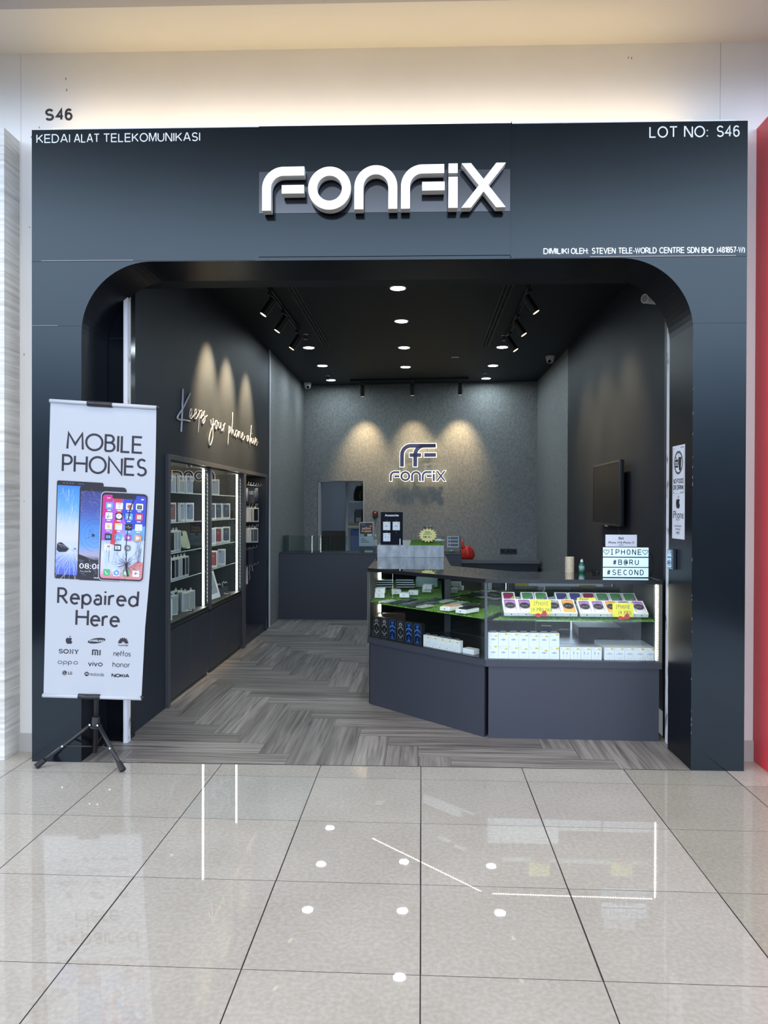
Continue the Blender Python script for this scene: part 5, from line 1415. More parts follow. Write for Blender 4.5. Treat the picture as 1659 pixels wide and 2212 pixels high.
for i, (x, y, c) in enumerate(((-2.045, 6.10, 0), (-2.045, 6.18, 1), (-2.045, 6.26, 1))):
    put_pack(c, (x, y, 1.1802), R(60), f'{ORD[i]} hanging phone case pack from the left beside the stand-mounted phone', gp)
t = thing('phone_stand', 'large tilted phone on a clear stand in the nearest lit cabinet', 'phone display', (-2.055, 6.50, 1.1805), (0, 0, R(42)))
MB().box(-.06, -.05, 0, .06, .05, .014).build('base', [ACR], t, bevel=.002)
ph = MB().prism(rrect(-.04, 0, .04, .165, .011, 5), -.004, .004, 'xz').build('display_phone', [mat('phone_glass_grey', (.28, .33, .31), .08)], t, (-.0, -.025, .014), (R(-32), 0, 0))
MB().prism(rrect(-.034, .118, -.002, .158, .006, 3), -.006, -.0041, 'xz').build('camera_island', [mat('lens_black')], ph)
mb = MB(); stroke_solid(mb, rrect(-.041, -.001, .041, .166, .012, 5), .003, lambda x, y, e: (x, -.0048 + e, y), .0095, 0, 0, True); mb.build('frame_band', [CHR], ph)
def stand_box(face, frame, apple=None):
    w, d, h = .080, .024, .160
    b = MB().box(-w / 2, 0, 0, w / 2, d, h).build('phone_box', [WBOX], bevel=.0008)
    mb = MB(); put_poly(mb, rrect(-w * .38, .014, w * .38, h - .014, .009, 4), XZ(-.0005), 0)
    put_poly(mb, rrect(-w * .30, h - .034, -w * .08, h - .022, .003, 2), XZ(-.0008), 1)
    for p in apple_mark(0, h * .66, .014): put_poly(mb, p, XZ(-.0008), 2)
    mb.build('cover_print', [face, DGREY, frame], b, fix=False)
    return b
FA_ = {'navy': mat('print_navy', (.045, .055, .085), .3), 'red': mat('print_red', (.28, .018, .030), .3), 'pale': mat('print_pale', (.52, .54, .58), .3), 'pink': mat('print_pink', (.46, .40, .42), .3), 'lavender': mat('print_lavender', (.44, .45, .58), .3), 'cream': mat('print_cream', (.58, .54, .46), .3), 'blue': mat('print_faded_blue', (.22, .27, .40), .3), 'rust': mat('print_rust', (.30, .14, .13), .3)}
sbp = {}
def put_sbox(c, loc, rz, lab, grp):
    if c not in sbp: b = sbp[c] = stand_box(FA_[c], SILV); b.location = loc; b.rotation_euler = (0, 0, rz)
    else: b = dup(sbp[c], loc, (0, 0, rz))
    tag(b, lab, 'phone box', grp)
g1, g2 = 'white phone boxes in the nearest lit cabinet', 'white phone boxes in the middle lit cabinet'
for x, y, z, c, rz, lab in ((-2.175, 6.52, 1.667, 'pale', 50, 'left white phone box of three on the top shelf of the nearest cabinet'), (-2.12, 6.62, 1.667, 'cream', 70, 'middle white phone box of three on the top shelf of the nearest cabinet'), (-2.075, 6.70, 1.667, 'pale', 60, 'right white phone box of three on the top shelf of the nearest cabinet'),
                            (-2.15, 6.45, 1.425, 'rust', 50, 'white phone box with a rust red print on the second shelf of the nearest cabinet'), (-2.10, 6.58, 1.425, 'pale', 75, 'pale phone box seen edge on, second shelf of the nearest cabinet'), (-2.06, 6.66, 1.425, 'blue', 45, 'white phone box with a faded blue print on the second shelf of the nearest cabinet')):
    put_sbox(c, (x, y, z + .0003), R(rz), lab, g1)
for x, y, z, c, lab in ((-2.075, 7.55, 1.667, 'pink', 'white phone box with a pink print alone on the top shelf of the middle cabinet'),
                        (-2.075, 7.42, 1.425, 'navy', 'leftmost navy-print phone box, second shelf of the middle cabinet'), (-2.075, 7.66, 1.425, 'navy', 'middle navy-print phone box, second shelf of the middle cabinet'), (-2.055, 7.90, 1.425, 'navy', 'rightmost navy-print phone box, second shelf of the middle cabinet'),
                        (-2.075, 7.42, 1.18, 'lavender', 'lavender-print phone box left of the red one on the third shelf of the middle cabinet'), (-2.075, 7.66, 1.18, 'red', 'red-print phone box between two others on the third shelf of the middle cabinet'), (-2.055, 7.90, 1.18, 'navy', 'navy-print phone box right of the red one on the third shelf of the middle cabinet'),
                        (-2.055, 7.40, .956, 'red', 'red-print phone box on the lowest glass shelf of the middle cabinet'), (-2.045, 7.68, .956, 'lavender', 'lavender-print phone box on the lowest glass shelf of the middle cabinet')):
    put_sbox(c, (x, y, z + .0003), R(17), lab, g2)
t = thing('picture_card', 'large white card with a tablet picture leaning in the middle lit cabinet', 'display card', (-2.06, 7.34, .636), (0, 0, R(30)))
cd = MB().box(-.10, -.006, 0, .10, .006, .27).build('card', [WBOX], t, (0, 0, 0), (0, R(-16), 0), bevel=.002)
mb = MB(); put_poly(mb, rrect(-.085, .05, .085, .255, .008), XZ(-.0068), 0); put_poly(mb, arc(.01, .12, .03, .02, 0, 360, 14)[:-1], XZ(-.0072), 1); put_poly(mb, arc(-.03, .2, .025, .03, 0, 360, 14)[:-1], XZ(-.0072), 2); stroke_flat(mb, [(.03, .10), (.06, .13)], .004, XZ(-.0072), 1)
mb.build('picture', [mat('print_grey_tablet', (.34, .37, .40), .3), DGREY, WBOX], cd, fix=False)
eb = None
for x, y, lab in ((-2.06, 7.60, 'front clear earphone case box at the foot of the middle cabinet'), (-2.045, 7.80, 'rear clear earphone case box at the foot of the middle cabinet')):
    if eb is None:
        eb = thing('earphone_box', lab, 'accessory box', (x, y, .6345), (0, 0, R(15)), group='clear earphone boxes')
        mb = MB(); mb.box(-.04, 0, 0, .04, .045, .006)
        for sx in (-.04, .037): mb.box(sx, 0, .006, sx + .003, .045, .15)
        mb.box(-.04, 0, .147, .04, .045, .15); mb.build('clear_case', [ACR], eb)
        MB().box(-.034, .004, .006, .034, .04, .085).build('insert', [mat('dark_insert', (.05, .055, .06), .3)], eb)
        mb = MB(); mb.tube([(-.02, .01, .086), (-.025, .01, .12), (-.012, .01, .135), (.0, .01, .12), (.012, .01, .135), (.024, .01, .12)], .005, 8); mb.build('earphone', [WBOX], eb, smooth=True)
    else: dup(eb, (x, y, .6345), label=lab)
# hook bay goods: packs face the aisle one behind another along each hook
gh = 'phone case packs on the hooks of the open bay'
k = 0
for row, z, spec in (('upper', 1.555, ((8.94, -2.105, 3), (8.98, -2.075, 1), (8.98, -2.052, 1), (9.00, -2.027, 3), (9.02, -1.992, 0))), ('middle', 1.31, ((8.94, -2.105, 0), (8.98, -2.075, 1), (8.98, -2.05, 1), (9.0, -2.027, 2), (9.02, -1.998, 2)))):
    for i, (y, x, c) in enumerate(spec):
        put_pack(c, (x, y, z - .188), R(66 if i < 4 else 40), f'{ORD[i]} phone case pack from the left, {row} hooks of the open bay', gh)
for i, (y, x) in enumerate(((8.96, -2.09), (8.98, -2.035))):
    tag(MB().box(-.045, 0, -.19, .045, .02, -.002).box(-.01, .008, -.002, .01, .012, .012).build('dark_case_pack', [mat('dark_pack', (.022, .026, .042), .4)], loc=(x, y, 1.06 - .01), rot=(0, 0, R(60))), f'{ORD[i]} dark pack from the left on the third hooks of the open bay', 'phone case pack', gh)
ear = mat('red_cable', (.25, .03, .03), .4)
for i, (y, c, x) in enumerate(((8.96, 1, -2.098), (9.03, 0, -1.995))):
    mb = MB(); mb.lathe([(0, -.17), (.03, -.165), (.035, -.09), (.03, -.01), (0, -.004)], n=14); 
    tag(mb.build('earphone_pouch', [mat('pale_pouch', (.42, .43, .44), .2) if c else mat('grey_pouch', (.10, .12, .13), .2)], loc=(x, y, 1.785), smooth=True), ['grey', 'pale'][c] + ' rounded pouch on the top hooks of the open bay', 'pouch', 'pouches on the top hooks')
cb = None
for i, (y, x) in enumerate(((9.0, -2.078), (9.0, -2.054), (9.0, -2.031), (9.0, -2.008))):
    lab = f'{ORD[i]} slim cable pack from the left, top hooks of the open bay'
    if cb is None:
        cb = thing('cable_pack', lab, 'cable pack', (x, y, 1.79), (0, 0, R(20)), group='cable packs on the top hooks')
        MB().box(-.009, 0, -.20, .009, .01, -.005).build('card', [mat('black_pack_card', (.012, .011, .011), .4)], cb)
        MB().box(-.007, -.001, -.095, .007, 0, -.05).build('label', [mat('pale_label', (.55, .54, .52), .5)], cb); MB().box(-.006, -.001, -.185, .006, 0, -.10).build('cable', [mat('brown_cable', (.10, .05, .04), .5)], cb)
    else: dup(cb, (x, y, 1.79), label=lab)
mb = MB(); mb.prism(rrect(-.03, -.24, .03, -.02, .02), 0, .012, 'xz')
hp = tag(mb.build('earphone_pack', [mat('pale_blister', (.50, .47, .46), .25)], loc=(-2.10, 8.98, .86), rot=(0, 0, R(40))), 'pale blister pack on the lowest hooks of the open bay', 'earphone pack')
MB().box(-.028, -.001, -.27, .01, .013, -.23).build('red_tip', [ear], hp)
mb = MB(); mb.tube([(0, 0, -.01), (.006, 0, -.06), (-.004, 0, -.10), (.008, 0, -.15), (-.002, 0, -.19)], .004, 6); mb.tube([(.03, 0, -.01), (.034, 0, -.05), (.046, 0, -.075), (.03, 0, -.07)], .004, 6)
tag(mb.build('loose_cable', [mat('silver_cable', (.30, .29, .27), .35)], loc=(-2.055, 8.98, .858), smooth=True), 'thin silver cables dangling from the lowest hooks of the open bay', 'cable')
# ================================================================== ON THE COUNTERS
ZT_ = 1.0715
CONCP = mat('pale_concrete_laminate', (.45, .47, .48), .5)
add_noise(CONCP, (.30, .34, .37), (.56, .58, .59), 9, 8, stretch=(2.2, 2.2, .9), lo=.32, hi=.66)
tag(MB().box(-.425, 7.27, ZT_, .212, 8.45, ZT_ + .113).build('display_plinth', [CONCP], bevel=.002), 'pale concrete-look plinth on the glass side counter', 'plinth')
ZP = ZT_ + .1135
# accessories board
BOARD = mat('navy_board', (.010, .012, .022), .6, spec=.08)
t = thing('accessory_board', 'dark upright board of hanging accessories on the concrete plinth', 'display board', (-.292, 7.40, ZP))
MB().box(-.108, 0, 0, .108, .012, .318).box(-.108, .012, 0, .108, .10, .008).build('board', [BOARD], t, bevel=.001)
mb = MB(); text_c(mb, 'Accessories', 0, .276, .022, XZ(-.0008), 0, .045, .188); mb.build('lettering', [VINYL], t, fix=False)
for x, z in ((-.048, .237), (.045, .237), (-.048, .128), (.046, .128)):
    MB().tube([(x - .012, 0, z), (x - .012, -.03, z), (x - .012, -.034, z + .008)], .0025, 6).tube([(x + .012, 0, z), (x + .012, -.03, z), (x + .012, -.034, z + .008)], .0025, 6).box(x - .004, -.012, z - .016, x + .004, 0, z + .004).build('hook', [BLACK], t, smooth=False)
for x, z, kd, lab in ((-.048, .142, 'adapter', 'white adapter box at the top left of the accessory board'), (.045, .142, 'adapter', 'white adapter box at the top right of the accessory board'), (-.047, .033, 'cable', 'white cable box at the lower left of the accessory board')):
    b = small_box(kd, .070, .012, .082); b.location = (-.292 + x, 7.372, ZP + z)
    sticker(b, .02, .071, .014, .010)
    tag(b, lab, 'accessory box', 'white boxes hanging on the accessory board')
t = thing('stylus', 'small white stylus standing before the accessory board', 'stylus', (-.21, 7.38, ZP))
MB().cyl((0, 0, 0), (0, 0, .05), .006).cyl((0, 0, .05), (0, 0, .064), .006, .001).build('barrel', [VINYL], t, smooth=True, auto=True)
grass([(-.112, 7.275), (.208, 7.275), (.208, 8.35), (-.112, 8.35)], ZP - .0004, 26000, 'green artificial grass mat lying on the concrete plinth', 5)
# clear jar with a price star
JAR = glass_mat('jar_plastic', (.90, .93, .92), boost=1.4)
t = thing('candy_jar', 'clear lidded jar of small round items on the grass mat of the plinth', 'jar', (.062, 7.62, ZP + .012))
MB().lathe([(.055, 0), (.062, .01), (.062, .11), (.05, .13), (.048, .14)], n=28).build('jar_body', [JAR], t, smooth=True)
MB().lathe([(.05, .14), (.053, .145), (.053, .158), (.02, .165), (0, .166)], n=28).build('lid', [glass_mat('lid_plastic', (.75, .78, .80), boost=2)], t, smooth=True)
mb = MB(); rg = random.Random(3)
for k in range(26):
    a = rg.uniform(0, 6.28); q = .042 * math.sqrt(rg.random()); mb.lathe([(0, -.012), (.009, -.008), (.012, 0), (.009, .008), (0, .012)], (q * math.cos(a), q * math.sin(a), .016 + rg.random() * .04), 10, rg.randrange(3))
mb.build('capsules', [mat('capsule_green', (.08, .30, .12), .3), mat('capsule_white', (.6, .62, .6), .3), mat('capsule_dark', (.06, .08, .07), .3)], t, smooth=True)['kind'] = 'stuff'
t = thing('price_star', 'yellow starburst price card with a red edge leaning on the clear jar', 'price card', (.062, 7.54, ZP + .014), (-.10, 0, 0))
def star(cx, cy, rx, ry, n, q): return [(cx + (rx if i % 2 == 0 else rx * q) * math.cos(math.pi * i / n + .1), cy + (ry if i % 2 == 0 else ry * q) * math.sin(math.pi * i / n + .1)) for i in range(2 * n)]
def star_solid(mb, cx, cy, rx, ry, n, q, a, b, m):
    s_ = star(cx, cy, rx, ry, n, q); N = len(s_)
    for yy in (a, b): mb.add([(cx, yy, cy)] + [(p[0], yy, p[1]) for p in s_], [(0, i + 1, (i + 1) % N + 1) for i in range(N)], m)
    mb.add([(p[0], yy, p[1]) for yy in (a, b) for p in s_], [(i, (i + 1) % N, N + (i + 1) % N, N + i) for i in range(N)], m)
mb = MB(); star_solid(mb, 0, .075, .098, .076, 16, .76, 0, .0015, 0); mb.build('star_card', [mat('red_star_edge', (.55, .05, .05), .5)], t)
mb = MB(); star_solid(mb, 0, .075, .094, .072, 16, .76, -.0008, -.0002, 0); mb.build('star_face', [mat('pale_yellow_card', (.80, .76, .26), .5)], t)
mb = MB(); text_c(mb, 'IPHONE', -.004, .098, .014, XZ(-.0014), 0, .03, .05); text_c(mb, 'SCREEN PT.', .0, .080, .013, XZ(-.0014), 0, .02, .085); text_c(mb, 'RM 10.-', -.006, .046, .022, XZ(-.0014), 0, .02, .080); mb.build('handwriting', [PEN], t, fix=False)
t = thing('pump_bottle', 'small white bottle lying by the jar on the plinth', 'bottle', (.175, 7.75, ZP + .03), (0, R(90), R(10)))
MB().lathe([(.0, -.04), (.014, -.04), (.015, .02), (.006, .028), (.006, .04), (0, .04)], n=16).build('body', [VINYL], t, smooth=True, auto=True)
MB().lathe([(.0, .04), (.009, .04), (.007, .058), (0, .06)], n=12).build('cap', [mat('grey_cap', (.42, .45, .48), .4)], t, smooth=True)

# lit message box
t = thing('light_box', 'lit three-row message box on the right of the front glass counter', 'light box', (1.403, 5.30, ZT_))
MB().box(-.157, .002, 0, .157, .052, .211).build('case', [BLACK], t, bevel=.002)
LBX = mat('lit_message_panel', (.5, .6, .65), .4, emit=(.50, .80, 1.0), strength=.70)
def heart(cx, cy, h):
    p = []
    for i in range(25):
        a = 2 * math.pi * i / 24
        p.append((cx + h * .5 * 1.05 * math.sin(a) ** 3, cy + h * .5 * (.8125 * math.cos(a) - .3125 * math.cos(2 * a) - .125 * math.cos(3 * a) - .0625 * math.cos(4 * a)) + h * .04))
    return p
def spaced(mb, s, cx, z, h, step, cw, fn):
    x = cx - step * (len(s) - 1) / 2
    for ch in s:
        if ch == '~': stroke_flat(mb, heart(x, z + h / 2, h * .95), .0036, fn, 0, True)
        elif ch == 'I':
            for q in ([(x, z), (x, z + h)], [(x - .007, z + .002), (x + .007, z + .002)], [(x - .007, z + h - .002), (x + .007, z + h - .002)]): stroke_flat(mb, q, .0054, fn, 0)
        else: put_sans(mb, ch, x - cw / 2, z, x + cw / 2, z + h, .145, fn, 0)
        x += step
for z, s, cx, st in ((.144, '~IPHONE~', 0, .0375), (.0735, '#B@RU', 0, .0375), (.004, '#SECOND', -.003, .0375)):
    p = MB().box(-.154, -.002, z, .154, .002, z + .063).build('message_row', [LBX], t)
    mb = MB(); spaced(mb, s, cx, z + .013, .038, st, .0215, XZ(-.0028)); mb.build('lettering', [mat('navy_tile_letter', (.012, .015, .04), .5)], p, fix=False)
    MB().box(-.157, -.004, z - .0035, .157, .0, z - .0002).build('rail', [BLACK], t)
MB().tube([(.157, .035, .16), (.175, .035, .163), (.19, .04, .155), (.198, .045, .12), (.205, .05, .06), (.185, .055, .004)], .0028, 8).build('power_cord', [BLACK], t, smooth=True)
t = thing('sign_holder', 'white printed card holder standing on top of the lit message box', 'sign', (1.376, 5.315, ZT_ + .2115))
MB().box(-.107, 0, 0, .107, .004, .083).build('card', [mat('white_card', (.68, .69, .76), .4)], t)
MB().box(-.107, .004, 0, .107, .03, .003).build('foot', [ACR], t)
mb = MB(); text_c(mb, 'Beli', 0, .050, .018, XZ(-.0006), 0, .02); text_c(mb, 'iPhone 14 & iPhone 13', 0, .022, .015, XZ(-.0006), 0, .02, .175); text_c(mb, 'Series', 0, .008, .009, XZ(-.0006), 0, .01); mb.build('lettering', [INK], t, fix=False)

# tape roll, spray bottle, black gadget along the back edge of the front counter
t = thing('tape_roll', 'upright parcel tape roll with orange print at the back edge of the front counter', 'tape roll', (1.096, 5.685, ZT_))
MB().lathe([(.0335, 0), (.0335, .114), (.030, .116), (.026, .112), (.026, .10)], n=32).build('roll', [mat('kraft_tape', (.60, .50, .35), .45)], t, smooth=True, auto=True)
ORP = mat('orange_tape_print', (.60, .22, .06), .45)
mb = MB()
for k, (a, z) in enumerate(((230, .085), (262, .055), (295, .09), (300, .045), (235, .03), (270, .012))):
    def cylmap(x, y, a=a, z=z): q = R(a) + (x * .9 - y * .3) / .034; return (.0346 * math.cos(q), .0346 * math.sin(q), z + y + x * -.45)
    put_poly(mb, [(-.018, -.005), (.018, -.005), (.018, .005), (-.018, .005)], cylmap)
mb.build('print', [ORP], t, fix=False)
t = thing('spray_bottle', 'green cleaning bottle with a white cap behind the front counter', 'bottle', (1.185, 5.685, ZT_))
MB().lathe([(.018, 0), (.021, .004), (.021, .055), (.017, .068), (.010, .074), (.010, .078)], n=24).build('body', [mat('green_bottle', (.015, .17, .09), .3)], t, smooth=True, auto=True)
MB().lathe([(.0215, .015), (.0215, .05)], n=24).build('label', [mat('pale_green_label', (.25, .42, .40), .4)], t, smooth=True)
MB().lathe([(.011, .077), (.011, .09), (.006, .093), (.006, .099), (0, .1)], n=16).build('cap', [VINYL], t, smooth=True, auto=True)
t = thing('cable_hub', 'small black wedge-shaped gadget on the back edge of the front counter', 'gadget', (1.282, 5.685, ZT_))
MB().prism([(-.026, 0), (.028, 0), (.028, .016), (-.026, .026)], -.015, .015, 'xz').build('body', [BLACK], t, bevel=.001)
MB().box(.005, -.0158, .004, .018, -.0151, .012).build('port', [mat('grey_port', (.12, .12, .12), .3)], t)

# ================================================================== AT THE BACK
t = thing('poster_stand', 'black discount poster in a white frame on the service counter', 'poster', (-.768, 10.50, .9172))
MB().box(-.10, 0, .088, .10, .012, .424).build('frame', [mat('pale_poster_frame', (.55, .56, .58), .4)], t, bevel=.002)
MB().box(-.09, -.001, .20, .09, .0, .414).build('poster', [mat('poster_black', (.012, .011, .012), .4)], t)
MB().box(-.09, .012, .0, .09, .016, .10).box(-.06, .0, 0, .06, .09, .006).build('stand', [BLACK], t)
F2 = XZ(-.0016); F3 = XZ(-.0022)
mb = MB()
put_poly(mb, [(-.085, .390), (-.03, .398), (-.03, .410), (-.085, .404)], F2, 0); put_poly(mb, [(-.055, .375), (-.01, .381), (-.01, .393), (-.055, .387)], F2, 1)
put_poly(mb, [(-.065, .315), (.075, .325), (.07, .362), (-.058, .350)], F2, 0); put_poly(mb, [(-.03, .285), (.07, .288), (.068, .310), (-.028, .306)], F2, 2)
put_poly(mb, star(-.05, .30, .02, .016, 8, .5), F2, 2); put_poly(mb, star(.062, .368, .018, .014, 8, .5), F2, 2)
text_c(mb, 'DISCOUNT', .005, .324, .018, F3, 3, .02, .115); text_c(mb, 'GET', .0, .345, .010, F3, 3, .02)
mb.build('print', [mat('poster_red', (.42, .03, .05), .4), mat('poster_blue', (.06, .15, .42), .4), mat('poster_yellow', (.70, .48, .03), .4), VINYL], t, fix=False)
cd = MB().box(-.098, -.004, .092, .098, -.0012, .225).build('card', [mat('white_card')], t)
mb = MB()
for z, w in ((.19, .06), (.166, .09), (.142, .12)): put_poly(mb, [(-.075, z), (-.075 + w, z), (-.075 + w, z + .009), (-.075, z + .009)], XZ(-.0046), 0)
mb.build('print', [GREYINK], cd, fix=False)
mb = MB(); put_poly(mb, [(-.085, .228), (-.03, .228), (-.03, .255), (-.085, .262)], F2, 0); put_poly(mb, [(.015, .228), (.08, .228), (.08, .262), (.015, .26)], F2, 1); mb.build('tag', [mat('poster_tag', (.30, .38, .44), .4), mat('white_card')], t, fix=False)
t = thing('cash_drawer', 'low black box with a white label under the discount poster', 'box', (-.74, 10.46, .9172))
MB().box(-.085, -.02, .0, .10, .03, .07).build('case', [BLACK], t, bevel=.003)
MB().box(-.045, -.021, .008, .07, -.0201, .035).build('label', [mat('white_card')], t)
t = thing('card_terminal', 'black card terminal with a glossy lip beside the concrete plinth', 'card terminal', (-.565, 10.46, .9172))
MB().prism([(-.03, 0), (.055, 0), (.055, .17), (.0, .16), (-.03, .05)], -.03, .03, 'xz').build('body', [mat('terminal_black', (.012, .013, .016), .25)], t, bevel=.004)
MB().box(-.024, -.0312, .05, .0, -.0305, .085).build('screen', [mat('terminal_screen', (.5, .55, .7), .2)], t)
t = thing('wall_device', 'small black wall device with a red light and hanging white straps', 'device', (-.76, YB(-.76) - .002, 1.43), (0, 0, math.atan2(-.34, 3.8)))
MB().box(-.042, -.04, -.055, .042, 0, .055).build('housing', [mat('terminal_black')], t, bevel=.012)
MB().box(-.012, -.0412, .022, .012, -.0402, .034).build('indicator', [mat('red_indicator', (.6, .05, .03), .4, emit=(1, .10, .05), strength=1.2)], t)
MB().tube([(-.035, -.012, -.055), (-.02, -.012, -.2), (0, -.012, -.33), (.02, -.012, -.2), (.035, -.012, -.055)], .003, 6).tube([(0, -.012, -.33), (.005, -.012, -.42)], .005, 6).build('strap', [mat('pale_strap', (.50, .52, .52), .5)], t, smooth=True)
MB().box(-.035, -.03, -.52, .035, 0, -.42).build('strap_holder', [mat('pale_strap')], t, bevel=.004)
t = thing('notice_plaque', 'grey notice plaque with three printed rows hung on the small glass panel', 'notice', (.43, 10.412, 1.0))
MB().prism(rrect(-.085, 0, .082, .158, .012), -.003, .003, 'xz').build('plaque', [mat('grey_plaque', (.45, .48, .54), .4)], t)
mb = MB()
for z in (.115, .07, .022):
    put_poly(mb, arc(-.055, z + .013, .010, .012, 0, 360, 14)[:-1], XZ(-.0036)); put_poly(mb, [(-.035, z), (.065, z), (.065, z + .026), (-.035, z + .026)], XZ(-.0036))
    put_poly(mb, [(-.028, z + .010), (.058, z + .010), (.058, z + .015), (-.028, z + .015)], XZ(-.0042), 1)
mb.build('print', [INK, mat('grey_plaque')], t, fix=False)
t = thing('water_bottle', 'clear bottle with a green label on the service counter behind the glass panel', 'bottle', (.415, 10.56, .9172))
MB().lathe([(.04, 0), (.042, .01), (.042, .055), (.03, .085), (.013, .10), (.013, .115), (0, .115)], n=24).build('body', [JAR], t, smooth=True)
MB().lathe([(.0425, .012), (.0425, .04)], n=24).build('label', [mat('pale_green_label')], t, smooth=True)
tag(MB().box(-.05, -.03, 0, .05, .03, .11).build('red_carton', [mat('red_carton_print', (.35, .03, .03), .4)], loc=(.17, 10.60, .9172), bevel=.002), 'small red carton on the service counter behind the glass panel', 'carton')
# red carrier bag: gathered sack with one twisted handle
BAGR = mat('red_plastic_bag', (.62, .035, .018), .35)
mb = MB(); rg = random.Random(11); N = 28; prof = [(.03, 0), (.085, .004), (.105, .05), (.10, .11), (.085, .16), (.055, .19), (.03, .20), (0, .201)]
vs = []; fs = []
for i, (q, z) in enumerate(prof):
    for j in range(N):
        a = 2 * math.pi * j / N; f = 1 + (.10 * math.sin(5 * a + i * .9) + .06 * math.sin(11 * a - i)) * min(1, i / 2) + rg.uniform(-.02, .02)
        vs.append((q * f * math.cos(a), q * f * .7 * math.sin(a), z * (1 + .05 * math.sin(3 * a))))
for i in range(len(prof) - 1):
    for j in range(N): fs.append((i * N + j, i * N + (j + 1) % N, (i + 1) * N + (j + 1) % N, (i + 1) * N + j))
mb.add(vs, fs)
bag = thing('carrier_bag', 'bright red plastic carrier bag on the grey work desk', 'bag', (.705, 11.80, .7455))
mb.build('sack', [BAGR], bag, smooth=True)
MB().tube([(-.04, 0, .15), (-.07, 0, .20), (-.075, 0, .25), (-.062, 0, .29), (-.066, 0, .305)], [.04, .03, .018, .014, .004], 10).build('handle', [BAGR], bag, smooth=True)

# stock room rack, bag and boxes
RACK = mat('grey_rack_steel', (.42, .46, .48), .45, .2)
t = thing('storage_rack', 'grey slotted steel rack in the stock room behind the doorway', 'rack', (-1.03, 13.3, 0))
o = W2L(t)
for x, y in ((-1.32, 13.10), (-1.32, 13.56), (-.42, 13.10), (-.42, 13.56)):
    mb = MB(); mb.box(x, y, 0, x + .045, y + .004, 2.05); mb.box(x, y, 0, x + .004, y + .04, 2.05)
    pst = mb.build('post', [RACK], t, o)
    if x < -1 and y < 13.2:
        mb = MB()
        for k in range(46): mb.box(x + .016, y - .0008, .9 + k * .0245, x + .028, y - .0002, .914 + k * .0245)
        mb.build('slots', [BLACK], pst)
for z in (.75, 1.19, 1.62): MB().box(-1.276, 13.104, z, -.42, 13.56, z + .035).build('shelf', [RACK], t, o)
t = thing('duffel_bag', 'black sports bag with lime straps on the top shelf of the stock rack', 'bag', (-1.02, 13.30, 1.656))
mb = MB(); vs = []; fs = []; N = 24
for i, (q, z) in enumerate(((.9, 0), (1, .03), (1, .12), (.93, .20), (.80, .26), (.5, .29), (0, .30))):
    for j in range(N):
        a = 2 * math.pi * j / N; f = q * (1 + .05 * math.sin(4 * a + i))
        vs.append((.17 * f * math.copysign(abs(math.cos(a)) ** .6, math.cos(a)), .13 * f * math.copysign(abs(math.sin(a)) ** .6, math.sin(a)), z))
for i in range(6):
    for j in range(N): fs.append((i * N + j, i * N + (j + 1) % N, (i + 1) * N + (j + 1) % N, (i + 1) * N + j))
mb.add(vs, fs); mb.build('body', [mat('black_nylon', (.010, .010, .010), .6)], t, smooth=True)
MB().tube([(-.05, -.135, .02), (-.055, -.145, .10), (-.045, -.13, .16)], .006, 6).tube([(-.06, -.05, .29), (0, -.06, .32), (.06, -.05, .29)], .008, 6).build('strap', [mat('lime_strap', (.25, .42, .06), .5)], t, smooth=True)
bx = None
for i, (x, z, w, h, c) in enumerate(((-1.22, 1.2255, .10, .24, 0), (-1.10, 1.2255, .12, .28, 1), (-.96, 1.2255, .13, .32, 2), (-.83, 1.2255, .10, .26, 1))):
    cols = [((.30, .33, .36), 'pale grey'), ((.06, .075, .085), 'dark grey'), ((.14, .16, .18), 'mid grey')]
    b = MB().box(-w / 2, -.12, 0, w / 2, .12, h).build('stock_box', [mat('stock_' + cols[c][1].replace(' ', '_'), cols[c][0], .5)], loc=(x, 13.30, z), bevel=.002)
    MB().box(-w * .35, -.1212, h * .25, w * .35, -.1204, h * .5).build('label', [mat('blue_grey_label', (.30, .36, .42), .5)], b)
    tag(b, f'{cols[c][1]} stock box, {ORD[i]} from the left on the middle rack shelf', 'box', 'stock boxes on the rack')
tag(MB().box(-.14, -.02, 0, .14, .02, .05).build('yellow_tray', [mat('ochre_tray', (.30, .20, .04), .5)], loc=(-1.13, 13.13, 1.2255)), 'ochre tray along the front of the middle rack shelf', 'tray')
tag(MB().box(-.15, -.15, 0, .15, .15, .37).build('blue_bin', [mat('blue_bin_plastic', (.035, .09, .26), .4)], loc=(-1.08, 13.30, .7855), bevel=.01), 'blue plastic bin on the lower shelf of the stock rack', 'bin')
tag(MB().box(-.4, -.25, 0, .4, .25, 1.09).build('cardboard_stack', [mat('dim_cardboard', (.05, .042, .032), .7)], loc=(-1.80, 14.25, .001), bevel=.01), 'dark cardboard crate against the stock room wall', 'crate')
# dim lamp of the stock room
lr = thing('ceiling_lamp', 'plain stock room ceiling lamp above the rack', 'ceiling light', (-1.3, 13.6, 2.6))
MB().lathe([(.11, 0), (.11, -.03), (0, -.035)], n=20).build('diffuser', [mat('room_lamp_glow', (.9, .9, .9), .5, emit=(.85, .95, 1), strength=22)], lr)

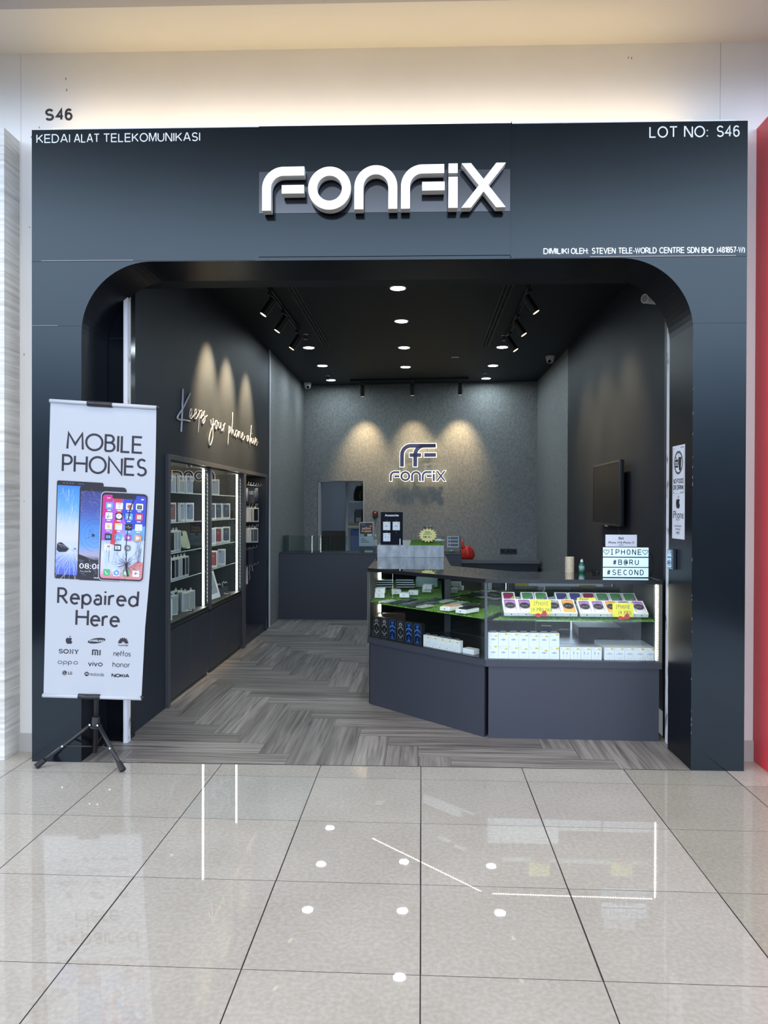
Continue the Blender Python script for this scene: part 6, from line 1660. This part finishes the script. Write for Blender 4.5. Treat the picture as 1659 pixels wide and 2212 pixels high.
# ================================================================== BANNER STAND
bn = thing('banner_stand', 'white phone repair banner on a black tripod stand left of the entrance', 'banner', (-1.99, 4.50, 0))
o = W2L(bn)
TL, TR, BL_, BR_ = Vector((-2.135, 4.27, 2.158)), Vector((-1.526, 4.30, 2.120)), Vector((-2.250, 4.415, .424)), Vector((-1.666, 4.43, .4075))
_n = (TR - TL).cross(BL_ - TL)
BR_.y = TL.y - (_n.x * (BR_.x - TL.x) + _n.z * (BR_.z - TL.z)) / _n.y      # the cloth hangs flat
def ban(u, v, e=0.0):
    p = (TL * (1 - u) + TR * u) * v + (BL_ * (1 - u) + BR_ * u) * (1 - v)
    sag = 0
    ripple = .0022 * math.sin(u * 26 + v * 3) * (max(0, (v - .92) / .08) ** 2 + max(0, (.06 - v) / .06) ** 2)
    edge = .016 * math.sin(math.pi * min(1, max(0, (v - .25) / .75))) * max(0, u - .6) / .4
    return (p.x + edge, p.y + sag + ripple - e, p.z)
BCLOTH = mat('white_banner_vinyl', (.475, .49, .52), .42, spec=.4)
mb = MB(); NU, NV = 30, 60
for e, s_ in ((0, 0), (-.0012, 1)):
    vs = [ban(i / NU, j / NV, e) for j in range(NV + 1) for i in range(NU + 1)]
    mb.add(vs, [(j * (NU + 1) + i, j * (NU + 1) + i + 1, (j + 1) * (NU + 1) + i + 1, (j + 1) * (NU + 1) + i) for j in range(NV) for i in range(NU)])
sheet = mb.build('banner_sheet', [BCLOTH], bn, o, smooth=True, fix=False)
mb = MB(); mb.tube([ban(-.004, 1.0, .001), ban(.5, 1.0, .001), ban(1.004, 1.0, .001)], .012, 12); mb.tube([ban(-.006, .0, .001), ban(.5, .0, .001), ban(1.0, .0, .001)], .012, 12)
mb.build('pole_pocket', [BCLOTH], sheet, smooth=True)
mb = MB(); mb.tube([ban(1.0, 1.0, .0), ban(1.022, 1.0, .0)], .011, 12); mb.tube([ban(.995, .004, .0), ban(1.02, .004, .0)], .011, 12); mb.tube([ban(-.012, 1, 0), ban(0, 1, 0)], .010, 12)
mb.build('rod_end', [BLACK], bn, o, smooth=True)
PLAS = mat('black_plastic', (.018, .018, .020), .38)
for u0, u1, v in ((.353, .588, 1.0), (.36, .58, .001)):
    mb = MB(); mb.tube([ban(u0, v, .003), ban((u0 + u1) / 2, v, .003), ban(u1, v, .003)], .0165, 12)
    mb.build('clamp', [PLAS], bn, o, smooth=True)
top, bot = Vector(ban(.47, 1.0, -.030)), Vector((-1.975, 4.505, .06))
mb = MB(); mid = top * .48 + bot * .52
mb.tube([bot, mid], .0145, 14); mb.tube([mid, top], .010, 14)
mb.build('pole', [PLAS], bn, o, smooth=True)
ax = (top - bot).normalized()
hub = bot + ax * .19
MB().cyl(hub - ax * .02, hub + ax * .035, .026, .022, 20).cyl(hub - ax * .03, hub - ax * .02, .036, .036, 20).build('hub', [PLAS], bn, o, smooth=True, auto=True)
feet = [(-2.268, 4.378), (-1.742, 4.346), (-2.015, 4.780)]
for fx, fy in feet:
    d = (Vector((fx, fy, 0)) - Vector((hub.x, hub.y, 0))).normalized()
    a = hub + d * .028 - ax * .012; f_ = Vector((fx, fy, .016))
    L_ = MB().tube([a, f_], .0115, 12).build('leg', [PLAS], bn, o, smooth=True)
    q = (f_ - a).normalized()
    MB().cyl(f_ - q * .05, f_ + q * .008, .0155, .019, 16).build('rubber_foot', [mat('rubber', (.012, .012, .012), .6)], L_, smooth=True, auto=True)
    m_ = a + (f_ - a) * .52
    lo = bot + ax * .035
    MB().tube([lo, m_], .0055, 8).build('brace', [PLAS], L_, smooth=True)
    MB().cyl(m_ + Vector((0, -.013, 0)), m_ + Vector((0, -.016, 0)), .006, n=10).cyl(a + Vector((0, -.013, 0)), a + Vector((0, -.017, 0)), .006, n=10).build('rivet', [CHR], L_)
# --- the print
WU, WV = .585, 1.70      # metres per unit of u and v on the cloth
INKB = mat('banner_ink', (.022, .018, .026), .45)
def bf(e): return lambda u, v: ban(u, v, .0006 + e)
def bprint(name, mats_, draw):
    mb = MB(); draw(mb); return mb.build(name, mats_, sheet, fix=False)
for s_, a, b, c, d, w, g in (('MOBILE', .172, .8465, .872, .8985, .140, .20), ('PHONES', .134, .771, .914, .824, .140, .20), ('Repaired', .124, .3235, .908, .374, .150, .24), ('Here', .312, .2505, .735, .302, .150, .22)):
    bprint('slogan_word', [INKB], lambda mb: put_glyphs(mb, s_, a * WU, b * WV, c * WU, d * WV, w, lambda x, y: bf(0)(x / WU, y / WV), 0, g))
def rr2(u0, v0, u1, v1, r, n=5):      # rounded rectangle with corners round in metres
    return [(x / WU, y / WV) for x, y in rrect(u0 * WU, v0 * WV, u1 * WU, v1 * WV, r, n)]
def face(mb, pts, fn, m, box=None):
    n = len(pts); u0, v0, u1, v1 = box or (min(p[0] for p in pts), min(p[1] for p in pts), max(p[0] for p in pts), max(p[1] for p in pts))
    mb.add([fn(*p) for p in pts], [tuple(range(n))], m, [((p[0] - u0) / (u1 - u0), (p[1] - v0) / (v1 - v0)) for p in pts])
def crack(mb, cu, cv, n, r, fn, m, w, seed, a0=0, a1=360, jag=.25, lim=None):
    rg = random.Random(seed)
    for k in range(n):
        a = R(a0 + (a1 - a0) * (k + rg.uniform(-.3, .3)) / n); L = r * rg.uniform(.45, 1); p = [(cu, cv)]
        for s in range(1, 5):
            aa = a + rg.uniform(-jag, jag) * .4; p.append((cu + L * s / 4 * math.cos(aa) / WU, cv + L * s / 4 * math.sin(aa) / WV))
        if lim: p = [(min(max(x, lim[0]), lim[1]), y) for x, y in p]
        wstroke(mb, p, w, fn, m)
def wstroke(mb, p, w, fn, m, closed=False):      # stroke with even width in metres
    stroke_flat(mb, [(x * WU, y * WV) for x, y in p], w, lambda x, y: fn(x / WU, y / WV), m, closed)
SC1 = grad_mat('print_beach_sky', [(0, (.075, .12, .50)), (.14, (.16, .24, .62)), (.30, (.50, .55, .74)), (.42, (.62, .60, .58)), (.56, (.50, .56, .66)), (.75, (.14, .36, .72)), (1, (.055, .22, .66))], .35)
SC2 = grad_mat('print_deep_sky', [(0, (.030, .026, .05)), (.18, (.035, .032, .07)), (.24, (.40, .36, .46)), (.36, (.14, .32, .66)), (.55, (.09, .25, .62)), (.75, (.07, .10, .34)), (1, (.05, .05, .18))], .35)
SC3 = grad_mat('print_aurora', [(0, (.62, .18, .22)), (.10, (.66, .50, .62)), (.28, (.60, .66, .84)), (.45, (.42, .46, .78)), (.62, (.32, .16, .60)), (.82, (.38, .09, .48)), (1, (.16, .09, .52))], .35)
MAG = mat('print_magenta', (.55, .035, .22), .35); PRED = mat('print_scarlet', (.58, .05, .075), .35); ROYAL = mat('print_royal', (.05, .07, .48), .35); SKYB = mat('print_sky', (.16, .34, .68), .35); FADE = mat('print_faint_blue', (.52, .60, .80), .35); CORAL = mat('print_coral', (.62, .24, .24), .35)
BEZ = mat('print_bezel', (.022, .018, .024), .35); RIMS = mat('print_steel_rim', (.40, .41, .46), .35); CRW = mat('print_crack_white', (.62, .68, .82), .35); CRB = mat('print_crack_black', (.03, .028, .045), .35)
def ph1(mb):
    f = bf
    face(mb, rr2(.076, .405, .538, .741, .012), f(0), 1)
    face(mb, rr2(.082, .4075, .532, .739, .011), f(.0002), 0)
    face(mb, [(.090, .4215), (.53, .4215), (.53, .7235), (.090, .7235)], f(.0004), 2)
    for u in (.15, .18, .21, .235): face(mb, [(u + .008 * math.cos(t) / WU * .6, .7315 + .005 * math.sin(t) / WV) for t in [i * .7 for i in range(9)]], f(.0005), 3)
    face(mb, rr2(.29, .7300, .345, .7325, .0015, 2), f(.0005), 3)
    # rocks on the beach
    face(mb, [(.095, .505), (.10, .528), (.14, .532), (.18, .522), (.225, .512), (.19, .500), (.12, .498)], f(.0005), 0); face(mb, [(.24, .512), (.265, .518), (.29, .510), (.262, .504)], f(.0005), 0)
    crack(mb, .252, .505, 46, .19, f(.0006), 4, .0011, 5, 195, 345, lim=(.09, .312)); crack(mb, .252, .512, 30, .10, f(.0006), 4, .0008, 6, 20, 175, lim=(.09, .312)); crack(mb, .245, .508, 20, .035, f(.0007), 4, .0022, 7)
    rg = random.Random(9)
    for k in range(34):
        u = rg.uniform(.10, .30); v = rg.uniform(.60, .72); wstroke(mb, [(u, v), (u + rg.uniform(-.01, .01), v - rg.uniform(.005, .02)), (u + rg.uniform(-.02, .02), v - rg.uniform(.02, .045))], .0009, f(.0006), 4)
def ph2(mb):
    f = lambda e: bf(.0010 + e)
    face(mb, rr2(.305, .406, .747, .727, .020), f(0), 0)
    face(mb, [(.316, .423), (.738, .423), (.738, .709), (.316, .709)], f(.0002), 1)
    face(mb, [(.316, .423), (.738, .423), (.738, .470), (.60, .474), (.45, .478), (.316, .494)], f(.0003), 0)
    for q, (rx, rz) in enumerate(((.14, .055), (.10, .042), (.062, .026))):
        wstroke(mb, [(.465 + rx * math.cos(t * .2 + q), .560 + rz * 1.0 * math.sin(t * .2 + q)) for t in range(0, 24)], .0009, f(.0004), 3)
    crack(mb, .449, .5598, 9, .05, f(.0004), 3, .0012, 3); face(mb, rr2(.437, .5555, .462, .5645, .003, 3), f(.0005), 3)
    rg = random.Random(4)
    for k in range(70):
        u = rg.uniform(.32, .53); v = rg.choice((rg.uniform(.63, .705), rg.uniform(.425, .485))); wstroke(mb, [(u, v), (u + rg.uniform(-.03, .03), v + rg.uniform(-.006, .006)), (u + rg.uniform(-.04, .04), v + rg.uniform(-.012, .012))], .0007, f(.0004), 4)
    put_text(mb, '08:08', .324, .4455, .545, .4635, f(.0006), 2); put_text(mb, 'Tue, Sep 26', .33, .4335, .44, .4385, f(.0006), 2); put_text(mb, 'HUAWEI', .472, .4132, .555, .4178, f(.0006), 2, .02)
def ph3(mb):
    f = lambda e: bf(.0022 + e)
    face(mb, rr2(.512, .4075, .949, .711, .026), f(0), 1)
    face(mb, rr2(.520, .410, .942, .708, .023), f(.0002), 0)
    B0 = (.532, .4155, .931, .7005)
    face(mb, rr2(*B0, .018), f(.0004), 2)
    face(mb, [(.532, .688), (.548, .6985), (.60, .7005), (.64, .70), (.70, .655), (.66, .60), (.60, .57), (.58, .545), (.532, .545)], f(.0005), 3)
    face(mb, [(.62, .7005), (.70, .7005), (.72, .66), (.68, .58), (.66, .53), (.62, .535), (.64, .60), (.67, .65)], f(.0006), 4)
    face(mb, [(.532, .694), (.56, .7005), (.64, .7005), (.61, .665), (.56, .63), (.532, .62)], f(.0006), 5)
    face(mb, [(.70, .655), (.74, .7005), (.91, .7005), (.931, .69), (.931, .60), (.87, .575), (.76, .60)], f(.0005), 6)
    face(mb, [(.73, .6), (.80, .585), (.931, .60), (.931, .555), (.86, .54), (.76, .565)], f(.0006), 7)
    face(mb, [(.56, .54), (.64, .53), (.73, .56), (.86, .54), (.931, .55), (.931, .46), (.80, .47), (.66, .44), (.56, .45)], f(.00055), 8)
    face(mb, [(.74, .4155), (.915, .4155), (.931, .43), (.931, .475), (.88, .48), (.80, .455)], f(.0006), 9)
    face(mb, rr2(.622, .6885, .838, .704, .006, 4), f(.0008), 0)
    put_text(mb, '9:41', .572, .687, .604, .692, f(.0009), 10, .02)
    face(mb, rr2(.885, .6875, .907, .6915, .001, 2), f(.0009), 10)
ph3m = [BEZ, RIMS, SC3, mat('print_violet_glow', (.40, .10, .50), .35), PRED, MAG, ROYAL, SKYB, FADE, CORAL, VINYL]
bprint('phone_picture', [BEZ, RIMS, SC1, mat('print_sensor', (.10, .10, .13), .35), CRW], ph1)['label'] = 'printed phone with a cracked beach screen'
bprint('phone_picture', [BEZ, SC2, VINYL, CRB, mat('print_crack_grey', (.30, .32, .50), .35)], ph2)['label'] = 'printed phone with a cracked clock screen'
bprint('phone_picture', ph3m, ph3)['label'] = 'printed phone with app icons and a cracked screen'
ICB = [mat('icon_white', (.72, .74, .78), .4), mat('icon_blue', (.14, .36, .70), .4), mat('icon_black', (.02, .02, .024), .4), mat('icon_red', (.62, .08, .10), .4), mat('icon_orange', (.72, .33, .12), .4), mat('icon_purple', (.34, .09, .42), .4), mat('icon_green', (.10, .42, .18), .4), mat('icon_yellow', (.70, .50, .16), .4), mat('icon_grey', (.40, .42, .46), .4)]
def icons(mb):
    f = lambda e: bf(.0032 + e)
    U = (.5963, .6885, .7805, .872); V = (.664, .6295, .594, .558, .5225, .4362)
    def ic(u, v, c): face(mb, rr2(u - .0325, v - .0112, u + .0325, v + .0112, .0048, 4), f(0), c)
    def sq(u, v, a, b, c, e=.0003, rnd_=.001): face(mb, rr2(u - a, v - b, u + a, v + b, rnd_, 3), f(e), c)
    def di(u, v, r, c, e=.0003): face(mb, [(u + r * math.cos(t * .393) / WU, v + r * math.sin(t * .393) / WV) for t in range(16)], f(e), c)
    lay = [[1, 0, 0, 0], [0, 2, 1, 3], [0, 0, 2, 0], [2, 1, 5, 4], [0, 2, 8]]
    for r_, row in enumerate(lay):
        for c_, k in enumerate(row): ic(U[c_], V[r_] - .0008 * 0, k)
    for c_, k in enumerate((6, 0, 6, 0)): ic(U[c_], V[5], k)
    sq(U[0], V[0], .018, .0055, 0); text_c(mb, '12', U[1], V[0] - .006, .009, f(.0004), 2, 0, .036); sq(U[1], V[0] + .0075, .018, .0012, 3)
    di(U[2], V[0], .012, 4); di(U[2], V[0], .007, 3, .0005); sq(U[3], V[0] - .001, .021, .0065, 2); di(U[3], V[0] - .001, .0065, 8, .0005); di(U[3], V[0] - .001, .004, 2, .0006)
    sq(U[0] - .006, V[1], .003, .008, 6); sq(U[0] + .008, V[1] - .002, .012, .002, 7); di(U[0] - .012, V[1] - .004, .006, 1, .0005); di(U[1], V[1], .0155, 0); wstroke(mb, [(U[1] - .009, V[1] + .003), (U[1], V[1]), (U[1] + .004, V[1] + .007)], .0016, f(.0005), 2)
    di(U[2] - .005, V[1] - .002, .008, 0); di(U[2] + .010, V[1] - .003, .006, 0); sq(U[3], V[1], .018, .0065, 0); wstroke(mb, [(U[3] - .01, V[1] + .004), (U[3] + .01, V[1] - .004)], .003, f(.0005), 3)
    face(mb, [(U[0] - .018, V[2]), (U[0], V[2] + .0075), (U[0] + .018, V[2]), (U[0] + .013, V[2]), (U[0] + .013, V[2] - .0065), (U[0] - .013, V[2] - .0065), (U[0] - .013, V[2])], f(.0003), 7)
    sq(U[1], V[2] + .0075, .026, .0022, 7)
    for q in (-.003, .002): wstroke(mb, [(U[1] - .018, V[2] + q), (U[1] + .018, V[2] + q)], .0008, f(.0004), 8)
    wstroke(mb, [(U[2] - .026, V[2]), (U[2] - .008, V[2]), (U[2] - .002, V[2] + .005), (U[2] + .006, V[2] - .005), (U[2] + .012, V[2]), (U[2] + .026, V[2])], .0012, f(.0004), 0)
    for q in (-.005, 0, .005): di(U[3] - .018, V[2] + q, .0018, (4, 1, 3)[int(q * 200) + 1]); wstroke(mb, [(U[3] - .010, V[2] + q), (U[3] + .02, V[2] + q)], .0008, f(.0004), 8)
    sq(U[0] - .011, V[3], .0095, .0055, 1); sq(U[0] + .011, V[3], .0095, .0055, 1)
    for p in ([(U[1] - .016, V[3] - .006), (U[1] + .002, V[3] + .007)], [(U[1] + .016, V[3] - .006), (U[1] - .002, V[3] + .007)], [(U[1] - .02, V[3] - .003), (U[1] + .02, V[3] - .003)]): wstroke(mb, p, .0022, f(.0005), 0)
    put_poly(mb, [(U[2] + (.0125 if i % 2 == 0 else .005) * math.sin(math.pi * i / 5) / WU, V[3] + (.0125 if i % 2 == 0 else .005) * math.cos(math.pi * i / 5) / WV) for i in range(10)], f(.0004), 0)
    sq(U[3] - .010, V[3], .009, .0055, 0); sq(U[3] + .010, V[3], .009, .0055, 0)
    face(mb, [(x / WU + U[0] + .008, y / WV + V[4] + .0025) for x, y in [(p[0], p[1]) for p in heart(0, 0, .013)]], f(.0004), 3)
    sq(U[1], V[4], .024, .0065, 0); wstroke(mb, [(U[1], V[4] - .0065), (U[1], V[4] + .0065)], .0014, f(.0005), 2); wstroke(mb, [(U[1] - .024, V[4]), (U[1] + .024, V[4])], .0008, f(.0005), 2)
    di(U[2], V[4], .0165, 2); di(U[2], V[4], .013, 8, .0005); wstroke(mb, [(U[2] + .015 * math.cos(t * .3), V[4] + .0052 * math.sin(t * .3)) for t in range(18)], .0018, f(.0006), 2)
    wstroke(mb, [(U[0] - .015, V[5] + .005), (U[0] - .010, V[5] - .001), (U[0] + .002, V[5] - .0055), (U[0] + .014, V[5] - .005)], .0040, f(.0005), 0)
    di(U[1], V[5], .0165, 1); di(U[1], V[5], .007, 0, .0005); di(U[2], V[5] + .0005, .013, 0); sq(U[3], V[5], .02, .0065, 0)
    di(U[3] - .005, V[5], .006, 3, .0006); di(U[3] + .008, V[5] + .001, .004, 8, .0006)
    for r_ in range(3):
        for c_ in range(4): sq(U[c_], V[r_] - .0158, .018, .0016, 0)
bprint('app_icons', ICB, icons)
def cr3(mb):
    f = lambda e: bf(.0042 + e)
    crack(mb, .7774, .4661, 30, .105, f(0), 0, .0011, 21, lim=(.533, .93)); crack(mb, .7774, .4661, 12, .05, f(.0001), 0, .0022, 22)
    for k, p in enumerate(([(.83, .700), (.80, .67), (.785, .65), (.775, .62)], [(.775, .585), (.77, .555), (.765, .525), (.772, .50), (.7774, .4661)])): wstroke(mb, p, .0065 - k * .002, f(.0001), 0)
    wstroke(mb, [(.7774, .4661), (.785, .445), (.80, .425)], .011, f(.0001), 0)
    rg = random.Random(31)
    for k in range(40):
        u = rg.choice((rg.uniform(.58, .70), rg.uniform(.86, .915))); v = rg.uniform(.50, .60); p = [(u, v)]
        for s in range(3): p.append((min(.929, p[-1][0] + rg.uniform(-.012, .012)), max(.418, p[-1][1] - rg.uniform(.008, .025))))
        wstroke(mb, p, .0007, f(0), 0)
    crack(mb, .79, .655, 12, .05, f(0), 0, .0009, 33, lim=(.533, .93))
bprint('crack_print', [CRB], cr3)
# --- brand row: one part per mark
bF = lambda x, y: bf(.0002)(x / WU, y / WV)      # metres on the cloth
bH = lambda x, y: bf(.0006)(x / WU, y / WV)
X = lambda u: u * WU
Y = lambda v: v * WV
def disc2(c, r): return [(c[0] + r * math.cos(t * .3), c[1] + r * math.sin(t * .3)) for t in range(21)]
def brand(draw): bprint('brand_mark', [INKB, BCLOTH], draw)
def b_fruit(mb):
    for p in apple_mark(X(.2452), Y(.1945), .050): put_poly(mb, p, bF)
def b_oval(mb):
    put_poly(mb, [(X(.5211) + .052 * math.cos(t), Y(.1979) + .0160 * math.sin(t) + .0085 * math.cos(t)) for t in [i * 2 * math.pi / 36 for i in range(36)]], bF, 0)
    put_sans(mb, 'SAMSUNG', X(.448), Y(.1979) - .0068, X(.596), Y(.1979) + .0068, .24, bH, 1)
def b_fan(mb):
    for k in range(8):
        a = R(90 + (k - 3.5) * 23); c = (X(.789), Y(.1925)); L = .034 if 1 < k < 6 else .031
        d = (math.cos(a), math.sin(a)); nrm = (-d[1], d[0])
        put_poly(mb, [(c[0] + d[0] * .006, c[1] + d[1] * .006)] + [(c[0] + d[0] * L * s + nrm[0] * w, c[1] + d[1] * L * s + nrm[1] * w) for s, w in ((.5, -.0036), (.8, -.0055), (1, -.003), (1, .003), (.8, .0055), (.5, .0036))], bF)
    put_sans(mb, 'HUAWEI', X(.742), Y(.1825), X(.838), Y(.1880), .22, bF)
def b_slab(mb):      # wide slab-serif capitals
    for c, x0, x1 in (('S', .145, .186), ('O', .193, .243), ('N', .251, .296), ('Y', .302, .343)):
        x0, x1, z0, z1 = X(x0), X(x1), Y(.1495), Y(.1640); w = x1 - x0; h = z1 - z0
        T = lambda pts, t: stroke_flat(mb, [(x0 + a * w, z0 + b * h) for a, b in pts], t, bF)
        if c == 'S': T(arc(.5, .73, .44, .22, 20, 262, 12) + arc(.5, .27, .46, .22, 82, -160, 12), .0048)
        elif c == 'O': T(arc(.5, .5, .46, .44, 0, 360, 28), .0055)
        elif c == 'N': T([(.2, .03), (.2, .97), (.8, .03), (.8, .97)], .0042); T([(.0, .06), (.38, .06)], .0030); T([(.0, .94), (.28, .94)], .0030); T([(.62, .94), (1, .94)], .0030)
        else: T([(.12, .96), (.5, .45), (.88, .96)], .0045); T([(.5, .5), (.5, .05)], .0055); T([(.28, .05), (.72, .05)], .0030); T([(-.04, .94), (.32, .94)], .0030); T([(.68, .94), (1.04, .94)], .0030)
def b_mi(mb):
    mi0, mi1, mz0, mz1 = X(.4796), X(.566), Y(.1470), Y(.1665); w = mi1 - mi0; hh = mz1 - mz0
    stroke_flat(mb, [(mi0 + .07 * w, mz0), (mi0 + .07 * w, mz1 - .1 * hh), (mi0 + .56 * w, mz1 - .1 * hh)] + arc(mi0 + .56 * w, mz1 - .33 * hh, .10 * w, .23 * hh, 80, 0, 5) + [(mi0 + .66 * w, mz0)], .15 * w, bF)
    put_poly(mb, [(mi0 + .30 * w, mz0), (mi0 + .44 * w, mz0), (mi0 + .44 * w, mz0 + .7 * hh), (mi0 + .30 * w, mz0 + .7 * hh)], bF); put_poly(mb, [(mi0 + .86 * w, mz0), (mi1, mz0), (mi1, mz1), (mi0 + .86 * w, mz1)], bF)
def b_rings(mb):
    oc = Y(.1180); x = X(.139); step = (X(.3424) - X(.139))
    for q, c_ in ((.10, 0), (.36, 1), (.60, 1), (.88, 0)):
        cx = x + q * step; rx, ry = (.10 * step, .0085) if c_ == 0 else (.085 * step, .0078)
        stroke_flat(mb, arc(cx, oc, rx, ry, 0, 360, 26), .0032, bF, 0, True)
        if c_: stroke_flat(mb, [(cx - rx, oc + .006), (cx - rx, oc - .019)], .0032, bF)
def b_glyphs(s, u0, u1, v0, v1, wt, gap): return lambda mb: put_glyphs(mb, s, X(u0), Y(v0), X(u1), Y(v1), wt, bF, 0, gap)
def b_face(mb):
    c = (X(.2082), Y(.0812)); put_poly(mb, disc2(c, .0145), bF)
    stroke_flat(mb, arc(c[0], c[1], .0105, .0105, 90, 360, 16), .0018, bH, 1); stroke_flat(mb, [(c[0], c[1] + .007), (c[0], c[1] - .004), (c[0] + .005, c[1] - .004)], .0020, bH, 1)
    z0, z1 = Y(.0760), Y(.0865); h = z1 - z0; x = X(.2446)
    stroke_flat(mb, [(x + .002, z1), (x + .002, z0 + .0018), (x + .011, z0 + .0018)], .0036, bF); x = X(.2665); stroke_flat(mb, [(x + a * .0115, z0 + h * b) for a, b in arc(.5, .5, .45, .42, 40, 350, 16) + [(.55, .46)]], .0034, bF)
def b_wing(mb):
    c = (X(.4333), Y(.0802)); put_poly(mb, disc2(c, .0135), bF)
    stroke_flat(mb, [(c[0] - .008, c[1] - .006), (c[0] - .004, c[1] + .006), (c[0], c[1] - .003), (c[0] + .004, c[1] + .006), (c[0] + .008, c[1] - .006)], .0026, bH, 1)
    put_glyphs(mb, 'motorola', X(.466), Y(.0745), X(.607), Y(.0745) + .0205, .10, bF, 0, .20)
for d_ in (b_fruit, b_oval, b_fan, b_slab, b_mi, b_glyphs('neffos', .699, .868, .1475, .1655, .12, .18), b_rings, b_glyphs('vivo', .447, .587, .1095, .1270, .17, .18), b_glyphs('honor', .695, .866, .1090, .1270, .12, .24), b_face, b_wing,
           lambda mb: put_sans(mb, 'NOKIA', X(.690), Y(.0720), X(.862), Y(.0850), .25, bF)):
    brand(d_)
